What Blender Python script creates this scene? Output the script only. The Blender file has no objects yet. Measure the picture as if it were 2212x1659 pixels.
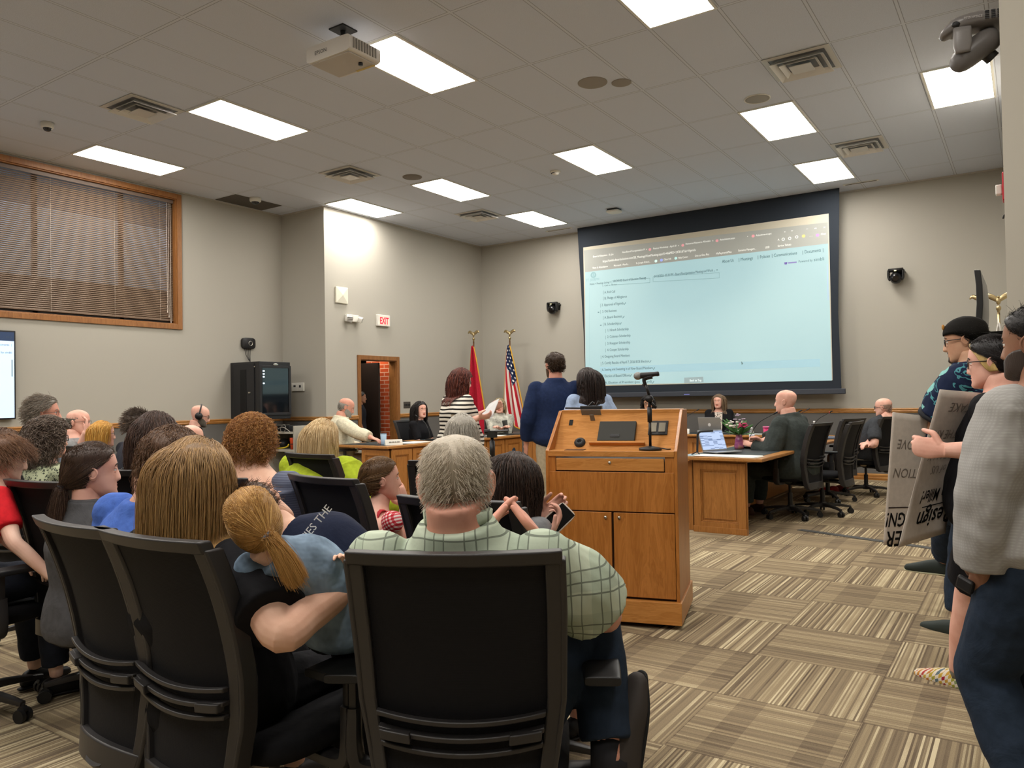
import bpy, bmesh, math, random
import numpy as np
from mathutils import Vector, Matrix, Euler
random.seed(7)
RNG = np.random.default_rng(11)
C = bpy.context.scene.collection
SC = bpy.context.scene

# ---------------------------------------------------------------- camera, world, exposure
CAM_F, CAM_YAW, CAM_PITCH, CAM_ROLL = 1667.09, 0.59037, 0.0171156, -0.0168588
CAM_P = np.array([0, 0, 1.38])
def cam_axes():
    f = np.array([-math.sin(CAM_YAW)*math.cos(CAM_PITCH), math.cos(CAM_YAW)*math.cos(CAM_PITCH), math.sin(CAM_PITCH)])
    r = np.array([math.cos(CAM_YAW), math.sin(CAM_YAW), 0]); u = np.cross(r, f)
    c, s = math.cos(CAM_ROLL), math.sin(CAM_ROLL)
    return c*r+s*u, -s*r+c*u, f
CR, CU, CF = cam_axes()
cd = bpy.data.cameras.new('camera'); cam = bpy.data.objects.new('camera', cd); C.objects.link(cam)
cd.sensor_width = 36; cd.lens = 36*CAM_F/2212; cd.clip_start = 0.05; cd.clip_end = 100
cam.matrix_world = Matrix(((CR[0], CU[0], -CF[0], 0), (CR[1], CU[1], -CF[1], 0), (CR[2], CU[2], -CF[2], 1.38), (0, 0, 0, 1)))
SC.camera = cam
w = bpy.data.worlds.new('world'); SC.world = w; w.use_nodes = True
w.node_tree.nodes['Background'].inputs[0].default_value = (0.75, 0.86, 1.0, 1); w.node_tree.nodes['Background'].inputs[1].default_value = .9
SC.view_settings.view_transform = 'Standard'; SC.view_settings.look = 'None'
SC.view_settings.gamma = 1; SC.view_settings.use_curve_mapping = False
SC.view_settings.exposure = 0.32
LAMP = 23.0            # radiance of the ceiling troffers
CEIL = 4.55
SC.cycles.max_bounces = 5; SC.cycles.diffuse_bounces = 3; SC.cycles.glossy_bounces = 2; SC.cycles.transmission_bounces = 4; SC.cycles.transparent_max_bounces = 4
SC.cycles.use_light_tree = False
SC.cycles.use_adaptive_sampling = True; SC.cycles.adaptive_threshold = 0.06
SC.cycles.caustics_reflective = False; SC.cycles.caustics_refractive = False

def at(px, py, d):
    """point of the room measured in the photograph at pixel (px, py) and distance d"""
    return CAM_P + d*(CF + CR*(px-1106)/CAM_F - CU*(py-829.5)/CAM_F)
def at_axis(px, py, ax, val):
    dr = CF + CR*(px-1106)/CAM_F - CU*(py-829.5)/CAM_F
    return CAM_P + dr*((val-CAM_P[ax])/dr[ax])

# ---------------------------------------------------------------- colours and node helper
def lin(h):
    if not isinstance(h, str): return tuple(h[:3])
    v = [int(h[i:i+2], 16)/255 for i in (0, 2, 4)]
    return tuple(x/12.92 if x <= .04045 else ((x+.055)/1.055)**2.4 for x in v)
class NT:
    def __init__(s, name, rough=.6, spec=.3, metal=0.0):
        s.m = bpy.data.materials.new(name); s.m.use_nodes = True; s.t = s.m.node_tree; s.n = s.t.nodes; s.l = s.t.links
        s.b = s.n['Principled BSDF']; s.b.inputs['Roughness'].default_value = rough
        s.b.inputs['Specular IOR Level'].default_value = spec; s.b.inputs['Metallic'].default_value = metal
        s._obj = None
    def put(s, sock, v):
        if isinstance(v, (int, float)): sock.default_value = v
        elif isinstance(v, tuple): sock.default_value = v if len(v) == len(sock.default_value) else tuple(v)+(1,)
        else: s.l.new(v, sock)
    def math(s, op, a, b=0.0, c=None):
        n = s.n.new('ShaderNodeMath'); n.operation = op; s.put(n.inputs[0], a); s.put(n.inputs[1], b)
        if c is not None: s.put(n.inputs[2], c)
        return n.outputs[0]
    def obj(s):
        if not s._obj: s._obj = s.n.new('ShaderNodeTexCoord').outputs['Object']
        return s._obj
    def xyz(s, v=None):
        n = s.n.new('ShaderNodeSeparateXYZ'); s.l.new(v or s.obj(), n.inputs[0]); return n.outputs
    def comb(s, x, y, z):
        n = s.n.new('ShaderNodeCombineXYZ')
        for i, v in enumerate((x, y, z)): s.put(n.inputs[i], v)
        return n.outputs[0]
    def scale(s, v, sc):
        n = s.n.new('ShaderNodeMapping'); s.l.new(v, n.inputs[0]); n.inputs['Scale'].default_value = sc; return n.outputs[0]
    def noise(s, v, sc=5, det=3, rough=.5, dist=0):
        n = s.n.new('ShaderNodeTexNoise'); s.l.new(v, n.inputs['Vector']); n.inputs['Scale'].default_value = sc
        n.inputs['Detail'].default_value = det; n.inputs['Roughness'].default_value = rough; n.inputs['Distortion'].default_value = dist; return n.outputs[0]
    def white(s, x, y=0.0):
        n = s.n.new('ShaderNodeTexWhiteNoise'); n.noise_dimensions = '2D'; s.l.new(s.comb(x, y, 0.0), n.inputs['Vector']); return n.outputs[0]
    def voro(s, v, sc, feat='F1'):
        n = s.n.new('ShaderNodeTexVoronoi'); n.feature = feat; s.l.new(v, n.inputs['Vector']); n.inputs['Scale'].default_value = sc; return n.outputs['Distance']
    def mix(s, f, a, b, mode='MIX'):
        n = s.n.new('ShaderNodeMix'); n.data_type = 'RGBA'; n.blend_type = mode; s.put(n.inputs[0], f)
        s.put(n.inputs[6], lin(a) if isinstance(a, (str, tuple)) else a); s.put(n.inputs[7], lin(b) if isinstance(b, (str, tuple)) else b); return n.outputs[2]
    def ramp(s, f, stops):
        n = s.n.new('ShaderNodeValToRGB'); s.put(n.inputs[0], f); e = n.color_ramp.elements
        while len(e) < len(stops): e.new(.5)
        for i, (p, c) in enumerate(stops): e[i].position = p; e[i].color = tuple(lin(c))+(1,)
        return n.outputs[0]
    def col(s, c): s.put(s.b.inputs['Base Color'], lin(c) if isinstance(c, (str, tuple)) else c); return s
    def bump(s, h, st=.3, dist=.01):
        n = s.n.new('ShaderNodeBump'); s.put(n.inputs['Height'], h); n.inputs['Strength'].default_value = st; n.inputs['Distance'].default_value = dist
        s.l.new(n.outputs[0], s.b.inputs['Normal']); return s
_M = {}
def plain(c, rough=.6, spec=.3, metal=0.0, name='plain', emit=0.0):
    k = (str(c), rough, spec, metal, emit)
    if k not in _M:
        t = NT(name, rough, spec, metal).col(c)
        if emit:
            t.b.inputs['Emission Color'].default_value = tuple(lin(c))+(1,); t.b.inputs['Emission Strength'].default_value = emit
            if emit < 3: t.m.cycles.emission_sampling = 'NONE'
        _M[k] = t.m
    return _M[k]
def wood(name, c1, c2, ax=2, rough=.38, sc=1.0):
    t = NT(name, rough, .4); s = [9*sc]*3; s[ax] = .9*sc
    g = t.noise(t.scale(t.obj(), tuple(s)), 2.2, 4, .6, 1.6)
    s2 = [160]*3; s2[ax] = 5
    f = t.noise(t.scale(t.obj(), tuple(s2)), 1.0, 3, .6)
    fig = t.math('FRACT', t.math('MULTIPLY', g, 7.0))
    fig = t.math('PINGPONG', fig, .5)
    v = t.math('ADD', t.math('MULTIPLY', g, .55), t.math('ADD', t.math('MULTIPLY', fig, .35), t.math('MULTIPLY', f, .25)))
    t.col(t.ramp(v, [(.3, c2), (.75, c1)])); t.bump(f, .08, .002); return t.m
def fabric(name, c, rough=.85, folds=.25, scale=9, vary=.12, weave=True):
    t = NT(name, rough, .15); n = t.noise(t.obj(), scale, 4, .6, .6); c0 = lin(c)
    lo = tuple(x*(1-vary) for x in c0); hi = tuple(min(1, x*(1+vary)) for x in c0)
    t.col(t.ramp(t.noise(t.obj(), 40, 2), [(.3, lo), (.7, hi)]))
    if weave:
        x = t.noise(t.obj(), 700, 1); n = t.math('ADD', n, t.math('MULTIPLY', x, .05))
    t.bump(n, folds, .03); return t.m

# ---------------------------------------------------------------- mesh builder
def Rz(a): c, s = math.cos(a), math.sin(a); return np.array([[c, -s, 0], [s, c, 0], [0, 0, 1.0]])
def Rx(a): c, s = math.cos(a), math.sin(a); return np.array([[1.0, 0, 0], [0, c, -s], [0, s, c]])
def Ry(a): c, s = math.cos(a), math.sin(a); return np.array([[c, 0, s], [0, 1.0, 0], [-s, 0, c]])
def unit(v): v = np.asarray(v, float); return v/(np.linalg.norm(v)+1e-12)
def catmull(P, n):
    P = np.asarray(P, float)
    if len(P) < 3 or n < 2: return P
    Q = np.vstack([2*P[0]-P[1], P, 2*P[-1]-P[-2]]); out = []
    for i in range(1, len(Q)-2):
        for k in range(n):
            t = k/n; a, b, c, d = Q[i-1:i+3]
            out.append(.5*((2*b)+(c-a)*t+(2*a-5*b+4*c-d)*t*t+(3*b-a-3*c+d)*t**3))
    out.append(P[-1]); return np.array(out)
class MB:
    def __init__(s): s.v = []; s.f = []; s.mi = []; s.n = 0; s.cur = 0
    def add(s, V, F):
        V = np.asarray(V, float); s.v.append(V)
        for f in F: s.f.append([i+s.n for i in f]); s.mi.append(s.cur)
        s.n += len(V); return s
    def mat(s, i): s.cur = i; return s
    def box(s, c, d, R=None):
        x, y, z = np.asarray(d)/2
        V = np.array([[-x,-y,-z],[x,-y,-z],[x,y,-z],[-x,y,-z],[-x,-y,z],[x,-y,z],[x,y,z],[-x,y,z]])
        if R is not None: V = V@np.asarray(R).T
        return s.add(V+np.asarray(c), [[3,2,1,0],[4,5,6,7],[0,1,5,4],[1,2,6,5],[2,3,7,6],[3,0,4,7]])
    def b2(s, a, b): a = np.array(a, float); b = np.array(b, float); return s.box((a+b)/2, np.abs(b-a))
    def rings(s, Rg, cap=True, close=False):
        n, k = len(Rg), len(Rg[0]); V = np.vstack(Rg); F = []
        for i in range(n-1 if not close else n):
            a, b = i*k, ((i+1) % n)*k
            for j in range(k): j2 = (j+1) % k; F.append([a+j, a+j2, b+j2, b+j])
        if cap and not close: F.append(list(range(k))[::-1]); F.append([(n-1)*k+j for j in range(k)])
        return s.add(V, F)
    def tube(s, P, r, k=12, lat=None, sub=1, cap='flat', pw=2.0):
        """loft along the path P; r: radii or (half width along lat, half depth)"""
        P = np.asarray(P, float); r = np.asarray(r, float)
        if r.ndim == 0: r = np.full(len(P), float(r))
        if r.ndim == 1: r = np.stack([r, r], 1) if len(r) == len(P) else np.tile(r, (len(P), 1))
        if sub > 1: Q = catmull(np.hstack([P, r]), sub); P, r = Q[:, :3], np.maximum(Q[:, 3:], 1e-4)
        T = np.gradient(P, axis=0); T /= np.linalg.norm(T, axis=1)[:, None]+1e-12
        if cap == 'round':
            def ext(p, t, q, sg):
                m = q.mean(); o = []
                for a in (.5, .85, .98): o.append((p+sg*t*m*a, q*math.sqrt(max(1-a*a, .02))))
                return o
            A = ext(P[0], T[0], r[0], -1)[::-1]; B = ext(P[-1], T[-1], r[-1], 1)
            P = np.vstack([[a[0] for a in A], P, [b[0] for b in B]]); r = np.vstack([[a[1] for a in A], r, [b[1] for b in B]])
            T = np.vstack([[T[0]]*3, T, [T[-1]]*3])
        if lat is None: lat = [1, 0, 0] if abs(T[0][0]) < .8 else [0, 1, 0]
        L = np.asarray(lat, float); Rg = []; th = np.arange(k)/k*2*math.pi
        ca, sa = np.cos(th), np.sin(th)
        if pw != 2: ca = np.sign(ca)*np.abs(ca)**(2/pw); sa = np.sign(sa)*np.abs(sa)**(2/pw)
        for p, t, q in zip(P, T, r):
            L2 = L-t*(L@t); nn = np.linalg.norm(L2)
            if nn < 1e-3: L2 = np.cross(t, [0, 0, 1.]); nn = np.linalg.norm(L2)
            L2 /= nn; L = L2; Bn = np.cross(t, L2)
            Rg.append(p+np.outer(ca*q[0], L2)+np.outer(sa*q[1], Bn))
        return s.rings(Rg)
    def cyl(s, a, b, r, k=16, r2=None): return s.tube([a, b], [r, r if r2 is None else r2], k)
    def ell(s, c, r, k=16, n=10, R=None):
        th = np.arange(k)/k*2*math.pi; Rg = []
        for i in range(1, n): 
            p = -math.pi/2+math.pi*i/n
            Rg.append(np.stack([np.cos(th)*math.cos(p)*r[0], np.sin(th)*math.cos(p)*r[1], np.full(k, math.sin(p)*r[2])], 1))
        if R is not None: Rg = [q@np.asarray(R).T for q in Rg]
        return s.rings([q+np.asarray(c) for q in Rg])
    def lathe(s, c, prof, k=24):
        th = np.arange(k)/k*2*math.pi
        return s.rings([np.stack([np.cos(th)*r+c[0], np.sin(th)*r+c[1], np.full(k, z+c[2])], 1) for r, z in prof])
    def prism(s, pts, d):
        """pts: closed 3D outline, extruded by vector d"""
        P = np.asarray(pts, float); n = len(P)
        return s.add(np.vstack([P, P+np.asarray(d)]), [list(range(n))[::-1], list(range(n, 2*n))]+[[i, (i+1) % n, n+(i+1) % n, n+i] for i in range(n)])
    def torus(s, c, R, r, k=20, m=8, Rm=None, arc=1.0, e=1.0):
        th = np.linspace(0, 2*math.pi*arc, k, endpoint=arc < 1)
        P = np.stack([np.cos(th)*R, np.sin(th)*R*e, 0*th], 1)
        if Rm is not None: P = P@np.asarray(Rm).T
        P = P+np.asarray(c)
        if arc < 1: return s.tube(P, r, m)
        ph = np.arange(m)/m*2*math.pi; nrm = np.array([0, 0, 1.]) if Rm is None else np.asarray(Rm)@[0, 0, 1.]
        Rg = [p+np.outer(np.cos(ph)*r, unit(p-c))+np.outer(np.sin(ph)*r, nrm) for p in P]
        return s.rings(Rg, close=True)
    def xf(s, R, t):
        s.v = [v@np.asarray(R).T+np.asarray(t) for v in s.v]; return s
    def join(s, o):
        for V in [np.vstack(o.v)] if o.v else []: 
            s.v.append(V)
            for f, m in zip(o.f, o.mi): s.f.append([i+s.n for i in f]); s.mi.append(m)
            s.n += len(V)
        return s
    def mesh(s, name='m', smooth=False, fix=True):
        me = bpy.data.meshes.new(name); V = np.vstack(s.v) if s.v else np.zeros((0, 3))
        me.from_pydata(V.tolist(), [], s.f)
        if any(s.mi): me.polygons.foreach_set('material_index', s.mi)
        if fix:
            bm = bmesh.new(); bm.from_mesh(me); bmesh.ops.recalc_face_normals(bm, faces=bm.faces[:]); bm.to_mesh(me); bm.free()
        if smooth: me.polygons.foreach_set('use_smooth', [True]*len(me.polygons))
        me.update(); return me
def link(name, data, mats=(), parent=None, smooth=None, bevel=0, auto=False):
    if isinstance(data, MB): data = data.mesh(name, bool(smooth))
    elif smooth and hasattr(data, 'polygons'): data.polygons.foreach_set('use_smooth', [True]*len(data.polygons))
    o = bpy.data.objects.new(name, data); C.objects.link(o)
    for m in (mats if isinstance(mats, (list, tuple)) else [mats]):
        if m is not None and len(data.materials) < 9: data.materials.append(m)
    if parent is not None: o.parent = parent
    if bevel:
        b = o.modifiers.new('b', 'BEVEL'); b.width = bevel; b.segments = 2; b.limit_method = 'ANGLE'; b.angle_limit = .6
    if auto:
        for p in data.polygons: p.use_smooth = True
        data.set_sharp_from_angle(angle=.7)
    return o
def tag(o, label=None, cat=None, group=None, kind=None):
    if label: o['label'] = label
    if cat: o['category'] = cat
    if group: o['group'] = group
    if kind: o['kind'] = kind
    return o
def thing(name, label, cat, loc=(0, 0, 0), rz=0.0, group=None):
    o = bpy.data.objects.new(name, None); C.objects.link(o); o.location = tuple(float(x) for x in loc); o.rotation_euler = (0, 0, rz)
    o.empty_display_size = .1; return tag(o, label, cat, group)
def struct(name, mb, mats, bevel=0, **k): return tag(link(name, mb, mats, bevel=bevel, **k), kind='structure')
def dup(root, loc, rz, label=None, group=None):
    r = root.copy(); C.objects.link(r); r.location = tuple(float(x) for x in loc); r.rotation_euler = (0, 0, rz)
    if label: r['label'] = label
    if group: r['group'] = group
    for ch in list(root.children):
        c = ch.copy(); C.objects.link(c); c.parent = r
        for g in ch.children:
            d = g.copy(); C.objects.link(d); d.parent = c
    return r
def evaluated(me, mods):
    """mesh with modifiers applied, through a temporary object"""
    o = bpy.data.objects.new('tmp', me); C.objects.link(o)
    for kind, props in mods:
        m = o.modifiers.new('m', kind)
        for k, v in props.items(): setattr(m, k, v)
    dg = bpy.context.evaluated_depsgraph_get(); out = bpy.data.meshes.new_from_object(o.evaluated_get(dg), depsgraph=dg)
    bpy.data.objects.remove(o); bpy.data.meshes.remove(me); return out
_CL = {}
def clouds(sc):
    if sc not in _CL:
        t = bpy.data.textures.new('c', 'CLOUDS'); t.noise_scale = sc; t.noise_depth = 1; _CL[sc] = t
    return _CL[sc]
def remesh(mb, vox, smooth=5, folds=0.0, fs=.09, fac=.5):
    mods = [('REMESH', dict(mode='VOXEL', voxel_size=vox)), ('SMOOTH', dict(iterations=smooth, factor=fac))]
    if folds: mods.append(('DISPLACE', dict(texture=clouds(fs), strength=folds, mid_level=.5, texture_coords='LOCAL'))) 
    me = evaluated(mb.mesh(), mods); me.polygons.foreach_set('use_smooth', [True]*len(me.polygons)); return me
def mesh_join(ms):
    """several meshes into one, material indices kept"""
    bm = bmesh.new()
    for m in ms: bm.from_mesh(m)
    out = bpy.data.meshes.new('j'); bm.to_mesh(out); bm.free(); return out
def text_mesh(txt, size, mat, M, align='LEFT', extrude=.0004, sx=1.0, name='lettering', parent=None, shear=0, bold=0):
    c = bpy.data.curves.new('t', 'FONT'); c.body = txt; c.size = size; c.extrude = extrude; c.align_x = align; c.resolution_u = 2; c.shear = shear; c.offset = bold
    o = bpy.data.objects.new('t', c); C.objects.link(o)
    dg = bpy.context.evaluated_depsgraph_get(); me = bpy.data.meshes.new_from_object(o.evaluated_get(dg), depsgraph=dg)
    bpy.data.objects.remove(o); bpy.data.curves.remove(c)
    me.transform(M@Matrix.Diagonal((sx, 1, 1, 1))); 
    return me
def basis(x, y, z, t):
    return Matrix(((x[0], y[0], z[0], t[0]), (x[1], y[1], z[1], t[1]), (x[2], y[2], z[2], t[2]), (0, 0, 0, 1)))
# ---------------------------------------------------------------- materials of the room
M_OAK = wood('honey_oak', 'BE8A4A', '8E5A26', 2)
M_OAKH = wood('honey_oak_across', 'C89552', '986330', 0)
M_OAKY = wood('honey_oak_along', 'C08A48', '8F5C2A', 1)
M_LECT = wood('lectern_veneer', 'BE7E3E', '955B22', 2, .33, .8)
M_LECTH = wood('lectern_veneer_across', 'CF9250', 'A56B2E', 0, .3)
M_BLACK = plain('1B1B1C', .45, .4, name='black_plastic'); M_DARK = plain('2A2B2D', .5, name='charcoal'); M_WHITE = plain('DAD8D0', .5, name='white_plastic')
M_METAL = plain('C8C4BC', .28, .5, 1.0, name='brushed_metal'); M_GOLD = plain('B7A47C', .3, .5, 1.0, name='antique_gold')
M_LAMP = plain('FFF9F1', .5, name='lamp_diffuser', emit=LAMP)
def mat_wall(name, c):
    t = NT(name, .8, .2); n = t.noise(t.obj(), 350, 2); t.col(t.mix(t.math('MULTIPLY', t.noise(t.obj(), 1.2, 2), .25), c, tuple(x*.93 for x in lin(c)))); t.bump(n, .08, .003); return t.m
M_WALL = mat_wall('greige_paint', 'ACA89D'); M_DADO = mat_wall('dark_grey_paint', '6A6865')
def mat_ceiling():
    t = NT('acoustic_tile', .9, .1); x, y, z = t.xyz()
    gx = t.math('PINGPONG', t.math('SUBTRACT', x, .389), .305); gy = t.math('PINGPONG', t.math('SUBTRACT', y, .091), .61)
    bar = t.math('MAXIMUM', t.math('LESS_THAN', gx, .012), t.math('LESS_THAN', gy, .012))
    seam = t.math('SUBTRACT', t.math('MAXIMUM', t.math('LESS_THAN', gx, .018), t.math('LESS_THAN', gy, .018)), bar)
    sp = t.noise(t.obj(), 260, 2); c = t.ramp(sp, [(.36, 'B6BBC6'), (.5, 'CFD5E2')])
    c = t.mix(bar, c, 'CDD2DC'); c = t.mix(seam, c, '989CA4'); t.col(c)
    t.bump(t.math('ADD', t.math('MULTIPLY', bar, -.5), t.math('MULTIPLY', sp, .3)), .35, .006); return t.m
def mat_carpet():
    t = NT('carpet_tiles', .95, .05); x, y, z = t.xyz()
    u = t.math('DIVIDE', t.math('ADD', x, 1.23), .62); v = t.math('DIVIDE', t.math('SUBTRACT', y, 3.49), .62)
    fu, fv = t.math('FLOOR', u), t.math('FLOOR', v)
    par = t.math('FLOORED_MODULO', t.math('ADD', fu, fv), 2.0)
    a = t.math('ADD', t.math('MULTIPLY', x, t.math('SUBTRACT', 1.0, par)), t.math('MULTIPLY', y, par))   # across the stripes
    b = t.math('ADD', t.math('MULTIPLY', y, t.math('SUBTRACT', 1.0, par)), t.math('MULTIPLY', x, par))   # along them
    tid = t.math('ADD', t.math('MULTIPLY', fu, 7.3), t.math('MULTIPLY', fv, 3.1))
    s1 = t.white(t.math('FLOOR', t.math('MULTIPLY', a, 120.0)), tid)
    s2 = t.white(t.math('FLOOR', t.math('MULTIPLY', a, 41.0)), t.math('ADD', tid, 5.0))
    blk = t.noise(t.comb(t.math('MULTIPLY', a, 7.0), t.math('MULTIPLY', b, 5.0), tid), 1.0, 1)
    loop = t.noise(t.comb(t.math('MULTIPLY', a, 300.0), t.math('MULTIPLY', b, 160.0), 0.0), 1.0, 1)
    band = t.white(t.math('FLOOR', t.math('MULTIPLY', b, 9.0)), tid)       # dark blocks crossing the quiet tiles
    band = t.math('MULTIPLY', t.math('GREATER_THAN', band, .62), par)
    hc = t.math('SUBTRACT', 1.0, t.math('MULTIPLY', par, .55))
    st = t.math('ADD', t.math('MULTIPLY', t.math('SUBTRACT', s1, .5), t.math('MULTIPLY', hc, 1.0)), t.math('MULTIPLY', t.math('SUBTRACT', s2, .5), .35))
    val = t.math('ADD', .5, t.math('MULTIPLY', st, t.math('ADD', .28, t.math('MULTIPLY', blk, .9))))
    val = t.math('SUBTRACT', val, t.math('MULTIPLY', band, .15)); val = t.math('ADD', val, t.math('MULTIPLY', t.math('SUBTRACT', loop, .5), .35))
    eu = t.math('LESS_THAN', t.math('PINGPONG', u, .5), .008); ev = t.math('LESS_THAN', t.math('PINGPONG', v, .5), .008)
    val = t.math('SUBTRACT', val, t.math('MULTIPLY', t.math('MAXIMUM', eu, ev), .25))
    t.col(t.ramp(val, [(.08, '66594A'), (.40, '857660'), (.62, '9C8C70'), (.95, 'CDBF9E')])); t.bump(t.math('ADD', loop, t.math('MULTIPLY', s1, .5)), .35, .004); return t.m
def mat_brick(c1, c2, mo):
    t = NT('red_brick', .85, .15); n = t.n.new('ShaderNodeTexBrick'); x, y, z = t.xyz()
    t.l.new(t.comb(t.math('ADD', x, y), z, 0.0), n.inputs['Vector'])
    for k, v in (('Scale', 1.0), ('Mortar Size', .007), ('Brick Width', .21), ('Row Height', .072)): n.inputs[k].default_value = v
    n.inputs['Color1'].default_value = tuple(lin(c1))+(1,); n.inputs['Color2'].default_value = tuple(lin(c2))+(1,); n.inputs['Mortar'].default_value = tuple(lin(mo))+(1,)
    t.l.new(n.outputs[0], t.b.inputs['Base Color']); t.bump(t.math('ADD', n.outputs[1], 0.0), -.4, .006); return t.m
M_BRICK = mat_brick('C2562E', 'A8431F', 'C9A08A')
XL, XJ, YJ, YB, XR, YN, XN = -10.55, -9.5, 8.74, 13.09, -.08, 4.45, 3.2     # left wall, jog wall, jog, screen wall, right block, block near face, far right
Y0 = -4.2
struct('floor', MB().b2((XL-2.5, Y0-.2, -.1), (XN+.2, YB+.3, 0)), mat_carpet())
struct('ceiling', MB().b2((XL-2.5, Y0-.2, CEIL), (XN+.2, YB+.3, CEIL+.1)), mat_ceiling())
RAIL = 1.045
def wall_panel(axis, pos, a0, a1, thick, holes=()):
    """upright wall in the plane axis=pos from a0 to a1, with holes (a, b, z0, z1); dado paint under the rail"""
    A = sorted({a0, a1, *[h[0] for h in holes], *[h[1] for h in holes]}); Zs = sorted({0, RAIL, CEIL, *[h[2] for h in holes], *[h[3] for h in holes]})
    m = MB()
    for i in range(len(A)-1):
        for j in range(len(Zs)-1):
            ca, cz = (A[i]+A[i+1])/2, (Zs[j]+Zs[j+1])/2
            if any(h[0] < ca < h[1] and h[2] < cz < h[3] for h in holes): continue
            m.mat(1 if cz < RAIL else 0)
            lo, hi = (A[i], Zs[j]), (A[i+1], Zs[j+1])
            if axis == 0: m.b2((pos, lo[0], lo[1]), (pos+thick, hi[0], hi[1]))
            else: m.b2((lo[0], pos, lo[1]), (hi[0], pos+thick, hi[1]))
    return m
WY0, WY1, WZ0, WZ1 = 2.55, 6.79, 2.545, 4.435
DY0, DY1, DZ = 9.52, 10.42, 2.07
WM = [M_WALL, M_DADO]
struct('wall_left', wall_panel(0, XL, Y0, YJ+.12, -.14, [(WY0, WY1, WZ0, WZ1)]), WM)
struct('wall_jog', wall_panel(1, YJ, XL, XJ, .12), WM)
struct('wall_door_side', wall_panel(0, XJ, YJ+.12, YB+.12, -.14, [(DY0, DY1, 0, DZ)]), WM)
struct('wall_screen', wall_panel(1, YB, XJ-.14, XR+.2, .14), WM)
struct('wall_right', MB().b2((XR, YN, 0), (XN, YB+.14, CEIL)), mat_wall('pale_greige_paint', 'BCB7AA'))
struct('wall_far_right', MB().b2((XN, Y0, 0), (XN+.14, YN+.1, CEIL)), M_WALL)
struct('wall_behind', MB().b2((XL, Y0-.14, 0), (XN, Y0, CEIL)), M_WALL)
def railing(name, a, b, out, z, mats, h=.07, d=.028):
    a, b, out = (np.array(q, float) for q in (a, b, out)); L = np.linalg.norm(b-a); ex = (b-a)/L
    prof = [(0, 0), (d*.5, 0), (d*.6, h*.18), (d, h*.3), (d*.75, h*.5), (d*.9, h*.62), (d*1.1, h*.8), (d*.9, h*.93), (0, h)]
    m = MB().prism([np.append(a, z)+np.append(out, 0)*p[0]+np.array([0, 0, p[1]]) for p in prof], np.append(ex*L, 0)); return struct(name, m, mats)
railing('trim_1', (XL, Y0), (XL, YJ), (1, 0), RAIL, M_OAKY)
railing('trim_2', (XL, YJ), (XJ, YJ), (0, -1), RAIL, M_OAKH)
railing('trim_3', (XJ, YJ), (XJ, DY0-.07), (1, 0), RAIL, M_OAKY)
railing('trim_4', (XJ, DY1+.07), (XJ, YB), (1, 0), RAIL, M_OAKY)
railing('trim_5', (XJ, YB), (XR, YB), (0, -1), RAIL, M_OAKH)
for n, a, b, o in (('left', (XL, Y0), (XL, YJ), (1, 0)), ('jog', (XL, YJ), (XJ, YJ), (0, -1)), ('door_side', (XJ, YJ), (XJ, DY0-.07), (1, 0)), ('corner', (XJ, DY1+.07), (XJ, YB), (1, 0)), ('screen', (XJ, YB), (XR, YB), (0, -1))):
    railing('baseboard_'+n, a, b, o, 0, M_OAKH, .1, .015)
# thin metal wall angle under the ceiling
m = MB()
for a, b in (((XL, Y0), (XL+.022, YJ)), ((XL, YJ-.022), (XJ, YJ)), ((XJ, YJ), (XJ+.022, YB)), ((XJ, YB-.022), (XR, YB)), ((XR-.022, YN), (XR, YB))): m.b2((*a, CEIL-.02), (*b, CEIL-.001))
struct('trim_6', m, plain('B8B3A9', .5))
# door frame, hallway
fr = MB()
for y in (DY0, DY1): fr.b2((XJ-.16, y-.012, 0), (XJ+.004, y+.012, DZ)) ; s_ = -1 if y == DY0 else 1; fr.b2((XJ, min(y, y+s_*.075), 0), (XJ+.022, max(y, y+s_*.075), DZ+.075))
fr.b2((XJ-.16, DY0, DZ-.012), (XJ+.004, DY1, DZ+.012)); fr.b2((XJ, DY0, DZ), (XJ+.022, DY1, DZ+.075))
struct('door_1', fr, wood('door_casing_oak', '9C6A3A', '6F4622', 2), bevel=.004)
struct('wall_hallway', MB().b2((XJ-.16, DY1+.012, 0), (XJ-.75, DY1+.14, 2.45)), M_BRICK)
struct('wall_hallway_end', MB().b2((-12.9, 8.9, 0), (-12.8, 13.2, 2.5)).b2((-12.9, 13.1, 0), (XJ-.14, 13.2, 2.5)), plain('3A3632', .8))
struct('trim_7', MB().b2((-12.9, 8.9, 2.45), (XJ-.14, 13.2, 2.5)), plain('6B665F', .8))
d = thing('open_door', 'dark brown door standing open into the hallway behind the doorway', 'door', (XJ-.19, DY0+.66, 0), .05)
link('door_leaf', MB().b2((-.92, -.022, .01), (0, .022, 2.04)), plain('241C18', .4), d, bevel=.003)
link('door_handle', MB().cyl((-.84, -.02, .98), (-.84, -.07, .98), .012).cyl((-.84, -.065, .98), (-.72, -.065, .98), .01), M_METAL, d, smooth=1)
hl = thing('hallway_lamp', 'ceiling lamp over the hallway behind the doorway', 'light', (XJ-.45, 9.9, 2.45))
link('diffuser', MB().b2((-.2, -.3, -.03), (.2, .3, -.005)), plain('FFF1DC', .5, emit=14.0), hl)
link('lamp_frame', MB().b2((-.22, -.32, -.028), (.22, .32, 0)), M_WHITE, hl)
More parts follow.
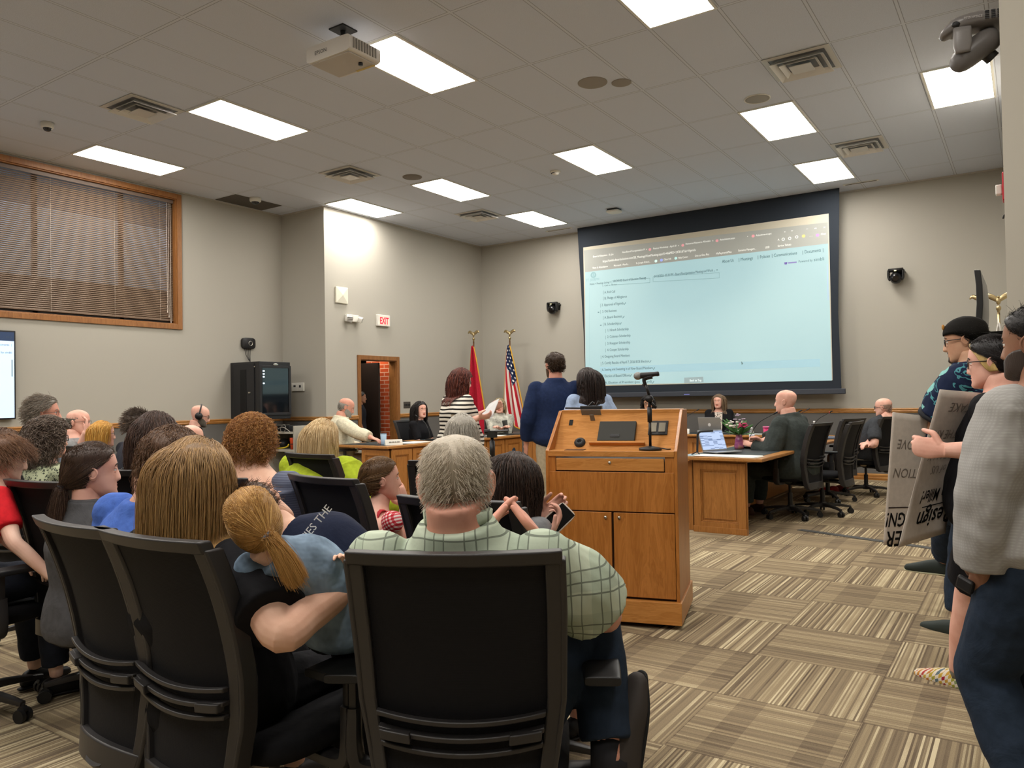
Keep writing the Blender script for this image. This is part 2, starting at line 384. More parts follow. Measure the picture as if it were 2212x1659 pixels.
# window with blind
fw = MB()
def frame_boxes(m, x0, x1, y0, y1, z0, z1, w):
    m.b2((x0, y0, z0), (x1, y0+w, z1)).b2((x0, y1-w, z0), (x1, y1, z1)).b2((x0, y0+w, z0), (x1, y1-w, z0+w)).b2((x0, y0+w, z1-w), (x1, y1-w, z1)); return m
frame_boxes(fw, XL, XL+.028, WY0-.07, WY1+.07, WZ0-.07, WZ1+.07, .075)
frame_boxes(fw, XL-.14, XL+.003, WY0-.002, WY1+.002, WZ0-.002, WZ1+.002, .02)
wn = struct('window_1', fw, wood('window_oak', 'A5713E', '7B4E28', 2), bevel=.004)
sash = MB(); frame_boxes(sash, XL-.14, XL-.10, WY0+.02, WY1-.02, WZ0+.02, WZ1-.02, .045)
for y in (3.7, 4.85, 6.0): sash.b2((XL-.14, y-.03, WZ0), (XL-.10, y+.03, WZ1))
link('window_sash', sash, plain('26211F', .4), wn)
t = NT('window_glass', .03, .5); t.b.inputs['Transmission Weight'].default_value = 1.0; t.col('E8F0F4')
link('window_pane', MB().b2((XL-.125, WY0+.03, WZ0+.03), (XL-.119, WY1-.03, WZ1-.03)), t.m, wn)
struct('wall_outside', MB().b2((XL-2.4, Y0, -.2), (XL-2.3, 8.8, 3.4)), mat_brick('B98A84', 'A87670', 'D8D2D6'))
bl = thing('venetian_blind', 'brown venetian blind nearly closed over the high window', 'blind', (XL-.07, WY0+.025, 0))
LB = WY1-WY0-.05; M_SLAT = plain('75614F', .5, .3, name='brown_slat'); sl = MB(); z = WZ1-.09; k = 0
while z > WZ0+.075:
    tilt = 1.0 if k not in (0, 1, 2) else .75; a = (random.random()-.5)*.05
    sl.box((0, LB/2, z), (.031, LB, .0012), Ry(tilt+a)); z -= .026; k += 1
link('slats', sl, M_SLAT, bl)
link('headrail', MB().b2((-.03, 0, WZ1-.07), (.03, LB, WZ1-.022)), plain('6E5E52', .5), bl)
link('bottom_rail', MB().box((0, LB/2, WZ0+.062), (.028, LB, .012)), M_SLAT, bl)
cords = MB()
for y in (.5, 1.5, 2.45, 3.3, 3.98): cords.cyl((.016, y, WZ0+.06), (.016, y, WZ1-.08), .0016, 5)
link('ladder_cords', cords, plain('C9B9A8', .7), bl)
pc = MB()
for y, z0 in ((4.08, 2.75), (4.105, 2.68), (4.135, 2.6)): pc.cyl((.036, y, z0), (.034, y, WZ1-.08), .0028, 6).cyl((.036, y, z0-.03), (.036, y, z0), .006, 6)
link('pull_cords', pc, plain('D8CCBE', .7), bl)
# ---------------------------------------------------------------- ceiling fixtures
def gx(i): return .389+.61*i
def gy(j): return .091+1.22*j
LG = 'recessed ceiling light panels'
lamps = [(-17, 4, 'ceiling light panel nearest the high window'), (-13, 4, 'ceiling light panel between the high window and the projector'), (-9, 4, 'ceiling light panel beside the ceiling projector'),
    (-16, 7, 'ceiling light panel above the grey wall corner near the wall speaker'), (-13, 7, 'ceiling light panel just beyond the round grey speaker grille by the slatted diffuser'), (-13, 9, 'far ceiling light panel above the flags'),
    (-9, 7, 'ceiling light panel beside the smoke detector'), (-5, 7, 'ceiling light panel next to the round white speaker grille'), (-5, 9, 'far ceiling light panel above the projection screen'),
    (-5, 4, 'ceiling light panel cut by the top edge of the photo'), (-2, 7, 'ceiling light panel behind the hanging camera at the right')]
extra = [(-17, 1), (-13, 1), (-9, 1), (-5, 1), (-1, 1), (-13, -1), (-9, -1), (-5, -1), (-1, -2)]
def troffer(i, j, lab):
    t = thing('ceiling_light', lab, 'light', (gx(i)+.305, gy(j)+.61, CEIL), 0, LG)
    f = MB()
    for a, b in (((-.305, -.61), (-.281, .61)), ((.281, -.61), (.305, .61)), ((-.281, -.61), (.281, -.586)), ((-.281, .586), (.281, .61))): f.b2((*a, -.012), (*b, 0))
    link('frame', f, M_WHITE, t); link('diffuser', MB().b2((-.281, -.586, -.008), (.281, .586, -.002)), M_LAMP, t); return t
L0 = troffer(*lamps[0])
for a in lamps[1:]: dup(L0, (gx(a[0])+.305, gy(a[1])+.61, CEIL), 0, a[2])
for i, j in extra: dup(L0, (gx(i)+.305, gy(j)+.61, CEIL), 0, 'ceiling light panel behind the photographer')
def diffuser(loc, lab, open_=False):
    t = thing('air_diffuser', lab, 'vent', (loc[0], loc[1], CEIL), 0, 'square ceiling air diffusers')
    link('backing', MB().b2((-.29, -.29, -.006), (.29, .29, -.001)), plain('77787A', .5), t)
    def sq(h0, h1, z0, z1):
        m = MB(); m.rings([np.array([[-a, -a, z], [a, -a, z], [a, a, z], [-a, a, z]]) for a, z in ((h0, z0), (h1, z1), (h1, z1-.004), (h0, z0-.004))], cap=False, close=True); return m
    link('outer_frame', sq(.305, .255, -.004, -.008), plain('BDBAB3', .4), t)
    for a, b in ((.245, .2), (.175, .135)): link('vane', sq(a, b, -.05, -.012), plain('DCDAD6', .3, .6), t)
    link('centre_plate', MB().box((0, 0, -.052), (.2, .2, .006)), plain('C4C0BA', .5), t); return t
D0 = diffuser((-7.846, 4.666), 'square air diffuser nearest the high window')
for x, y, l in ((-7.846, 7.716, 'square air diffuser above the long haired audience, beside a round grey speaker'), (-7.846, 10.766, 'far square air diffuser above the red and striped flags'), (-1.746, 7.716, 'square air diffuser beside the white round speaker, nearest the hanging camera'), (-1.746, 10.766, 'square air diffuser between the two bright panels at the far right')):
    dup(D0, (x, y, CEIL), 0, l)
for x, y, l, c in ((-7.25, 8.35, 'flat round grey speaker grille in the ceiling above the doorway side', '77716A'), (-2.36, 8.36, 'flat round pale speaker grille ringed in white, above the seated board', '9A968E')):
    t = thing('ceiling_speaker', l, 'speaker', (x, y, CEIL), 0, 'flush ceiling speakers')
    link('grille', MB().lathe((0, 0, 0), [(.125, 0), (.125, -.006), (.1, -.009), (.01, -.01)], 32), plain(c, .7), t, smooth=1); link('rim', MB().torus((0, 0, -.003), .132, .007, 32, 8), M_WHITE if c == '9A968E' else plain('807a72', .7), t, smooth=1)
for x, y, l, r in ((-3.6, 6.93, 'larger round patch plate in the ceiling between diffuser and far light', .15), (-3.36, 7.1, 'smaller round patch plate overlapping the larger one on the ceiling', .1)):
    tag(link('ceiling_patch_plate', MB().lathe((x, y, CEIL), [(r, 0), (r, -.003 if r > .12 else -.006), (r*.96, -.005 if r > .12 else -.008), (.01, -.005 if r > .12 else -.008)], 32), plain('928B83', .85)), l, 'ceiling plate')
def dome_cam(x, y, l, r=.065, up=0):
    t = thing('dome_camera', l, 'camera', (x, y, CEIL-up))
    link('housing', MB().lathe((0, 0, 0), [(r*1.05, 0), (r*1.05, -.02), (r, -.05), (r*.85, -.062), (.01, -.064)], 24), M_WHITE, t, smooth=1)
    link('dome', MB().ell((0, 0, -.056), (r*.72, r*.72, .045), 20, 10), plain('1A1C22', .12, .6), t, smooth=1)
dome_cam(-9.09, 4.28, 'white dome security camera under the ceiling above the window')
dome_cam(-9.95, 7.75, 'white multi lens dome camera beside the dark ceiling tile', .085)
tag(link('dark_ceiling_tile', MB().b2((-10.5, 7.42, CEIL-.006), (-9.99, 8.3, CEIL-.001)), plain('58534D', .9)), 'dark grey ceiling tile in the corner above the black wall rack', 'ceiling tile')
t = thing('smoke_detector', 'small white smoke detector on the ceiling in the middle of the room', 'smoke detector', (-5.47, 9.35, CEIL))
link('base_plate', MB().lathe((0, 0, 0), [(.075, 0), (.075, -.012), (.05, -.02)], 24), M_WHITE, t, smooth=1); link('sensor_head', MB().lathe((0, 0, -.018), [(.05, 0), (.048, -.025), (.02, -.035), (.005, -.035)], 24), M_WHITE, t, smooth=1)
link('sensor_slots', MB().box((-.01, -.048, -.032), (.05, .006, .008)).box((-.048, -.01, -.032), (.006, .05, .008)), M_DARK, t)
t = thing('wireless_access_point', 'rounded white access point on the ceiling in front of the screen', 'access point', (-5.8, 11.87, CEIL))
link('mount_plate', MB().b2((-.09, -.09, -.03), (.09, .09, 0)), M_DARK, t); link('shell', MB().tube([(0, 0, -.028), (0, 0, -.045), (0, 0, -.06), (0, 0, -.064)], [(.115, .115), (.12, .12), (.1, .1), (.05, .05)], 28, lat=(1, 0, 0), pw=4), M_WHITE, t, smooth=1)
for x, w_, l in ((-7.35, .55, 'narrow slot air grille in the ceiling at the left of the screen'), (-2.05, .5, 'narrow slot air grille in the ceiling at the right of the screen')):
    t = thing('slot_grille', l, 'vent', (x, 12.66, CEIL)); link('frame', MB().b2((-w_/2, -.04, -.006), (w_/2, .04, -.001)), M_WHITE, t); link('slot', MB().b2((-w_/2+.03, -.012, -.009), (w_/2-.03, .012, -.005)), M_DARK, t)
# projector
t = thing('ceiling_projector', 'white projector hanging from the ceiling beside a bright panel', 'projector', at(742, 122, 6.6), 0); t.scale = (1.06,)*3
pb = MB().tube([(0, -.17, 0), (0, .17, 0)], [(.245, .065)]*2, 28, lat=(1, 0, 0), pw=7)
link('case', pb, plain('CFCAC2', .45), t, auto=True)
link('bottom_cover', MB().box((0, 0, -.067), (.42, .3, .008)), plain('B7B1A9', .5), t, bevel=.01)
link('warning_label', MB().box((.1, .145, -.071), (.2, .025, .004)), plain('C9B26A', .5), t)
link('lens', MB().cyl((.1, .16, 0), (.1, .19, 0), .045, 24).cyl((.1, .185, 0), (.1, .194, 0), .035, 24), M_BLACK, t, auto=True)
v = MB()
for k in range(9): v.box((.248, -.13+k*.03, 0), (.006, .012, .08))
link('vent_slots', v, plain('8b867e', .6), t)
link('foot', MB().cyl((.14, .05, -.065), (.14, .05, -.09), .018, 14), M_DARK, t, smooth=1)
me = text_mesh('EPSON', .045, None, basis((1, 0, 0), (0, 0, 1), (0, -1, 0), (-.08, -.1715, -.015)), 'CENTER'); link('brand_lettering', me, plain('5a5a5a', .5), t)
pz = (CEIL-at(742, 122, 6.6)[2])/1.06
br = MB().b2((-.05, -.05, .06), (.05, .05, .09)).cyl((0, 0, .08), (0, 0, pz), .022, 14).b2((-.08, -.08, pz-.012), (.08, .08, pz))
for a in (-1, 1):
    for b in (-1, 1): br.tube([(0, 0, .085), (a*.13, b*.1, .066)], .007, 8)
link('ceiling_mount', br, M_DARK, t)
# ---------------------------------------------------------------- fixtures on the door side wall
def onwall(px, py): return at_axis(px, py, 0, XJ)
q = onwall(736, 638)
t = thing('wall_speaker', 'white square wall speaker with pyramid front above the emergency light', 'speaker', (XJ, q[1], q[2]))
link('front', MB().rings([np.array([[x, a, b] for a, b in ((-h, -h), (h, -h), (h, h), (-h, h))]) for x, h in ((.002, .135), (.035, .135), (.055, .003))]), plain('D9D5C4', .6), t, bevel=.006)
q = onwall(757, 688)
t = thing('emergency_light', 'white two headed emergency light beside the exit sign', 'emergency light', (XJ, q[1], q[2]))
link('battery_case', MB().b2((0, -.14, -.06), (.06, .14, .06)), M_WHITE, t, bevel=.01)
for s_, rz_ in ((-1, -.5), (1, .7)):
    Rm = Rz(rz_)@Ry(.35)
    hd = link('lamp_head', MB().tube([Rm@np.array([.0, 0, 0])+[.075, s_*.11, -.01], Rm@np.array([.07, 0, 0])+[.075, s_*.11, -.01]], [(.055, .045)]*2, 16, lat=(0, 1, 0), pw=5), M_WHITE, t)
    g = MB()
    for k in (-1, 0, 1): g.box(Rm@np.array([.072, 0, k*.026])+[.075, s_*.11, -.01], (.004, .09, .008), Rm)
    link('louvre', g, M_DARK, hd)
q = onwall(825, 693)
t = thing('exit_sign', 'white box exit sign with red letters on the wall above the doorway', 'exit sign', (XJ, q[1], q[2]))
link('housing', MB().b2((0, -.155, -.1), (.055, .155, .1)), M_WHITE, t, bevel=.008)
link('face_panel', MB().b2((.055, -.125, -.08), (.057, .125, .08)), plain('F0B8A8', .5, emit=.5), t)
me = text_mesh('EXIT', .165, None, basis((0, 1, 0), (0, 0, 1), (1, 0, 0), (.0575, 0, -.06)), 'CENTER', sx=.66, extrude=.001, bold=.004); link('exit_lettering', me, plain('F01830', .5, emit=1.1), t)
q = onwall(875, 873)
t = thing('switch_plate', 'dark metal switch plate with four toggles beside the doorway', 'light switch', (XJ, q[1]+.05, 1.27))
link('plate', MB().b2((0, -.095, -.06), (.006, .095, .06)), plain('5d5a54', .4, .5, .6), t, bevel=.003)
for k in range(4): link('toggle', MB().box((.012, -.066+k*.044, 0), (.014, .011, .026), Ry(.4)), M_DARK, t)
# ---------------------------------------------------------------- left wall: rack, speaker, thermostat, television
XF = -9.83
t = thing('network_rack', 'black wall mounted network rack with glass door in the corner', 'cabinet', (XL, 7.7, 1.1))
link('case', MB().b2((.002, 0, 0), (.71, .6, .9)), plain('202022', .45, .4), t, bevel=.008)
fr_ = MB()
for a, b in (((.0, .06), (.04, .84)), ((.56, .06), (.6, .84)), ((.04, .06), (.56, .1)), ((.04, .8), (.56, .84))): fr_.b2((.71, a[0]+0, a[1]), (.728, b[0], b[1]))
dr = link('glass_door_frame', fr_, plain('29292b', .4), t, bevel=.003)
g = NT('smoked_glass', .06, .8); g.col('10151A'); g.b.inputs['Coat Weight'].default_value = .4
link('glass', MB().b2((.712, .05, .1), (.72, .55, .8)), g.m, dr)
for k, zz in enumerate((.75, .705, .66, .56)): link('status_light', MB().box((.7215, .075, zz), (.003, .03, .018)), plain('DDEEFF', .5, emit=2.5), t)
link('badge', MB().ell((.73, .3, .855), (.004, .05, .018), 16, 8), M_METAL, t)
link('side_door', MB().b2((.1, -.016, .03), (.6, -.001, .87)), plain('242426', .5), t, bevel=.004)
link('side_vent_panel', MB().b2((.27, -.02, .12), (.42, -.016, .78)), plain('121213', .7), t)
link('latch', MB().box((.5, -.024, .42), (.05, .01, .02)).cyl((.62, -.02, .82), (.62, -.005, .82), .012, 10), M_METAL, t)
q = at_axis(534, 742, 0, XL)
t = thing('assistive_listening_transmitter', 'small black rounded transmitter box high on the wall above the rack', 'transmitter', (XL, q[1], q[2]))
link('case', MB().tube([(0, 0, 0), (.05, 0, 0), (.062, 0, 0)], [(.125, .09), (.125, .09), (.1, .07)], 24, lat=(0, 1, 0), pw=4), M_BLACK, t, auto=True)
link('ring', MB().torus((.063, .02, 0), .035, .004, 24, 6, Ry(math.pi/2)), M_METAL, t, smooth=1)
cb = MB()
for y in (-.07, -.03, .01, .05): cb.tube([(.02, y, -.08), (.03, y*.6, -.2), (.05, .02, -.31)], .004, 6, sub=4)
link('cables', cb, M_BLACK, t, smooth=1)
q = at_axis(645, 836, 1, YJ)
t = thing('thermostat_panel', 'white double control panel on the wall right of the rack', 'thermostat', (q[0], YJ, q[2]))
link('plate', MB().b2((-.15, -.02, -.07), (-.005, 0, .07)).b2((.005, -.03, -.07), (.15, 0, .07)), M_WHITE, t, bevel=.005)
link('display', MB().b2((-.1, -.024, .0), (-.05, -.019, .03)).b2((.05, -.034, -.01), (.09, -.029, .03)), M_DARK, t)
t = thing('wall_television', 'large wall television at the left edge showing the agenda page', 'television', (XL, 3.565, 1.76))
link('bezel', MB().b2((.02, -.975, -.55), (.08, .975, .55)), M_BLACK, t, bevel=.008)
sc_ = link('screen', MB().b2((.08, -.955, -.53), (.082, .955, .42)), plain('B6D2EE', .4, emit=.75), t)
link('browser_bar', MB().b2((.08, -.955, .42), (.082, .955, .53)), plain('2B3A55', .4, emit=.5), t)
ls = []
for s_, z_, h in (('Documents  |', .36, .035), ('Powered by simbli', .265, .035)): ls.append(text_mesh(s_, h, None, basis((0, 1, 0), (0, 0, 1), (1, 0, 0), (.0825, .93, z_)), 'RIGHT'))
ls.append(text_mesh('... Chat', .035, None, basis((0, 1, 0), (0, 0, 1), (1, 0, 0), (.0825, .93, .455)), 'RIGHT'))
link('page_lettering', mesh_join(ls), plain('44566A', .5), t)
link('scroll_bar', MB().b2((.082, .925, -.02), (.0828, .935, .19)), plain('6a7a90', .5), t)
link('wall_bracket', MB().b2((0, -.3, -.2), (.022, .3, .2)), M_DARK, t)
# ---------------------------------------------------------------- projection screen
SY = 12.78
t = thing('projection_screen', 'large pull down projection screen showing the meeting agenda page', 'projection screen', (-4.69, SY, 0))
def sx_(x): return x+4.69
link('masking', MB().prism([(sx_(-7.02), .004, CEIL-.002), (sx_(-6.93), .004, 2.6), (sx_(-6.9), .004, 1.43), (sx_(-2.42), .004, 1.4), (sx_(-2.44), .004, 2.6), (sx_(-2.38), .004, CEIL-.002)], (0, .006, 0)), plain('232A33', .75), t)
link('surface', MB().b2((sx_(-6.9), -.001, 1.56), (sx_(-2.545), .003, 4.17)), plain('C9C4B2', .8, name='screen_fabric'), t)
link('weight_bar', MB().b2((sx_(-6.95), -.02, 1.345), (sx_(-2.36), .025, 1.43)), plain('3A3E46', .5), t, bevel=.01)
link('bar_badge', MB().b2((sx_(-4.97), -.022, 1.37), (sx_(-4.87), -.02, 1.385)), plain('7F86D8', .5), t)
def sp(px, py): p = at_axis(px, py, 1, SY); return np.array([p[0]+4.69, p[2]])
def quad(pts, y, mat, name, par=t):
    P = [sp(*q) for q in pts]; return link(name, MB().prism([(p[0], y, p[1]) for p in P], (0, .0006, 0)), mat, par)
ti = NT('projected_page', .8, .1); pz_ = ti.noise(ti.obj(), .45, 1); cc = ti.ramp(pz_, [(.35, 'A6D6DE'), (.65, 'BFEAEC')])
ti.col('879494'); ti.l.new(cc, ti.b.inputs['Emission Color']); ti.b.inputs['Emission Strength'].default_value = .47
ti.m.cycles.emission_sampling = 'NONE'; pg = quad([(1264, 588), (1789, 526), (1797, 822), (1265, 832)], -.0022, ti.m, 'projected_page')
hdr = quad([(1261, 541), (1788, 480), (1789, 526), (1264, 588)], -.0022, plain('9C9E98', .8, emit=.22), 'projected_browser_bar')
quad([(1296, 793), (1771, 775), (1772, 792), (1296, 808)], -.0032, plain('98BCC8', .8, emit=.34), 'highlight_row', pg)
quad([(1478, 816), (1519, 813.5), (1520, 825.5), (1478, 828)], -.0036, plain('8FA2A6', .8, emit=.35), 'back_to_top_button', pg)
quad([(1786, 570), (1788, 570), (1790, 648), (1788, 648)], -.003, plain('9AAFC4', .8, emit=.4), 'scroll_bar', pg)
quad([(1273, 622), (1273.6, 622), (1273.6, 790), (1273, 790)], -.003, plain('9ABEC4', .8, emit=.2), 'side_rule', pg)
def line(txt, px, py, px2=None, h=8):
    """text starting at the measured point, cap height h pixels, width to px2"""
    a = sp(px, py); b = sp(px, py-h); size = abs(b[1]-a[1])/.7
    me = text_mesh(txt, size, None, Matrix.Identity(4))
    wv = [v.co.x for v in me.vertices]; W_ = max(wv)-min(wv) if wv else 1
    k = 1.0 if px2 is None else (sp(px2, py)[0]-a[0])/W_
    me.transform(basis((k, 0, 0), (0, 0, 1), (0, -1, 0), (a[0], -.0036, a[1]))); return me
body = []
for s_, x0, y0, x1, h in (('A. Roll Call', 1306, 634, 1329, 5), ('B. Pledge of Allegiance', 1306, 647, 1354, 5.5), ('2. Approval of Agenda', 1300, 661.5, 1347, 5.5), ('3. Old Business', 1301, 675.5, 1332, 5), ('A. Board Business', 1306, 688.5, 1344, 5.5),
    ('B. Scholarships', 1306, 703, 1338, 5.5), ('1. Hirsch Scholarship', 1312, 716, 1357, 5.5), ('2. Coleman Scholarship', 1312, 730, 1362, 5.5), ('3. Knepper Scholarship', 1312, 744.5, 1361, 5.5), ('4. Cooper Scholarship', 1312, 758.5, 1358, 5.5),
    ('4. Outgoing Board Members', 1301, 773, 1361, 5.5), ('5. Certify Results of April 7, 2026 BOE Election', 1301, 787, 1402, 5.5), ('6. Seating and Swearing in of New Board Members', 1301, 801, 1410, 5.5), ('7. Election of Board Officers', 1301, 815, 1361, 5.5), ('A. Election of President (pos        ard)', 1307, 829, 1408, 5),
    ('1. Call to Order', 1301, 619, 1332, 3), ('Home > Meetings Listing >', 1274, 616, 1319, 4), ('ARCHIVED Board of Education Meeting', 1325, 610, 1395, 5), ('04/13/2026 -05:30 PM - Board Reorganization Meeting and Work ...', 1413, 600, 1545, 5.5)):
    body.append(line(s_, x0, y0, x1, h))
link('agenda_lettering', mesh_join(body), plain('4A666E', .8, emit=.05), pg)
rules = MB()
def rect(x0, y0, x1, y1, y=-.0036):
    a, b = sp(x0, y0), sp(x1, y1); rules.b2((min(a[0], b[0]), y, min(a[1], b[1])), (max(a[0], b[0])+.001, y+.0004, max(a[1], b[1])+.001))
for x, y, in ((1303, 628), (1303, 641), (1297, 656), (1297, 670), (1303, 683), (1303, 697), (1308, 711), (1308, 725), (1308, 739), (1308, 753), (1298, 768), (1298, 782), (1298, 796), (1298, 810), (1303, 824)): rect(x, y, x+.6, y+8)
for x, y in ((1293, 674), (1298, 702), (1394, 599.5), (1549, 582.5), (1293, 811)): rect(x-1.5, y, x+1.5, y+1.5)
for x, y in ((1350, 656), (1347, 685), (1341, 699), (1405, 781), (1413, 796), (1363, 811), (1411, 826)): rules.box((*[sp(x, y)[0]], -.0034, sp(x, y)[1]), (.05, .0004, .012), Ry(-.9))
a, b = sp(1323, 604), sp(1408, 595)
link('list_marks', rules, plain('688890', .8, emit=.1), pg)
fm = MB()
for x0, y0, x1, y1 in ((1322, 602, 1404, 611.5), (1411, 590, 1554, 601.5)):
    A = [sp(x0, y0+ (x1-x0)*.055), sp(x1, y0-1), sp(x1, y1-1), sp(x0, y1+(x1-x0)*.05)]
    for i in range(4):
        p, q_ = A[i], A[(i+1) % 4]; fm.tube([(p[0], -.0034, p[1]), (q_[0], -.0034, q_[1])], .0025, 4)
link('drop_down_boxes', fm, plain('86A8AE', .8, emit=.1), pg)
nav = [line(s_, *a) for s_, a in (('About Us', (1560, 568, 1585, 6.5)), ('Meetings', (1600, 563.5, 1626, 6.5)), ('Policies', (1641.5, 558.5, 1663, 6.5)), ('Communications', (1671.5, 555, 1721.5, 6.5)), ('Documents', (1738, 547.5, 1773, 7)))]
link('menu_lettering', mesh_join(nav+[line('|', x, y, None, 6.5) for x, y in ((1595.5, 564), (1636.5, 558.5), (1667, 555), (1733, 548), (1777, 543))]), plain('3F5F66', .8), pg)
link('powered_by_lettering', mesh_join([line('Powered by', 1725, 567.5, 1755, 5), line('simbli', 1758, 564.5, 1780, 7)]), plain('55747A', .8), pg)
quad([(1694, 567), (1701, 566), (1700, 571), (1695, 571.5)], -.0034, plain('7466B0', .8), 'sponsor_badge', pg); quad([(1702.5, 566.5), (1721, 565), (1721, 568), (1702.5, 569.5)], -.0034, plain('8C86C0', .8), 'sponsor_line', pg)
link('button_lettering', line('Back to Top', 1490, 824.3, 1515, 5), plain('E4F2F4', .8, emit=.5), pg)
ct = sp(1282, 594); lg = MB()
for rr in (.052, .038): lg.torus((ct[0], -.0034, ct[1]), rr, .004, 24, 4, Rx(math.pi/2))
lg.box((ct[0], -.0034, ct[1]), (.012, .0005, .06)); lg.box((ct[0]-.02, -.0034, ct[1]-.01), (.006, .0005, .05)); lg.box((ct[0]+.02, -.0034, ct[1]-.01), (.006, .0005, .05))
link('school_crest', lg, plain('8DB4BA', .8, emit=.1), pg); link('crest_lettering', line('ST. JOSEPH', 1266, 608, 1294, 5), plain('8DB4BA', .8, emit=.1), pg)
lt = [line(s_, *a) for s_, a in (('Board of Education - St. Jos', (1281, 556.5, 1325, 4)), ('View Board Reorganization M  x', (1344, 547, 1398, 4)), ('Finance Workshop - April 20   x', (1411, 539, 1467, 4)), ('Personnel Resource Allocatio   x', (1481, 529, 1541, 4)), ('Attachment.aspx', (1555, 520, 1588, 4)), ('Attachment.aspx', (1633, 510.5, 1667, 4)), ('x', (1614, 512, 1616, 3)), ('x', (1694, 502, 1697, 3)), ('+', (1708, 501, 1713, 4)),
    ('https://simbli.eboardsolutions.com/SB_Meetings/ViewMeeting.aspx?S=46&MID=24781&Tab=Agenda', (1302, 567, 1503, 5)), ('Time & Attendance', (1280, 581, 1313, 4)), ('Microsoft - Plus It...', (1326, 576, 1358, 4)), ('St. Joseph School...', (1374, 570.5, 1405, 4)), ('Class link', (1434, 562.5, 1450, 4)), ('Help Center', (1465, 559, 1486, 4)), ('One to One Plus', (1501, 555, 1532, 4.5)), ('MyPaymentsPlus', (1547, 550, 1580, 4.5)), ('Extreme Managem...', (1595, 543.5, 1633, 4.5)), ('USD', (1653, 537, 1662, 4.5)), ('Service Tickets', (1680, 533.5, 1709, 4.5)), ('Chat', (1773, 508, 1784, 4)), ('-', (1741, 496, 1745, 3)), ('o', (1759, 495, 1764, 4)), ('x', (1779, 492.5, 1783, 4)), ('...', (1748, 511, 1755, 2)), ('A', (1680, 520, 1684, 4)))]
link('browser_lettering', mesh_join(lt), plain('E4E6E0', .8, emit=.5), hdr)
ic = MB()
for x, y in ((1692, 517), (1706, 515), (1721, 512)): c_ = sp(x, y); ic.torus((c_[0], -.0034, c_[1]), .02, .005, 14, 4, Rx(math.pi/2))
link('toolbar_icons', ic, plain('E4E6E0', .8, emit=.5), hdr)
for (x, y), cl in (((1404, 539), 'D89AA0'), ((1475, 530), 'D89AA0'), ((1549, 520), 'D89AA0'), ((1627, 510), 'D89AA0'), ((1736, 510), 'D8C27A'), ((1766, 508), 'B48AD8'), ((1417, 564), 'CFF0EC'), ((1429, 562), '9AA8F0'), ((1460, 558), 'B8E4E0')):
    c_ = sp(x, y); link('page_icon', MB().ell((c_[0], -.0032, c_[1]), (.026, .0008, .026), 12, 6), plain(cl, .8, emit=.4), hdr)
cp = sp(1601, 784); link('mouse_pointer', MB().prism([(cp[0], -.004, cp[1]+.03), (cp[0]+.035, -.004, cp[1]-.01), (cp[0]+.01, -.004, cp[1]-.035)], (0, .0004, 0)), plain('6f8f96', .8), pg)
# ---------------------------------------------------------------- cameras on the screen wall, hanging camera, alarm
def wall_cam(px, py, l, ww, hh):
    q = at_axis(px, py, 1, YB); t = thing('wall_camera', l, 'camera', (q[0], YB, q[2]), 0, 'black pan tilt cameras on the screen wall')
    link('bracket', MB().b2((-.05, -.12, .06), (.12, 0, .09)).b2((0, -.02, -.02), (.1, 0, .12)), M_BLACK, t, bevel=.008)
    link('yoke', MB().tube([(-.1, -.13, .1), (-.1, -.13, .0), (-.08, -.13, -.05)], [(.05, .02)]*3, 12, lat=(0, 1, 0), sub=3).tube([(.1, -.13, .1), (.1, -.13, .0), (.08, -.13, -.05)], [(.05, .02)]*3, 12, lat=(0, 1, 0), sub=3).tube([(-.1, -.13, .1), (.1, -.13, .1)], [(.06, .03)]*2, 12, lat=(0, 1, 0)), M_BLACK, t, smooth=1)
    hd = link('camera_head', MB().ell((0, -.14, -.02), (.085, .095, .09), 20, 12), plain('141416', .25, .5), t, smooth=1)
    link('lens', MB().cyl((.01, -.225, -.03), (.01, -.245, -.035), .04, 20), plain('0A0A0C', .1, .8), hd, auto=True); link('lamp_dot', MB().box((0, -.2, .085), (.03, .01, .012)), plain('FFF0B0', .5, emit=1.5), hd); return t
wall_cam(1201, 668, 'black pan tilt camera on the wall between the flags and the screen', 1, 1); wall_cam(1938, 600, 'black pan tilt camera on the wall right of the screen', 1, 1)
pc_ = at(2106, 86, 3.95)
t = thing('hanging_camera', 'grey pan tilt zoom camera on a bracket near the ceiling at the right edge', 'camera', pc_, CAM_YAW-.3); t.scale = (1.15,)*3
link('mount_arm', MB().b2((.02, .0, .085), (.16, .06, .12)).b2((.13, -.02, -.02), (.17, .08, .16)), plain('1d1e20', .5), t, bevel=.004)
bd = link('base', MB().tube([(-.105, .0, .05), (-.08, 0, .062), (0, 0, .075), (.1, 0, .075)], [(.055, .024), (.07, .032), (.075, .034), (.075, .034)], 20, lat=(0, 1, 0), sub=3, pw=3, cap='round'), plain('6F6B68', .35, .4), t, smooth=1)
g_ = MB()
for a in range(3):
    for b in range(5): g_.box((.03+a*.024, -.0765, .058+b*.008), (.016, .004, .004))
link('grille', g_, M_DARK, bd); me = text_mesh('PTZOPTICS', .014, None, basis((1, 0, 0), (0, 0, 1), (0, -1, 0), (-.06, -.078, .066)), 'LEFT'); link('base_lettering', me, plain('B8B4B0', .5), bd)
link('base_logo', MB().ell((-.085, -.06, .055), (.02, .012, .014), 14, 8), M_BLACK, bd)
link('arm', MB().tube([(-.062, -.05, .04), (-.062, -.052, -.03), (-.06, -.05, -.07)], [(.036, .016), (.036, .016), (.028, .014)], 16, sub=3, pw=4), plain('7A7673', .35, .4), t, smooth=1); link('arm', MB().tube([(.055, .03, .04), (.06, .03, -.04)], [(.03, .016)]*2, 12, pw=4), plain('7A7673', .35, .4), t, smooth=1)
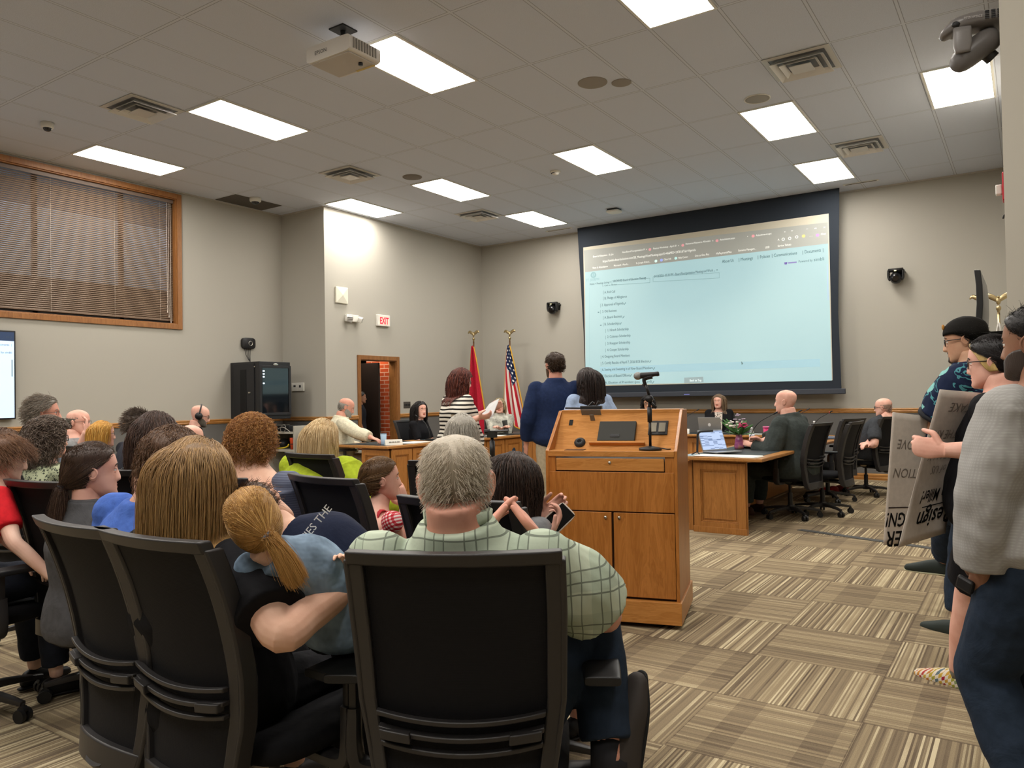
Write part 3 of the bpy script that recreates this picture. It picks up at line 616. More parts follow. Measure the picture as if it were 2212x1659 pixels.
hd = link('camera_head', MB().tube([(-.085, -.01, -.1), (-.06, 0, -.088), (.0, 0, -.045), (.06, 0, -.005), (.085, 0, .01)], [(.03, .03), (.05, .05), (.055, .055), (.052, .052), (.035, .035)], 24, sub=3), plain('5E5A57', .35, .4), t, smooth=1)
link('lens', MB().cyl((.05, .02, -.06), (.075, .025, -.085), .03, 18), M_BLACK, hd, auto=True)
def on_right(px, py): return at_axis(px, py, 0, XR-.03)
q = at(2168, 405, 5.4)
t = thing('fire_alarm', 'red fire alarm strobe with white lens on the right hand wall', 'fire alarm', (XR, q[1], q[2]))
link('body', MB().b2((-.045, -.06, -.1), (0, .06, .1)), plain('B8202C', .4), t, bevel=.01); link('strobe', MB().b2((-.085, -.03, -.05), (-.045, .03, .02)), plain('E8E4DC', .3), t, bevel=.008)
q = at(2176, 330, 5.4)
tag(link('white_wall_box', MB().b2((XR-.03, q[1]-.07, q[2]-.11), (XR, q[1]+.07, q[2]+.11)), M_WHITE, bevel=.008), 'white box on the right hand wall just above the red fire alarm', 'wall box')
q = at(2172, 467, 5.4); tag(link('wall_hook', MB().tube([(XR, q[1], q[2]), (XR-.035, q[1], q[2]+.01), (XR-.045, q[1], q[2]-.015)], .006, 8, sub=4), M_BLACK, smooth=1), 'small black hook on the right hand wall below the fire alarm', 'hook')
# television seen edge on
t = thing('tilted_television', 'black flat television seen edge on at the right hand wall', 'television', (-.34, 7.6, 1.9))
Rm_ = Ry(.12)
link('panel', MB().rings([np.array([Rm_@np.array([x, y, z])+[.05*(1-(z/.42)**2)-.03, 0, 0] for x, y in ((-.02, -.55), (.025, -.55), (.025, .55), (-.02, .55))]) for z in (-.42, -.3, -.15, 0, .15, .3, .42)]), plain('111315', .35, .5), t, bevel=.006)
link('wall_arm', MB().b2((.0, -.05, -.1), (.245, .05, -.04)).b2((.225, -.12, -.2), (.245, .12, .1)), M_DARK, t)
# ---------------------------------------------------------------- flags
def eagle(root, z, lab='finial'):
    m = MB().cyl((0, 0, z-.02), (0, 0, z+.07), .014, 12).ell((0, 0, z+.05), (.026, .026, .034), 14, 8).ell((0, 0, z+.13), (.024, .018, .045), 12, 8).ell((0, -.01, z+.175), (.012, .02, .012), 10, 6)
    for s_ in (-1, 1): m.tube([(0, 0, z+.13), (s_*.05, 0, z+.17), (s_*.1, 0, z+.195), (s_*.135, 0, z+.165)], [(.008, .02), (.01, .03), (.008, .026), (.003, .008)], 10, sub=3, lat=(0, 1, 0))
    return link(lab, m, M_GOLD, root, smooth=1)
def drape(width, length, folds, amp, slant=0, nu=40, nv=40, top=.12):
    """hanging cloth; UV keeps the flag's own coordinates"""
    V = []; F = []; UV = []
    for j in range(nv+1):
        v = j/nv; wd = width*(top+(1-top)*min(1, v*1.15)**.8)
        for i in range(nu+1):
            u = i/nu; x = (u-.5)*wd+slant*v; y = -.05-amp*(.35+v)*math.sin(u*folds*math.pi*2+v*1.2)
            z = -v*length*(1-.12*(u-.5)*2*(-1))-.06*abs(u-.5)*(1-v); V.append((x, y, z)); UV.append((u, v))
    for j in range(nv):
        for i in range(nu): a = j*(nu+1)+i; F.append((a, a+1, a+nu+2, a+nu+1))
    me = bpy.data.meshes.new('cloth'); me.from_pydata(V, [], F); ul = me.uv_layers.new(name='UVMap')
    for p in me.polygons:
        p.use_smooth = True
        for li in p.loop_indices: ul.data[li].uv = UV[me.loops[li].vertex_index]
    o = bpy.data.objects.new('t', me); return me
def solid(o, th=.002): m = o.modifiers.new('s', 'SOLIDIFY'); m.thickness = th; m.offset = 0
tf = NT('striped_flag_cloth', .7, .2); uvn = tf.n.new('ShaderNodeUVMap').outputs[0]; U, V_, _ = tf.xyz(uvn)
sd = tf.math('ADD', U, tf.math('MULTIPLY', V_, -.16))
stripe = tf.math('GREATER_THAN', tf.math('FRACT', tf.math('MULTIPLY', sd, 6.0)), .5)
canton = tf.math('MULTIPLY', tf.math('LESS_THAN', V_, tf.math('ADD', .50, tf.math('MULTIPLY', tf.math('ABSOLUTE', tf.math('SUBTRACT', U, .55)), -.5))), tf.math('GREATER_THAN', U, .1))
su, sv = tf.math('MULTIPLY', U, 5.0), tf.math('MULTIPLY', V_, 22.0)
sv2 = tf.math('FLOOR', sv); su2 = tf.math('ADD', su, tf.math('MULTIPLY', tf.math('FLOORED_MODULO', sv2, 2.0), .5))
dx = tf.math('MULTIPLY', tf.math('SUBTRACT', tf.math('FRACT', su2), .5), 1.0); dy = tf.math('MULTIPLY', tf.math('SUBTRACT', tf.math('FRACT', sv), .5), .75)
star = tf.math('LESS_THAN', tf.math('ADD', tf.math('MULTIPLY', dx, dx), tf.math('MULTIPLY', dy, dy)), .045)
cl = tf.mix(stripe, 'B3202E', 'DDD6CC'); cl = tf.mix(canton, cl, tf.mix(star, '1D2A4E', 'E4E2DC')); tf.col(cl)
M_FRINGE = plain('C89A34', .6, name='gold_fringe')
def flag(px, lab, kind, X=None):
    FY = 12.65 if kind == 'us' else 12.3; q = at_axis(px, 725, 1, FY); t = thing('flag', lab, 'flag', (q[0], FY, 0))
    link('pole', MB().cyl((0, 0, .05), (0, 0, 2.5), .014, 12), wood('flag_pole_wood', '6B4526', '4A2E18', 2), t, smooth=1)
    link('base', MB().lathe((0, 0, 0), [(.15, 0), (.15, .02), (.12, .04), (.04, .06), (.02, .09)], 24), M_GOLD, t, smooth=1)
    eagle(t, 2.5)
    if kind == 'us': me = drape(.52, 1.62, 2.2, .045, .17); z0 = 2.42; mt = tf.m
    else: me = drape(.38, 1.7, 1.6, .05, .12); z0 = 2.42; mt = fabric('red_flag_cloth', 'A81C30', .7, .1)
    me.transform(Matrix.Translation((.02, -.02, z0))); c = link('cloth', me, mt, t); solid(c)
    n = 41; edge = [me.vertices[j*n+n-1].co for j in range(n)]; bot = [me.vertices[(n-1)*n+i].co for i in range(n)]; lf = [me.vertices[j*n].co for j in range(n)]
    link('fringe', MB().tube([tuple(e) for e in edge], .014, 6).tube([tuple(e) for e in bot], .012, 6).tube([tuple(e) for e in lf], .008, 6), M_FRINGE, c, smooth=1)
    return t
flag(1101, 'stars and stripes flag with gold fringe on an eagle topped pole', 'us'); flag(1023, 'red flag with gold fringe on an eagle topped pole behind the striped dress', 'red')
for px, y_, lab, cl in ((2120, 10.6, 'eagle topped flag pole with blue cloth seen above the black cap', '3B3F86'), (2170, 8.6, 'flag pole with gold eagle and white cloth right of the tilted television', 'C9C6C0')):
    q = at(px, 655, y_*.98); q[0] = min(q[0], -.26); t = thing('flag', lab, 'flag', (q[0], q[1], 0))
    link('pole', MB().cyl((0, 0, .03), (0, 0, q[2]-.1), .014, 12), M_GOLD, t, smooth=1); link('base', MB().lathe((0, 0, 0), [(.15, 0), (.15, .02), (.04, .06)], 20), M_GOLD, t, smooth=1); eagle(t, q[2]-.1)
    me = drape(.22, 1.3, 1.6, .03, .0, 20, 20); me.transform(Matrix.Translation((0, 0, q[2]-.2))); solid(link('cloth', me, plain(cl, .7), t))
# ---------------------------------------------------------------- desks of the board
def panel_face(m, a, b, z0, z1, out, st=.07):
    """one framed recessed panel between points a and b (xy) of a front"""
    a, b = np.array(a, float), np.array(b, float); L = np.linalg.norm(b-a); ex = (b-a)/L; o = np.array(out, float); ang = math.atan2(ex[1], ex[0]); R = Rz(ang)
    def bx(u0, u1, w0, w1, d0, d1):
        c = a+ex*(u0+u1)/2+o*(d0+d1)/2; m.box((c[0], c[1], (w0+w1)/2), (u1-u0, abs(d1-d0), w1-w0), R)
    bx(0, st, z0, z1, 0, .02); bx(L-st, L, z0, z1, 0, .02); bx(st, L-st, z0, z0+st*1.1, 0, .02); bx(st, L-st, z1-st, z1, 0, .02)
    i = st+.012
    for u0, u1, w0, w1 in ((st, i, z0+st*1.1, z1-st), (L-i, L-st, z0+st*1.1, z1-st), (i, L-i, z0+st*1.1, z0+st*1.1+.012), (i, L-i, z1-st-.012, z1-st)): bx(u0, u1, w0, w1, 0, .012)
    bx(st+.03, L-st-.03, z0+st*1.1+.03, z1-st-.03, 0, .008); return m
M_DESKT = wood('desk_top_oak', 'C08A4C', '966434', 1, .3); M_DESK = wood('desk_panel_oak', 'B97E42', '8E5C2A', 2, .35)
M_LEATHER = plain('2B3234', .5, name='desk_pad')
def desk(lab, outline, faces, z=.755, group='board desks arranged in a horseshoe'):
    """outline of the worktop (ccw), faces: list of (a, b, out, n panels)"""
    c = np.mean(np.array(outline), 0); t = thing('board_desk', lab, 'desk', (c[0], c[1], 0), 0, group); P = [(x-c[0], y-c[1]) for x, y in outline]
    link('worktop', MB().prism([(x, y, z-.035) for x, y in P], (0, 0, .035)), M_DESKT, t, bevel=.008)
    link('desk_pad', MB().prism([(x*.8, y*.88, z) for x, y in P], (0, 0, .002)), M_LEATHER, t)
    for a, b, out, n in faces:
        a = np.array(a)-c; b = np.array(b)-c; o = np.array(out, float); ex = (b-a)/np.linalg.norm(b-a); L = np.linalg.norm(b-a); m = MB()
        m.prism([(*(a), .0), (*(b), .0), (*(b-o*.03), .0), (*(a-o*.03), .0)], (0, 0, z-.035))
        for k in range(n): panel_face(m, a+ex*(L*k/n+.01), a+ex*(L*(k+1)/n-.01), .03, z-.06, o)
        m.prism([(*(a+o*.026), 0), (*(b+o*.026), 0), (*b, 0), (*a, 0)], (0, 0, .06)); link('front_panel', m, M_DESK, t, bevel=.002)
    return t
desk('board desk nearest the doorway with two framed oak panels, under the light blue tumbler', [(-8.2, 7.62), (-7.08, 7.58), (-7.02, 8.6), (-7.85, 8.75), (-8.1, 8.6)], [((-7.62, 7.65), (-7.1, 7.65), (0, -1), 1), ((-7.1, 7.65), (-7.1, 8.5), (1, 0), 2)])
desk('board desk section between the standing woman in stripes and the flags', [(-7.85, 8.75), (-7.02, 8.6), (-7.02, 10.95), (-7.85, 11.2)], [((-7.1, 9.3), (-7.1, 10.85), (1, 0), 3)])
desk('board desk corner section behind the man in the navy blazer', [(-7.85, 11.2), (-7.02, 10.95), (-6.55, 11.55), (-6.55, 12.25), (-7.4, 12.25)], [((-7.08, 10.97), (-6.6, 11.6), unit((.63, -.48)), 1)])
desk('long back run of the board desk under the projection screen', [(-6.55, 11.55), (-3.0, 11.55), (-2.85, 12.2), (-6.55, 12.25)], [((-6.55, 11.65), (-2.95, 11.65), (0, -1), 7)])
desk('right wing of the board desk with its framed end panel towards the lectern', [(-2.97, 7.42), (-2.12, 7.40), (-2.1, 11.6), (-2.85, 12.2), (-3.0, 11.55)], [((-2.84, 7.5), (-2.3, 7.5), (0, -1), 1), ((-2.9, 11.5), (-2.9, 7.55), (-1, 0), 5)])
# ---------------------------------------------------------------- lectern
LR = .26; lect = thing('lectern', 'large oak lectern cabinet with drawer, two doors and sloped back board', 'lectern', (-2.118, 4.207, 0), LR)
HW = .4035; B = MB()
side = [(0, .03), (0, 1.045), (.03, 1.06), (.33, 1.285), (.56, 1.285), (.56, .03)]
for s_ in (-1, 1): link('side_panel', MB().prism([(s_*HW-(.02 if s_ > 0 else 0), y, z) for y, z in side], (.02, 0, 0)), M_LECT, lect, bevel=.003)
link('carcass', MB().b2((-HW+.02, .02, .03), (HW-.02, .54, .98)), plain('3B2412', .6), lect)
link('shelf_edge', MB().b2((-HW+.018, -.004, 1.01), (HW-.018, .17, 1.045)), M_LECTH, lect, bevel=.003)
link('drawer', MB().b2((-.335, -.002, .925), (.325, .02, 1.0)), M_LECTH, lect, bevel=.002)
link('drawer_side_frame', MB().b2((-HW+.02, .004, .68), (-.34, .02, 1.01)).b2((.33, .004, .68), (HW-.02, .02, 1.01)), M_LECT, lect)  # veneer strips left and right of the drawer, slightly set back
link('drawer_lock', MB().cyl((0, -.006, .975), (0, .0, .975), .009, 14), M_METAL, lect, smooth=1)
link('middle_panel', MB().b2((-HW+.022, .0, .682), (HW-.022, .02, .918)), M_LECT, lect, bevel=.002)
for s_, x0, x1 in ((-1, -HW+.022, .004), (1, .018, HW-.022)):
    dr = link('door', MB().b2((x0, -.002, .175), (x1, .018, .675)), M_LECT, lect, bevel=.002)
    link('door_lock', MB().cyl(((x1-.035) if s_ < 0 else (x0+.035), -.01, .645), ((x1-.035) if s_ < 0 else (x0+.035), 0, .645), .009, 14), M_METAL, dr, smooth=1)
link('plinth', MB().b2((-HW-.012, -.028, .03), (HW+.012, .58, .16)), M_LECTH, lect, bevel=.003)
th = math.atan2(.225, .19)
link('sloped_board', MB().prism([(-HW+.02, .14, 1.045), (-HW+.02, .33, 1.27), (-HW+.02, .35, 1.26), (-HW+.02, .16, 1.03)], (2*HW-.04, 0, 0)), M_LECTH, lect)
link('top_cap', MB().b2((-HW+.02, .325, 1.262), (HW-.02, .56, 1.288)), M_LECTH, lect, bevel=.003)
SB = basis((1, 0, 0), (0, math.cos(th), math.sin(th)), (0, -math.sin(th), math.cos(th)), (0, .14, 1.045))
def on_slope(m): m.xf(np.array(SB.to_3x3()), np.array(SB.translation)); return m
link('reading_ledge', on_slope(MB().b2((-.16, .03, 0), (.19, .045, .03))), M_LECTH, lect, bevel=.002)
link('vent_grille', MB().b2((-.29, .03, 1.045), (-.17, .11, 1.048)), plain('5A3A20', .6), lect)
link('cable_grommet', on_slope(MB().lathe((-.225, .05, 0), [(.036, 0), (.036, .008), (.02, .02), (.014, .02), (.012, .004)], 24)), M_DARK, lect, smooth=1)
cpn = link('connector_plate', on_slope(MB().b2((.2, .11, 0), (.32, .22, .008))), M_BLACK, lect, bevel=.003)
link('connector_socket', on_slope(MB().b2((.215, .13, .008), (.25, .2, .012)).b2((.265, .13, .008), (.305, .2, .012))), plain('8A8474', .4, .5, .4), cpn)
link('caster', MB().cyl((-.35, .06, .02), (-.32, .06, .02), .02, 12).cyl((.32, .06, .02), (.35, .06, .02), .02, 12).cyl((-.35, .5, .02), (-.32, .5, .02), .02, 12).cyl((.32, .5, .02), (.35, .5, .02), .02, 12), M_BLACK, lect)
def lw(p): v = Rz(LR)@np.array(p)+np.array([-2.118, 4.207, 0]); return v
def on_lect(mb): return mb.xf(Rz(LR), (-2.118, 4.207, 0))
q = on_slope(MB().b2((-.11, .046, .004), (.125, .2, .03))); o = tag(link('black_binder', on_lect(q), plain('33332F', .7), bevel=.004), 'black panel case propped on the ledge of the lectern', 'case')
hnd = on_lect(on_slope(MB().tube([(-.03, .085, .03), (.03, .085, .03)], [(.012, .004)]*2, 10))); link('handle', hnd, M_BLACK, o)
tag(link('black_tape_patch', on_lect(on_slope(MB().b2((-.32, .19, .0015), (-.295, .235, .003)))), plain('141414', .8)), 'small black tape patch on the sloped board of the lectern', 'tape')
t = thing('clip_on_microphone_base', 'black clip device taped to the top edge of the lectern', 'clip', lw((-.21, .36, 1.29)), LR)
link('clip_body', MB().b2((-.05, -.03, 0), (.09, .02, .025)), M_BLACK, t, bevel=.004); link('levers', MB().tube([(.0, 0, .02), (.03, 0, .05), (.04, 0, .04)], .006, 6).tube([(.05, 0, .02), (.07, 0, .055)], .006, 6).tube([(-.05, 0, .01), (-.16, .01, .012)], .006, 6), M_BLACK, t)
link('grey_tape', MB().box((.03, -.055, -.02), (.13, .05, .002), Rx(-.87+math.pi)).box((.045, -.085, -.055), (.03, .06, .002), Rx(-.87+math.pi)), plain('7C7C78', .6), t)
mc = thing('desk_microphone_stand', 'black desk microphone stand with round base on the lectern', 'microphone stand', lw((.235, .075, 1.046)), LR)
link('round_base', MB().lathe((0, 0, 0), [(.066, 0), (.07, .006), (.068, .014), (.03, .022), (.012, .026)], 32), M_BLACK, mc, smooth=1)
link('pole', MB().cyl((0, 0, .02), (0, 0, .19), .0085, 12).cyl((0, 0, .17), (0, 0, .26), .014, 16).cyl((0, 0, .25), (0, 0, .30), .0095, 12), M_BLACK, mc, smooth=1)
link('boom_joint', MB().cyl((0, -.02, .31), (0, .02, .31), .022, 18).tube([(0, 0, .3), (.02, .0, .275), (.04, 0, .255)], .009, 8).tube([(.0, .0, .33), (-.022, 0, .4)], .0085, 10).tube([(-.02, 0, .385), (-.04, 0, .4)], .006, 8), M_BLACK, mc, smooth=1)
link('clip', MB().tube([(-.022, 0, .395), (-.03, 0, .425), (-.01, 0, .44), (.02, 0, .445)], [.01, .012, .015, .014], 12, sub=3), M_BLACK, mc, smooth=1)
mi = thing('microphone', 'black handheld microphone with grey mesh head clipped above the lectern', 'microphone', lw((.235-.005, .075, 1.046+.452)), LR)
tm = NT('mic_mesh', .45, .5, .7); tm.col('8A8A88'); tm.bump(tm.voro(tm.obj(), 420), .6, .002)
link('grille', MB().ell((-.062, 0, -.002), (.026, .024, .024), 24, 14), tm.m, mi, smooth=1); link('handle', MB().tube([(-.045, 0, 0), (-.03, 0, 0), (.04, 0, .007), (.06, 0, .008), (.066, 0, .009)], [.019, .019, .0135, .015, .012], 18), M_BLACK, mi, smooth=1)
t = thing('cable_coil', 'thin black cable end lying by the microphone base on the lectern', 'cable', lw((.3, .11, 1.05)), LR); link('cable', MB().tube([(-.02, 0, 0), (0, .01, .004), (.03, .0, 0), (.05, .01, 0)], .004, 8, sub=4), M_BLACK, t, smooth=1)
# ---------------------------------------------------------------- task chair
def chair_surf(u, v):
    """backrest surface: u -1..1 across, v 0..1 up"""
    z = .33+.72*v; y = -.30+.16*v-.30*v*v if v < .3 else -.2745-.02*(v-.3)-.17*(v-.3)**2*1.3
    hw = np.interp(v, [0, .1, .3, .5, .8, 1], [.165, .185, .215, .235, .24, .238]); return np.array([u*hw, y+.035*u*u-.02, z])
def patch(m, u0, u1, v0, v1, th, nu=8, nv=10, off=0.0, arch=0.0):
    G = [[chair_surf(u0+(u1-u0)*i/nu, v0+(v1-v0)*j/nv + arch*(1-(u0+(u1-u0)*i/nu)**2)) for i in range(nu+1)] for j in range(nv+1)]
    F = []; V = []
    for d in (off-th/2, off+th/2):
        for r in G:
            for p in r: V.append(p+[0, d, 0])
    n = (nu+1)*(nv+1); W_ = nu+1
    for j in range(nv):
        for i in range(nu): a = j*W_+i; F.append([a, a+1, a+W_+1, a+W_]); F.append([n+a+W_, n+a+W_+1, n+a+1, n+a])
    per = [i for i in range(W_)]+[j*W_+nu for j in range(1, nv+1)]+[nv*W_+i for i in range(nu-1, -1, -1)]+[j*W_ for j in range(nv-1, 0, -1)]
    for k in range(len(per)): a, b = per[k], per[(k+1) % len(per)]; F.append([b, a, n+a, n+b])
    return m.add(V, F)
M_FRAME = plain('2C2A2A', .42, .45, name='chair_frame_plastic'); M_SEATF = fabric('black_seat_fabric', '19191B', .9, .15)
tm = NT('chair_mesh', .75, .2); xx, yy, zz = tm.xyz()
wv = tm.math('MAXIMUM', tm.math('PINGPONG', tm.math('MULTIPLY', xx, 260.0), .5), tm.math('PINGPONG', tm.math('MULTIPLY', zz, 260.0), .5)); tm.col('17171A'); tm.bump(wv, .4, .002)
M_MESH = tm.m
def make_chair(lab):
    t = thing('task_chair', lab, 'chair')
    m = MB(); patch(m, -1, 1, .955, 1.0, .038, 14, 3, -.004)
    for s_ in (-1, 1):
        patch(m, s_*1.0, s_*.84, .05, .96, .032, 3, 16); patch(m, s_*1.03, s_*.97, .02, .97, .05, 1, 16, .006)
    patch(m, -1, 1, .0, .1, .04, 14, 3, 0, .015); link('backrest_frame', m, M_FRAME, t, bevel=.005, auto=True)
    m = MB(); patch(m, -.85, .85, .08, .96, .006, 14, 18, .004); link('backrest_mesh', m, M_MESH, t, smooth=0, auto=True)
    m = MB()
    for v0, th_ in ((.465, .02), (.415, .026), (.365, .02)): patch(m, -.84, .84, v0, v0+.018, th_, 14, 1, -.022, -.035)
    for s_ in (-1, 1): patch(m, s_*.82, s_*.5, .392, .425, .024, 4, 2, -.034, -.02)
    link('lumbar_support', m, M_FRAME, t, auto=True, bevel=.003)
    sm = MB().rings([np.array([[math.copysign(abs(math.cos(a))**.45, math.cos(a))*.245*k, math.copysign(abs(math.sin(a))**.45, math.sin(a))*.235*k+.03, z] for a in np.arange(32)/32*2*math.pi]) for z, k in ((.415, .9), (.425, .99), (.455, 1.0), (.472, .93), (.475, .6), (.47, .1))])
    link('seat', sm, M_SEATF, t, smooth=1)
    sp_ = MB().tube([(0, -.33, .36), (0, -.29, .33), (0, -.18, .37), (0, .0, .385)], [(.05, .018), (.05, .02), (.045, .022), (.09, .03)], 12, sub=4)
    link('spine_bracket', sp_.b2((-.1, -.1, .375), (.1, .12, .415)), M_FRAME, t, auto=True)
    for s_ in (-1, 1):
        a = link('armrest', MB().tube([(s_*.17, .0, .395), (s_*.30, -.01, .40), (s_*.33, -.01, .44), (s_*.33, -.01, .56)], [(.03, .016), (.03, .018), (.032, .02), (.03, .016)], 12, lat=(0, 1, 0), sub=4, pw=4).tube([(s_*.33, -.01, .54), (s_*.33, -.01, .665)], [(.022, .012)]*2, 10, lat=(0, 1, 0), pw=4), M_FRAME, t, auto=True)
        pd = MB().tube([(s_*.33, -.13, .672), (s_*.33, .0, .672), (s_*.325, .15, .672)], [(.046, .012), (.05, .014), (.046, .012)], 24, lat=(1, 0, 0), sub=3, pw=5)
        link('arm_pad', pd, M_BLACK, a, auto=True, bevel=.003)
    link('gas_column', MB().cyl((0, 0, .09), (0, 0, .27), .026, 16).cyl((0, 0, .25), (0, 0, .4), .016, 16), M_BLACK, t, auto=True)
    sb = MB().cyl((0, 0, .075), (0, 0, .135), .045, 20, .036)
    for k in range(5):
        a = k*2*math.pi/5+math.pi/2; d = np.array([math.cos(a), math.sin(a), 0]); l = (-d[1], d[0], 0)
        sb.tube([d*.02+[0, 0, .105], d*.16+[0, 0, .1], d*.31+[0, 0, .078]], [(.03, .02), (.022, .017), (.014, .012)], 10, lat=l, sub=3, pw=4)
    link('star_base', sb, M_FRAME, t, auto=True)
    for k in range(5):
        a = k*2*math.pi/5+math.pi/2; d = np.array([math.cos(a), math.sin(a), 0])*.31; l = np.array([-d[1], d[0], 0])/.31
        m = MB().cyl(d+[0, 0, .05], d+[0, 0, .08], .009, 8)
        for s_ in (-1, 1): m.cyl(d+l*s_*.008+[0, 0, .029], d+l*s_*.026+[0, 0, .029], .029, 16)
        m.tube([d+l*-.012+[0, 0, .05], d+l*.012+[0, 0, .05]], .02, 10); link('caster', m, M_BLACK, t, auto=True)
    return t
CH0 = make_chair('x'); _used = [False]
CG1, CG2 = 'audience task chairs', 'board task chairs'
def chair(x, y, h, lab, group=CG1):
    if not _used[0]:
        _used[0] = True; CH0.location = (x, y, 0); CH0.rotation_euler = (0, 0, h); CH0['label'] = lab; CH0['group'] = group; return CH0
    return dup(CH0, (x, y, 0), h, lab, group)
def chair_at(tl, tr, lab, zt=1.04, group=CG1, h=None):
    """chair whose back's top edge runs between two measured points"""
    A = CAM_P+(CF+CR*(tl[0]-1106)/CAM_F-CU*(tl[1]-829.5)/CAM_F)*1.0; 
    def onz(p): d = CF+CR*(p[0]-1106)/CAM_F-CU*(p[1]-829.5)/CAM_F; return CAM_P+d*((zt-1.38)/d[2])
    a, b = onz(tl), onz(tr); hh = math.atan2((b-a)[1], (b-a)[0]) if h is None else h
    c = (a+b)/2; d = np.array([-math.sin(hh), math.cos(hh), 0]); p = c+d*.40
    return chair(p[0], p[1], hh, lab, group)
chair_at((0, 1038), (158, 1048), 'black task chair holding the dark haired girl in grey, at the left edge', h=.12)
chair_at((78, 1121), (218, 1150), 'black task chair of the person in blue, second from the left in the near row')
chair_at((205, 1146), (425, 1180), 'black task chair directly behind the long haired woman in black', h=.0)
chair_at((766, 1207), (1195, 1213), 'large black task chair nearest the camera behind the man in plaid', 1.03, h=.52)
chair_at((627, 1022), (760, 1047), 'empty black task chair between the navy shirt and the girl in red gingham', h=-.12)
chair_at((618, 978), (712, 988), 'black task chair behind the blonde woman in lime green', h=-.1)
chair(-1.98, 9.25, 1.48, 'empty black task chair just behind the chair of the man in the suit', CG2)
chair(-2.15, 10.35, 1.2, 'empty black task chair seen from the side, left of the man in the polo shirt', CG2)
# ---------------------------------------------------------------- things on the board desks
TZ = .757
def bottle(p, lab, capc='E8E8E8', label='C8CCD4', group='plastic water bottles on the desks'):
    t = thing('water_bottle', lab, 'bottle', p, 0, group); g = NT('clear_bottle', .08, .5); g.col('D6E0E2'); g.b.inputs['Transmission Weight'].default_value = .85; g.b.inputs['IOR'].default_value = 1.2
    link('bottle_body', MB().lathe((0, 0, 0), [(.028, 0), (.032, .01), (.031, .07), (.029, .09), (.032, .11), (.032, .14), (.022, .175), (.013, .19), (.013, .197)], 24), _bt[0], t, smooth=1)
    link('bottle_label', MB().lathe((0, 0, 0), [(.0325, .085), (.0325, .135)], 24), plain(label, .5), t, smooth=1); link('cap', MB().lathe((0, 0, 0), [(.0145, .193), (.0145, .21), (.005, .212)], 16), plain(capc, .4), t, smooth=1); return t
g = NT('clear_bottle', .1, .5); g.col('CAD2D4'); g.b.inputs['Transmission Weight'].default_value = .7; _bt = [g.m]
bottle((*at_axis(924, 945, 2, TZ)[:2], TZ), 'water bottle on the left board desk in front of the dark haired woman')
bottle((-3.82, 11.72, TZ), 'water bottle with blue label beside the open laptop under the screen', label='4A5AA8'); bottle((-2.86, 9.05, TZ), 'water bottle on the right wing desk behind the open laptop'); bottle((-2.55, 11.5, TZ), 'water bottle with blue label behind the pink tumbler', label='4A5AA8'); bottle((-2.78, 9.3, TZ), 'short water bottle between the flower vase and the pink tumbler')
def name_plate(p, rz, lab, txt):
    t = thing('name_plate', lab, 'name plate', p, rz, 'white name plates on the board desks'); W_ = .24
    link('card', MB().prism([(-W_/2, -.03, 0), (-W_/2, .0, .075), (-W_/2, .004, .075), (-W_/2, .03, 0)], (W_, 0, 0)), plain('DEDCD2', .6), t)
    m = MB(); u = -.07   # the printed name, too small to read in the photograph: short dark strokes
    for k, L in enumerate(txt): m.box((u+L/2, -.0215, .04), (L, .001, .012), Rx(-.38)); u += L+.008
    link('name_lettering', m, plain('6a6962', .7), t)
q = at_axis(838, 952, 2, TZ); name_plate((-7.22, 7.85, TZ), 1.0, 'white name plate beside the light blue tumbler on the left desk', (.035, .03, .02, .04))
name_plate((-7.25, 9.35, TZ), 1.3, 'white name plate right of the water bottle on the left desk', (.05, .06)); name_plate((-4.6, 11.7, TZ), 0, 'white name plate left of the silver laptop under the screen', (.02, .035, .06))
name_plate((-7.0, 11.05, TZ), .8, 'white name plate in front of the woman in the denim jacket', (.03, .05)); name_plate((-2.7, 11.65, TZ), 0, 'white name plate behind the flowers on the right wing desk', (.04, .05))
t = thing('tumbler', 'light blue tumbler on the left board desk beside a name plate', 'tumbler', (-7.34, 7.78, TZ))
link('cup', MB().lathe((0, 0, 0), [(.033, 0), (.036, .02), (.042, .15)], 24), plain('9DB6CE', .45), t, smooth=1); link('lid', MB().lathe((0, 0, 0), [(.043, .15), (.043, .162), (.01, .163)], 24), plain('5C6A78', .4), t, smooth=1)
t = thing('tumbler', 'pink tumbler with straw lid on the right wing desk in front of the suited man', 'tumbler', (-2.72, 9.75, TZ))
link('cup', MB().lathe((0, 0, 0), [(.034, 0), (.036, .02), (.052, .19)], 24), plain('C01E62', .4), t, smooth=1); link('lid', MB().lathe((0, 0, 0), [(.055, .19), (.055, .205), (.01, .206)], 24), plain('D86A98', .4), t, smooth=1); link('wrap_label', MB().lathe((0, 0, 0), [(.0445, .06), (.05, .14)], 8), plain('E2C8D0', .6), t)
t = thing('flower_vase', 'glass vase of pink and white flowers with green leaves on the right wing desk', 'vase', (-2.72, 8.62, TZ))
vg = NT('iridescent_glass', .15, .5); vg.col(vg.ramp(vg.noise(vg.obj(), 14, 2), [(.35, '8A3F78'), (.55, 'B46A8C'), (.7, 'B08A4A')])); link('vase', MB().lathe((0, 0, 0), [(.05, 0), (.055, .03), (.04, .12), (.032, .145), (.038, .16)], 24), vg.m, t, smooth=1)
lf = MB()
for k in range(46):
    a = random.uniform(0, 6.28); e = random.uniform(.1, 1.2); L = random.uniform(.1, .2); d = np.array([math.cos(a)*math.cos(e), math.sin(a)*math.cos(e), math.sin(e)])
    if k < 12: d = unit([-.75+random.uniform(-.2, .2), .1, .7]); L = random.uniform(.18, .27)
    p = np.array([0, 0, .15]); lf.tube([p, p+d*L*.6, p+d*L], [(.004, .002), (.02, .002), (.003, .001)], 6, sub=3)
link('leaves', lf, plain('3F6A35', .6), t, smooth=1)
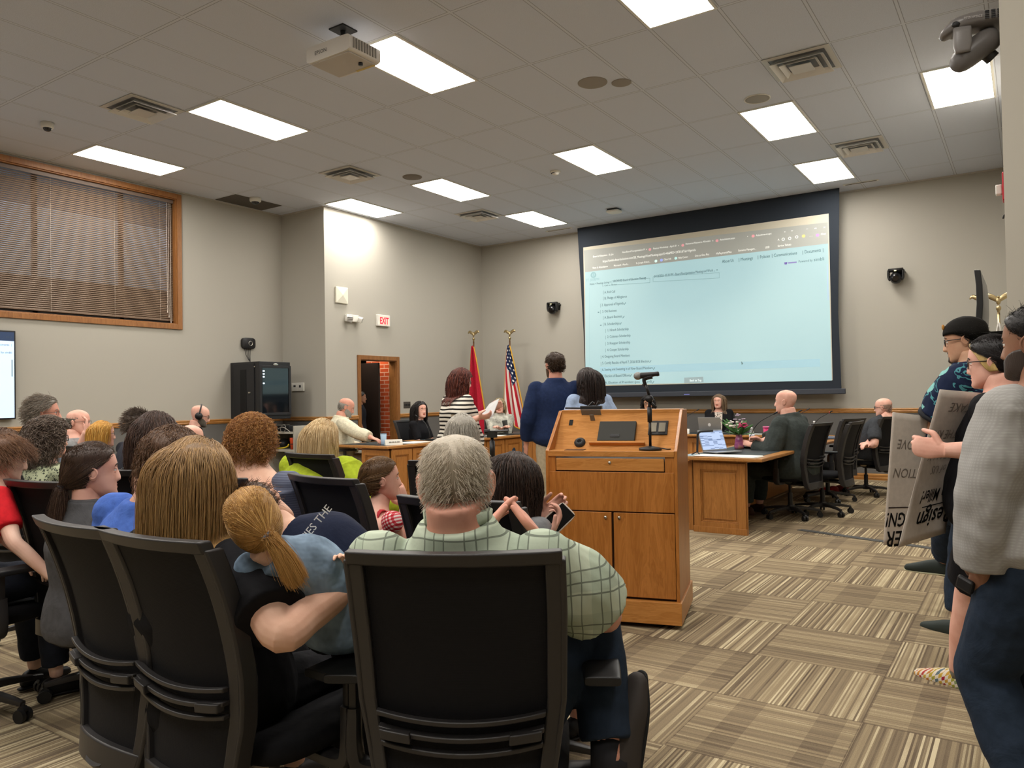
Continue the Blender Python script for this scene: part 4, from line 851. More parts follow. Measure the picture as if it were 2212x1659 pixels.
def blossoms(n, c0, sp_, r, cl, nm):
    b = MB()
    for k in range(n):
        p = np.array(c0)+np.array([random.gauss(0, 1)*sp_, random.gauss(0, 1)*sp_, random.gauss(0, 1)*sp_*.8])
        for j in range(5): a = j*1.256; b.ell(p+np.array([math.cos(a), math.sin(a), .2])*r*.5, (r*.55, r*.55, r*.5), 8, 6)
    link(nm, b, plain(cl, .7), t, smooth=1)
blossoms(11, (.06, -.03, .26), .03, .02, 'C0466E', 'pink_roses'); blossoms(12, (-.05, -.02, .26), .03, .016, 'E2D8D0', 'white_blossoms'); blossoms(10, (0, .0, .34), .035, .013, 'B8A8BC', 'lilac_blossoms')
link('paper_wrap', MB().prism([(-.01, -.02, .2), (.05, -.03, .22), (.045, -.02, .33)], (.0, .004, 0)), plain('DCD6D2', .7), t)
def laptop(p, rz, lab, shell, screen=None, open_=1.85, w_=.33, dp=.23):
    t = thing('laptop', lab, 'laptop', p, rz, None); link('base', MB().b2((-w_/2, -dp, 0), (w_/2, 0, .014)), shell, t, bevel=.004)
    link('keyboard', MB().b2((-w_*.42, -dp*.55, .014), (w_*.42, -.02, .0155)), M_BLACK, t)
    R = Rx(open_-math.pi/2) ; sm = MB(); sm.box((0, .004, dp*.5), (w_, .008, dp)); sm.xf(Rx(math.pi/2-open_), (0, 0, .014)); l = link('lid', sm, shell, t, bevel=.003)
    s2 = MB().box((0, -.001, dp*.5), (w_*.94, .002, dp*.9)); s2.xf(Rx(math.pi/2-open_), (0, 0, .014)); link('screen', s2, screen or M_BLACK, l); return t, l
ts = NT('document_screen', .4, .4); yy_ = ts.xyz()[2]; ln = ts.math('GREATER_THAN', ts.white(ts.math('FLOOR', ts.math('MULTIPLY', yy_, 130.0)), ts.math('FLOOR', ts.math('MULTIPLY', ts.xyz()[0], 18.0))), .72); cc = ts.mix(ln, 'BFD2F4', '7E92B8'); ts.col('20242c'); ts.l.new(cc, ts.b.inputs['Emission Color']); ts.b.inputs['Emission Strength'].default_value = .85; ts.m.cycles.emission_sampling = 'NONE'
M_SILVER = plain('9C9FA2', .35, .5, .6, name='silver_shell')
laptop((-2.78, 8.0, TZ+.01), math.pi/2-.55, 'open laptop showing a document on the right wing desk in front of the suited man', M_SILVER, ts.m, 1.95)
_, ld = laptop((-4.18, 11.82, TZ), math.pi, 'silver laptop seen from its back under the projection screen', M_SILVER, None, 1.8, .36, .25)
link('lid_emblem', MB().ell((0, .014, .13), (.024, .002, .028), 16, 8, None).xf(Rx(math.pi/2-1.8), (0, 0, .014)), plain('D8DADC', .3), ld)
laptop((-7.3, 10.75, TZ), 1.9, 'dark laptop seen from its back in front of the woman in the denim jacket', M_DARK, None, 1.8)
laptop((-7.45, 3.35+.1, .76), .9, 'dark laptop lid standing between the blonde woman and the dark brown hair', M_DARK, None, 1.8)
def papers(p, sz, rz, lab, n=3, cl='E6E2D8'):
    t = MB()
    for k in range(n): t.box((random.uniform(-.012, .012), random.uniform(-.012, .012), .001+k*.0022), (sz[0], sz[1], .0015), Rz(random.uniform(-.06, .06)))
    o = link('paper_stack', t, plain(cl, .8)); o.location = tuple(p); o.rotation_euler = (0, 0, rz); return tag(o, lab, 'paper')
papers((-2.5, 7.58, TZ), (.62, .26), -.06, 'wide white papers at the near end of the right wing desk', 3)
papers((-2.85, 7.62, TZ), (.22, .3), .1, 'grey blue sheet at the near left corner of the right wing desk', 1, '8FA0A6')
papers((-7.3, 8.35, TZ), (.3, .5), .1, 'white papers on the left board desk beside the water bottle', 3); papers((-4.95, 11.75, TZ), (.3, .2), 0, 'stack of white papers left of the name plate under the screen', 12); papers((-7.25, 10.3, TZ), (.3, .3), .3, 'white papers on the desk near the dark laptop', 2)
papers((-2.3, 10.9, TZ), (.3, .25), .3, 'blue and white binders on the right wing desk near the empty chair', 10, '6C7688'); papers((-3.4, 11.75, TZ), (.28, .2), 0, 'white papers right of the blue labelled bottle under the screen', 3)
def goose(p, rz, lab, L=.42, red=False):
    t = thing('gooseneck_microphone', lab, 'microphone', p, rz, 'gooseneck microphones on the board desks')
    link('base', MB().b2((-.05, -.06, 0), (.05, .06, .022)), M_BLACK, t, bevel=.006)
    P = [(0, 0, .02), (0, .02, L*.3), (0, .1*L/.4, L*.62), (0, .26*L/.4, L*.85)]; link('neck', MB().tube(P, .004, 8, sub=5), M_BLACK, t, smooth=1)
    e = np.array(P[-1]); link('capsule', MB().tube([e, e+[0, .035, .018]], [.009, .008], 12, cap='round'), M_BLACK, t, smooth=1)
    if red: link('indicator_ring', MB().torus(e+[0, .004, .002], .009, .003, 14, 6, Rx(math.pi/2)), plain('C04038', .5, emit=.5), t)
goose((-7.45, 8.9, TZ), 1.5, 'gooseneck microphone curving towards the dark haired woman at the left desk'); goose((-7.55, 9.7, TZ), .6, 'gooseneck microphone just left of the standing woman in stripes', .38)
goose((-4.72, 11.95, TZ), -.9, 'gooseneck microphone behind the name plate left of the silver laptop'); goose((-3.0, 11.95, TZ), -.9, 'gooseneck microphone behind the vase of flowers'); goose((-2.65, 8.75, TZ), -1.7, 'gooseneck microphone leaning over the flowers towards the suited man', .46); goose((-2.6, 9.6, TZ), -1.6, 'gooseneck microphone beside the pink tumbler', .46); goose((-2.4, 10.6, TZ), -1.9, 'gooseneck microphone with red light behind the suited man', .42, True)
t = thing('phone_holder_stand', 'black stand rising from the corner of the right wing desk beside the laptop', 'stand', (-2.86, 7.68, TZ))
link('clamp', MB().tube([(-.04, -.06, .003), (0, 0, .03), (.03, -.02, .003)], .006, 8), M_DARK, t); link('post', MB().cyl((0, 0, .02), (0, .02, .2), .011, 12), M_BLACK, t); link('holder', MB().tube([(0, .02, .2), (.03, .02, .235), (.16, .03, .245)], .012, 8, sub=3), M_BLACK, t, smooth=1)
# staff tripod-like stand near the striped woman
t = thing('camera_stand', 'black tripod head and column in front of the woman in stripes, with flat arm', 'stand', at(1063, 945, 5.7)*[1, 1, 0])
zt_ = at(1063, 935, 5.7)[2]
link('column', MB().cyl((0, 0, .3), (0, 0, zt_-.02), .012, 12).cyl((0, 0, zt_-.2), (0, 0, zt_-.06), .02, 12), M_BLACK, t, smooth=1)
link('tripod_leg', MB().tube([(0, 0, .5), (.3, .1, .02)], .01, 8), M_BLACK, t); link('tripod_leg', MB().tube([(0, 0, .5), (-.25, .2, .02)], .01, 8), M_BLACK, t); link('tripod_leg', MB().tube([(0, 0, .5), (0, -.32, .02)], .01, 8), M_BLACK, t)
link('head', MB().box((.0, 0, zt_-.01), (.06, .05, .05)).tube([(-.03, -.0, zt_+.01), (.1, .07, zt_+.015)], [(.03, .008)]*2, 10).tube([(-.05, -.03, zt_+.01), (-.02, 0, zt_+.01)], .018, 10), M_BLACK, t)
# ---------------------------------------------------------------- grey equipment carts under the rack
def cart(p, w_, dp, h, lab, shelves, door=False):
    t = thing('equipment_cart', lab, 'cart', p, 0, 'grey equipment carts'); g = plain('A8A498', .5, name='grey_steel')
    link('side_panel', MB().b2((-w_/2, -dp/2, .06), (-w_/2+.03, dp/2, h)), g, t, bevel=.003); link('side_panel', MB().b2((w_/2-.03, -dp/2, .06), (w_/2, dp/2, h)), g, t, bevel=.003); link('back_panel', MB().b2((-w_/2+.03, dp/2-.02, .06), (w_/2-.03, dp/2, h-.06)), plain('6F6C64', .6), t)
    for z in shelves: link('shelf', MB().b2((-w_/2+.03, -dp/2, z-.035), (w_/2-.03, dp/2-.02, z)), g, t, bevel=.003)
    if door:
        d_ = link('door', MB().b2((-w_/2+.01, -dp/2-.02, .08), (w_/2-.01, -dp/2, h-.02)), plain('9C988C', .5), t, bevel=.003); hs = MB()
        for z in (.3, .5, .7, .85): hs.cyl((-w_/2+.06, -dp/2-.026, z), (-w_/2+.06, -dp/2-.019, z), .01, 10)
        link('vent_holes', hs, M_DARK, d_); link('orange_sticker', MB().cyl((.02, -dp/2-.022, h-.25), (.02, -dp/2-.02, h-.25), .045, 20), plain('C85A32', .6), d_)
    cs = MB()
    for a in (-1, 1):
        for b in (-1, 1): cs.cyl((a*(w_/2-.05)-.015, b*(dp/2-.05), .03), (a*(w_/2-.05)+.015, b*(dp/2-.05), .03), .03, 12)
    link('casters', cs, M_BLACK, t); return t
cart((-9.85, 8.32, 0), .72, .5, .99, 'grey open equipment cart with shelves under the black wall rack', (.14, .62, .9)); cart((-9.0, 8.38, 0), .8, .5, .93, 'grey closed cart with orange sticker behind the blonde woman', (.14, .9), True)
t = thing('rack_equipment', 'black audio units with loose cables on top of the grey cart', 'equipment', (-9.85, 8.3, .9)); link('unit', MB().b2((-.3, -.2, 0), (.3, .15, .05)).b2((-.25, -.2, .05), (.2, .15, .09)), M_BLACK, t, bevel=.003)
link('cables', MB().tube([(-.3, -.22, .1), (-.1, -.25, .02), (.1, -.24, .07), (.25, -.22, .0)], .006, 6, sub=5).torus((.1, -.23, .05), .06, .004, 20, 5, Rx(1.4)), plain('8b8880', .6), t)
t = thing('tumbler', 'orange tumbler on the shelf of the grey cart', 'tumbler', (-9.62, 8.15, .62)); link('cup', MB().lathe((0, 0, 0), [(.035, 0), (.045, .15), (.046, .18), (.02, .185)], 20), plain('C2451F', .45), t, smooth=1); link('band', MB().lathe((0, 0, 0), [(.043, .08), (.0435, .09)], 20), M_DARK, t)
tag(link('black_helmet_bag', MB().ell((-9.95, 8.25, .70), (.1, .1, .08), 18, 12), M_BLACK, smooth=1), 'round black bag on the shelf of the grey cart beside the orange tumbler', 'bag')
tag(link('yellow_cable', MB().tube([(-10.0, 8.12, .63), (-9.85, 8.1, .635), (-9.72, 8.12, .66), (-9.68, 8.12, .7)], .012, 8, sub=4), plain('C9B02C', .6), smooth=1), 'yellow cable lying on the cart shelf below the orange tumbler', 'cable')
tag(link('yellow_box', MB().box((-9.62, 8.15, .23), (.14, .1, .17)), plain('D2B83A', .6), bevel=.004), 'yellow and white box on the bottom shelf of the grey cart', 'box')
# staff desk along the left wall
t = thing('staff_desk', 'low staff desk along the window wall under the headphone wearing man', 'desk', (-7.75, 4.4, 0))
link('worktop', MB().b2((-.35, -1.6, .72), (.35, 1.5, .755)), M_DARK, t, bevel=.006)
for a in (-1.5, 1.4): link('leg', MB().b2((-.3, a-.03, 0), (.3, a+.03, .72)), M_DARK, t)
# phones, tape on the floor, audio desk bits
t = MB(); 
for a, b in (((-3.72, 9.5), (-3.2, 9.55)), ((-1.95, 8.05), (-.7, 7.62)), ((-4.4, 8.9), (-3.6, 9.45))):
    a, b = np.array(a), np.array(b); L = np.linalg.norm(b-a); t.box((*(a+b)/2, .003), (L, .09, .004), Rz(math.atan2(*(b-a)[::-1])))
o = tag(link('floor_cable_tape', t, plain('4A4A48', .7)), 'dark grey cable cover tape across the carpet beyond the lectern', 'floor tape'); o['kind'] = 'structure'; o.name = 'floor_tape'
# ---------------------------------------------------------------- people
def skin_mat(c, name='skin'):
    t = NT(name, .55, .3); c0 = lin(c); n = t.noise(t.obj(), 14, 3); hi = tuple(min(1, v*1.08) for v in c0); lo = (c0[0]*.95, c0[1]*.85, c0[2]*.82)
    t.col(t.ramp(n, [(.35, lo), (.62, hi)])); t.b.inputs['Subsurface Weight'].default_value = .0; t.bump(t.noise(t.obj(), 220, 2), .08, .002); return t.m
SK = {k: skin_mat(v) for k, v in dict(fair='DDB39B', pink='DFAE9C', tan='CB9A7A', ruddy='D29A86', brown='8C6650', olive='C0967A', pale='E4BFAC').items()}
LIP = {k: plain(v, .5, name='lips') for k, v in dict(fair='B8685C', pink='B4604F', tan='A0604C', ruddy='A05A4C', brown='5A3228', olive='98584A', pale='C07468').items()}
M_EYE = plain('E6E2DC', .2, name='eye_white'); M_IRIS = plain('2E221C', .2, name='iris')
# head sections: z, half width, front, back (metres, adult)
HZ = np.array([-.118, -.113, -.10, -.08, -.05, -.015, .025, .06, .085, .105, .115])
HWD = np.array([.012, .028, .045, .056, .0635, .070, .076, .0755, .066, .043, .008])
HFR = np.array([.062, .080, .086, .087, .087, .089, .093, .086, .070, .040, .004])
HBK = np.array([-.045, -.03, -.005, .03, .062, .086, .100, .101, .086, .055, .012])
def hp(z): return np.interp(z, HZ, HWD), np.interp(z, HZ, HFR), np.interp(z, HZ, HBK)
def _smooth_tab():
    global HZ, HWD, HFR, HBK
    P = catmull(np.stack([HZ, HWD, HFR, HBK], 1), 6); HZ, HWD, HFR, HBK = P.T
_smooth_tab()
def smst(a, b, x): t = np.clip((x-a)/(b-a), 0, 1); return t*t*(3-2*t)
def ring_pts(z, k, off=0.0):
    w_, f, b = hp(z); w_ = w_+off; f = f+off; b = b+off; th = np.arange(k)/k*2*math.pi; c, s = np.cos(th), np.sin(th)
    e = 2/2.25; x = np.sign(c)*np.abs(c)**e*w_; y = np.sign(s)*np.abs(s)**e*(f+b)/2+(f-b)/2; return np.stack([x, y, np.full(k, z)], 1)
def head_part(mb, fem, ear, s, R, t, jowl=0.0):
    """skin head with features; local units scaled by s, rotated by R, moved to t"""
    nz, k = 46, 60; zs = np.concatenate([np.linspace(-.118, -.02, 22), np.linspace(-.015, .115, 24)]); Rg = []
    for z in zs:
        P = ring_pts(z, k); x, y = P[:, 0].copy(), P[:, 1].copy(); fr = smst(.02, .06, y)
        P[:, 0] *= 1+jowl*.18*smst(.0, -.07, z)
        nose = np.exp(-(x/(.0085+.006*smst(-.005, -.04, z)))**2)*(.023 if not fem else .018)*smst(.022, -.038, z)*smst(-.054, -.044, z)
        wing = np.exp(-((np.abs(x)-.012)/.006)**2)*.006*math.exp(-((z+.04)/.008)**2)
        sock = -.0085*np.exp(-((np.abs(x)-.031)/.015)**2-((z-.002)/.012)**2)
        brow = (.0035 if not fem else .0015)*np.exp(-((z-.022)/.008)**2)*np.exp(-(x/.05)**4)
        lips = .0045*np.exp(-(x/.02)**2)*(math.exp(-((z+.0615)/.004)**2)+math.exp(-((z+.073)/.005)**2))-.002*math.exp(-((z+.067)/.0022)**2)*np.exp(-(x/.024)**2)
        chin = .006*np.exp(-(x/.02)**2)*math.exp(-((z+.102)/.012)**2)
        chk = .003*np.exp(-((np.abs(x)-.04)/.018)**2)*math.exp(-((z+.032)/.018)**2)
        P[:, 1] += (nose+wing+sock+brow+lips+chin+chk)*fr; Rg.append(P)
    h = MB().rings(Rg)
    for i, f in enumerate(h.f):                      # lip faces
        c = np.mean([h.v[0][j] for j in f], 0)
        if c[1] > .07 and abs(c[0]) < .021 and -.077 < c[2] < -.058: h.mi[i] = 1
    for s_ in (-1, 1):
        E = Rz(-s_*.35)@Ry(s_*.12)
        h.mat(0).ell((s_*(.076+.006*(ear-1)*2), -.012, -.006), (.007, .018*ear, .031*ear), 14, 10, E).torus((s_*(.079+.006*(ear-1)*2), -.013, -.003), .021*ear, .0045, 18, 6, E@Ry(math.pi/2)@Rz(.0), e=.72)
        h.mat(2).ell((s_*.031, .0735, .002), (.0115, .0115, .0115), 14, 10).mat(3).ell((s_*.031, .0815, .0015), (.0052, .0042, .0052), 12, 8)
        h.mat(0).ell((s_*.031, .0735, .0075), (.0135, .0125, .0075), 14, 8).ell((s_*.031, .0725, -.0065), (.013, .012, .005), 14, 8)
    h.xf(np.asarray(R)*s, t); mb.join(h); return mb
def hair_cond(P, st):
    """signed field: positive where hair grows"""
    x, y, z = P[:, 0], P[:, 1], P[:, 2]; kind = st['kind']; full = kind in ('long', 'bob', 'curly', 'pony')
    fz = st.get('line', .068); nz_ = st.get('nape', 0); K = [(-.12, -.07-nz_), (-.06, -.065-nz_), (-.02, -.04), (.0, .005), (.02, .022), (.045, .035), (.062, .055), (.075, fz), (.1, fz+.012)]
    if full: K = [(-.12, -.095), (-.06, -.09), (-.02, -.075), (.005, -.05), (.03, .0), (.048, .035), (.062, .055), (.075, fz), (.1, fz+.012)]
    if st.get('ear'): K = [(-.12, -.08-nz_), (-.06, -.075-nz_), (-.03, -.05), (.0, .008), (.02, .024), (.048, .04), (.062, .055), (.075, fz), (.1, fz+.012)]
    zl = np.interp(y, [a for a, _ in K], [b for _, b in K]); c = z-zl
    if kind == 'fringe': c = np.minimum(c, np.minimum(.045-z, .035-y)+.0*z)
    return c
def hair_cap(st, s, R, t):
    th = st.get('th', .012)*.55; k = 56; Rg = []; zs = np.linspace(-.112, .1149, 44); kind = st['kind']
    for z in zs:
        P = ring_pts(z, k); c = hair_cond(P, st); m = smst(-.002, .014, c); N = P.copy(); N[:, 2] *= .8; N /= np.linalg.norm(N, axis=1)[:, None]+1e-9
        amp = th*(1+st.get('lump', .25)*np.sin(P[:, 0]*70+P[:, 2]*50+st.get('seed', 0))*np.sin(P[:, 1]*60-P[:, 2]*40)); Rg.append(P+N*((-.009)*(1-m)+amp*m)[:, None])
    h = MB().rings(Rg); h.xf(np.asarray(R)*s, t); return h
def strands(name, st, s, R, t, mat, parent, n=1500, body=None):
    """combed or hanging strands as hair curves; vectorised little simulation in head space"""
    rng = np.random.default_rng(st.get('seed', 3)); kind = st['kind']; th = st.get('th', .012); M = 12 if kind not in ('long',) else 20
    A = []
    while sum(len(a) for a in A) < n:
        z = np.where(rng.uniform(0, 1, n*3) < .34, .115-.03*rng.uniform(0, 1, n*3)**1.5, rng.uniform(-.1, .115, n*3)); w_, f, b = hp(z); a = rng.uniform(0, 2*math.pi, n*3); c_, s_ = np.cos(a), np.sin(a); e = 2/2.25
        P = np.stack([np.sign(c_)*np.abs(c_)**e*w_, np.sign(s_)*np.abs(s_)**e*(f+b)/2+(f-b)/2, z], 1)
        keep = hair_cond(P, st) > .001;  A.append(P[keep])
    P = np.vstack(A)[:n]; n = len(P); part = st.get('part', 0.0); sx = np.sign(P[:, 0]-part)
    L = st.get('len', .03)*rng.uniform(.8, 1.08, n); step = L/(M-1); out = [P.copy()]; cur = P.copy(); lay = th*rng.uniform(.55, 1.25, n)
    tie = np.array(st.get('tie', (0, -.125, .0))); tail = np.array(st.get('taildir', (0, -.35, -1.0)), float); tail /= np.linalg.norm(tail)
    cl = rng.integers(0, max(8, n//14), n); crng = np.random.default_rng(5); cph = crng.uniform(0, 6.28, (n//14+9, 2))[cl]
    sv = np.where(P[:, 1] > .02, sx, np.clip((P[:, 0]-part)/.055, -1, 1))
    v = np.stack([sv*.75, np.full(n, -.45), np.full(n, .15)], 1) if kind in ('long', 'bob', 'curly') else np.stack([sx*.35, np.full(n, .5 if st.get('fwd') else -.7), np.full(n, -.35)], 1)
    if kind in ('short', 'fringe'): Nn = P.copy(); Nn /= np.linalg.norm(Nn, axis=1)[:, None]; v = v+Nn*st.get('lift', .25)+rng.normal(0, st.get('mess', .25), (n, 3))
    Rt = np.asarray(R).T; gdir = Rt@np.array([0, 0, -1.0])
    if kind == 'pony':
        tl = st.get('taillen', .16); tot = M+8; out = []
        for i in range(M):
            q = i/(M-1); C_ = P*(1-q)+tie*q; cc = C_-np.array([0, -.004, .012]); rr = np.array([.078, .1, .102])+lay.mean()*0
            kf = 1/np.maximum(np.sqrt(((cc/rr)**2).sum(1)), 1e-6); lift_ = np.where(kf > 1, kf, 1.0)[:, None]
            C2 = cc*lift_*(1+(lay/.1)[:, None]*(.75+.3*math.sin(q*math.pi)))+np.array([0, -.004, .012]); C2 = C2*(1-q**6)+(tie+rng.normal(0, .007, (n, 3)))*q**6; out.append(C2)
        j0 = rng.normal(0, .007, (n, 3)); sp0 = rng.normal(0, st.get('fan', .011), (n, 3))
        for i in range(1, 9): q = i/8; out.append(tie+j0+tail*tl*q*rng.uniform(.98, 1.02)+gdir*tl*.45*q*q+sp0*q*(1.4-.6*q)*1.3)
        M = tot
    else:
        for i in range(1, M):
            q = i/(M-1)
            if kind in ('long', 'bob', 'curly'):
                g = min(1, q*(3.2 if kind == 'long' else 2.2))
                d = v*(1-g)+gdir*(g*1.2)+np.array([0, -.10, 0])*(1-q)
                d = d+.16*np.stack([np.sin(cph[:, 0]+q*7), np.cos(cph[:, 1]+q*6), 0*sx], 1)*st.get('wave', .5)
                if kind == 'curly': d = d+st.get('curl', 1.1)*np.stack([np.sin(cph[:, 0]+q*16), np.cos(cph[:, 1]+q*14), .5*np.sin(cph[:, 0]+q*12)], 1)
                if kind == 'bob' and q > .6: d[:, 0] -= sx*.35*(q-.6)
            else: d = v+gdir*q*.3
            d /= np.linalg.norm(d, axis=1)[:, None]; cur = cur+d*step[:, None]
            cc = cur-np.array([0, -.004, .012]); rx = .077+lay; low = smst(.0, -.08, cur[:, 2]); rr = np.stack([rx*(1-.12*low), .099+lay-.02*low, .1+lay], 1); cz = np.where(cc[:, 2] < 0, 0, cc[:, 2])
            k_ = np.sqrt((cc[:, 0]/rr[:, 0])**2+(cc[:, 1]/rr[:, 1])**2+(cz/rr[:, 2])**2); ins = k_ < 1; f_ = np.where(ins, 1/np.maximum(k_, .05), 1.0)
            cc = np.stack([cc[:, 0]*f_, cc[:, 1]*f_, np.where(cc[:, 2] > 0, cc[:, 2]*f_, cc[:, 2])], 1); cur = cc+np.array([0, -.004, .012])
            if kind == 'long': xm = st.get('xmax', .125); cur[:, 0] = np.where(q > .3, cur[:, 0]*(1-.12*(np.abs(cur[:, 0]) > xm)), cur[:, 0])
            if kind in ('long', 'bob', 'curly'):
                zf = st.get('line', .068)-.01; fc = (cur[:, 1] > .03) & (cur[:, 2] < zf); cur[:, 0] = np.where(fc, np.where(np.abs(cur[:, 0]) < .066, sx*.068, cur[:, 0]), cur[:, 0]); cur[:, 1] = np.where(fc, np.minimum(cur[:, 1], .055), cur[:, 1])
            if body is not None and kind in ('long', 'bob'):
                W = (cur*s)@np.asarray(R).T+t
                for bc, br in body:
                    q_ = (W-bc)/br; kk = np.sqrt((q_**2).sum(1)); W = np.where((kk < 1)[:, None], bc+(W-bc)/np.maximum(kk, .2)[:, None], W)
                cur = ((W-t)@np.asarray(R))/s
            out.append(cur.copy())
    X = np.stack(out, 1)*s; X = X@np.asarray(R).T+t
    hc = bpy.data.hair_curves.new(name); hc.add_curves([M]*n); hc.attributes['position'].data.foreach_set('vector', X.reshape(-1).astype(np.float32))
    ra = hc.attributes.get('radius') or hc.attributes.new('radius', 'FLOAT', 'POINT'); r0 = st.get('r', .0007); pr = np.linspace(1, .35, M)[None, :]*r0*np.ones((n, 1)); ra.data.foreach_set('value', pr.reshape(-1).astype(np.float32))
    o = bpy.data.objects.new(name, hc); C.objects.link(o); hc.materials.append(mat); o.parent = parent; return o
_HM = {}
def hair_mat(c1, c2=None, tip=None):
    k = (c1, c2, tip)
    if k not in _HM:
        c2 = c2 or c1; t = NT('hair', .42, .35); h = t.n.new('ShaderNodeHairInfo'); n = t.noise(t.scale(t.obj(), (60, 60, 5)), 1.5, 3)
        v = t.math('ADD', t.math('MULTIPLY', n, .6), t.math('MULTIPLY', h.outputs['Random'], .5)); a = lin(c1); b = lin(c2)
        c = t.ramp(v, [(.25, tuple(x*.75 for x in a)), (.55, a), (.85, b)])
        if tip: c = t.mix(t.math('MULTIPLY', h.outputs['Intercept'], .9), c, tip)
        t.col(c); t.bump(t.noise(t.scale(t.obj(), (300, 300, 20)), 1.0, 2), .5, .004); _HM[k] = t.m
    return _HM[k]
def ik(a, b, l1, l2, pole):
    a, b = np.asarray(a, float), np.asarray(b, float); d = b-a; L = np.linalg.norm(d)
    if L > (l1+l2)*.995: b = a+d/L*(l1+l2)*.995; d = b-a; L = np.linalg.norm(d)
    x = (l1*l1-l2*l2+L*L)/(2*L); h = math.sqrt(max(l1*l1-x*x, 0)); u = d/L; p = np.asarray(pole, float); p = p-u*(p@u); p = unit(p); return a+u*x+p*h, b
def add_hand(mb, wr, d, palm, s, side, curl=.5, thumb=.6, spread=.06):
    """d: direction of the hand, palm: direction the palm faces; side: +1 right hand"""
    d = unit(d); palm = unit(np.asarray(palm)-d*(np.asarray(palm)@d)); ac = np.cross(d, palm)*side      # ac: towards the thumb
    k = .088*s
    mb.tube([wr-d*.02*s, wr+d*.015*s, wr+d*.05*s, wr+d*k], [(.025*s, .019*s), (.031*s, .017*s), (.040*s, .015*s), (.038*s, .0125*s)], 14, lat=ac, sub=3, cap='round')
    for i, (o, L, r) in enumerate(((.030, .074, .0088), (.0105, .082, .0090), (-.0095, .076, .0085), (-.029, .060, .0076))):
        b = wr+d*(k-.006*s-abs(i-1)*.003*s)+ac*o*s; dd = unit(d+ac*(o*spread*18)); P = [b]; a = curl*(.75+.12*i); cur = dd
        for j, f in enumerate((.45, .32, .25)):
            c_, s_ = math.cos(a*(.5 if j == 0 else 1)), math.sin(a*(.5 if j == 0 else 1)); cur = unit(cur*c_+unit(palm-cur*(palm@cur))*s_); P.append(P[-1]+cur*L*f*s)
        mb.tube(P, [r*s*1.05, r*s, r*s*.92, r*s*.75], 9, sub=3, cap='round')
    b = wr+d*.022*s+ac*.026*s; t1 = unit(d*.55+ac*.8+palm*.25*thumb); t2 = unit(d*.9+ac*.35*(1-curl*.5)+palm*.5*curl)
    mb.tube([b-t1*.008*s, b+t1*.034*s, b+t1*.034*s+t2*.03*s, b+t1*.034*s+t2*.056*s], [.014*s, .0115*s, .0098*s, .0078*s], 10, sub=3, cap='round'); return mb
GL = {}
def glasses(kind, s, R, t, parent, col='1B1B1C'):
    m = MB(); r = .0014 if kind == 'thin' else .0026; wd, hh = .023, .0165 if kind != 'round' else .021
    for s_ in (-1, 1):
        th = np.linspace(0, 2*math.pi, 25)[:-1]; e = .55 if kind != 'round' else 1.0
        P = np.stack([s_*.033+np.sign(np.cos(th))*np.abs(np.cos(th))**e*wd, np.full(24, .0955)-.05*np.abs(np.sign(np.cos(th))*0), -.002+np.sign(np.sin(th))*np.abs(np.sin(th))**e*hh], 1); P[:, 1] -= np.abs(P[:, 0])**2*3.2
        Rg = []
        for p, a in zip(P, th): n_ = np.array([math.cos(a), 0, math.sin(a)]); ph = np.arange(6)/6*6.283; Rg.append(p+np.outer(np.cos(ph)*r, n_)+np.outer(np.sin(ph)*r, [0, 1, 0]))
        m.rings(Rg, close=True); m.tube([(s_*.056, .086, .003), (s_*.074, .07, .006), (s_*.082, .02, .004), (s_*.082, -.012, .003), (s_*.08, -.028, -.014)], r, 6, sub=3)
    m.tube([(-.0105, .0955, .0), (0, .0975, .003), (.0105, .0955, .0)], r, 6, sub=2); m.xf(np.asarray(R)*s, t); return link('glasses', m, plain(col, .3, .5), parent, smooth=1)
def brows(s, R, t, parent, mat):
    m = MB()
    for s_ in (-1, 1): m.tube([(s_*.014, .0905, .0195), (s_*.03, .0885, .0255), (s_*.048, .0775, .019)], [(.0018, .0038), (.002, .004), (.001, .0018)], 8, lat=(0, 1, 0), sub=3)
    m.xf(np.asarray(R)*s, t); link('eyebrows', m, mat, parent, smooth=1)
def beard(s, R, t, parent, mat, th=.004, moust=True, full=True):
    k = 56; Rg = []
    for z in np.linspace(-.1175, -.01, 30):
        P = ring_pts(z, k); x, y = P[:, 0], P[:, 1]
        top = -.066+.0*x; top = np.where(np.abs(x) > .026, -.066+(np.abs(x)-.026)*1.15, -.077+0*x)
        if moust: top = np.where((np.abs(x) < .03) & (z > -.06), -.05, top)
        c = np.minimum(top-z, y+.012); 
        if moust: c = np.where((np.abs(x) < .028) & (z > -.0595) & (z < -.05), .01, c)
        m = smst(-.002, .006, c); N = P.copy(); N[:, 2] = np.minimum(N[:, 2], -.02)*.3; N /= np.linalg.norm(N, axis=1)[:, None]
        fr = smst(.02, .06, y); ch = .006*np.exp(-(x/.02)**2)*math.exp(-((z+.102)/.012)**2)+.0045*np.exp(-(x/.02)**2)*math.exp(-((z+.058)/.006)**2)
        Rg.append(P+np.stack([0*x, ch*fr, 0*x], 1)+N*((-.006)*(1-m)+th*m)[:, None])
    h = MB().rings(Rg); h.xf(np.asarray(R)*s, t); link('beard', h, mat, parent, smooth=1)
T_M = [(-.16, .06, .06), (-.12, .13, .10), (0, .172, .12), (.15, .165, .115), (.38, .148, .105), (.62, .168, .118), (.80, .176, .112), (.92, .150, .088), (1.0, .085, .066), (1.07, .060, .060), (1.25, .056, .060)]
T_F = [(-.16, .06, .06), (-.12, .14, .11), (0, .182, .125), (.15, .165, .115), (.38, .128, .098), (.62, .148, .125), (.70, .152, .132), (.82, .152, .105), (.92, .128, .078), (1.0, .072, .056), (1.07, .050, .052), (1.25, .046, .052)]
DEP = lambda p: float((np.asarray(p)-CAM_P)@CF)
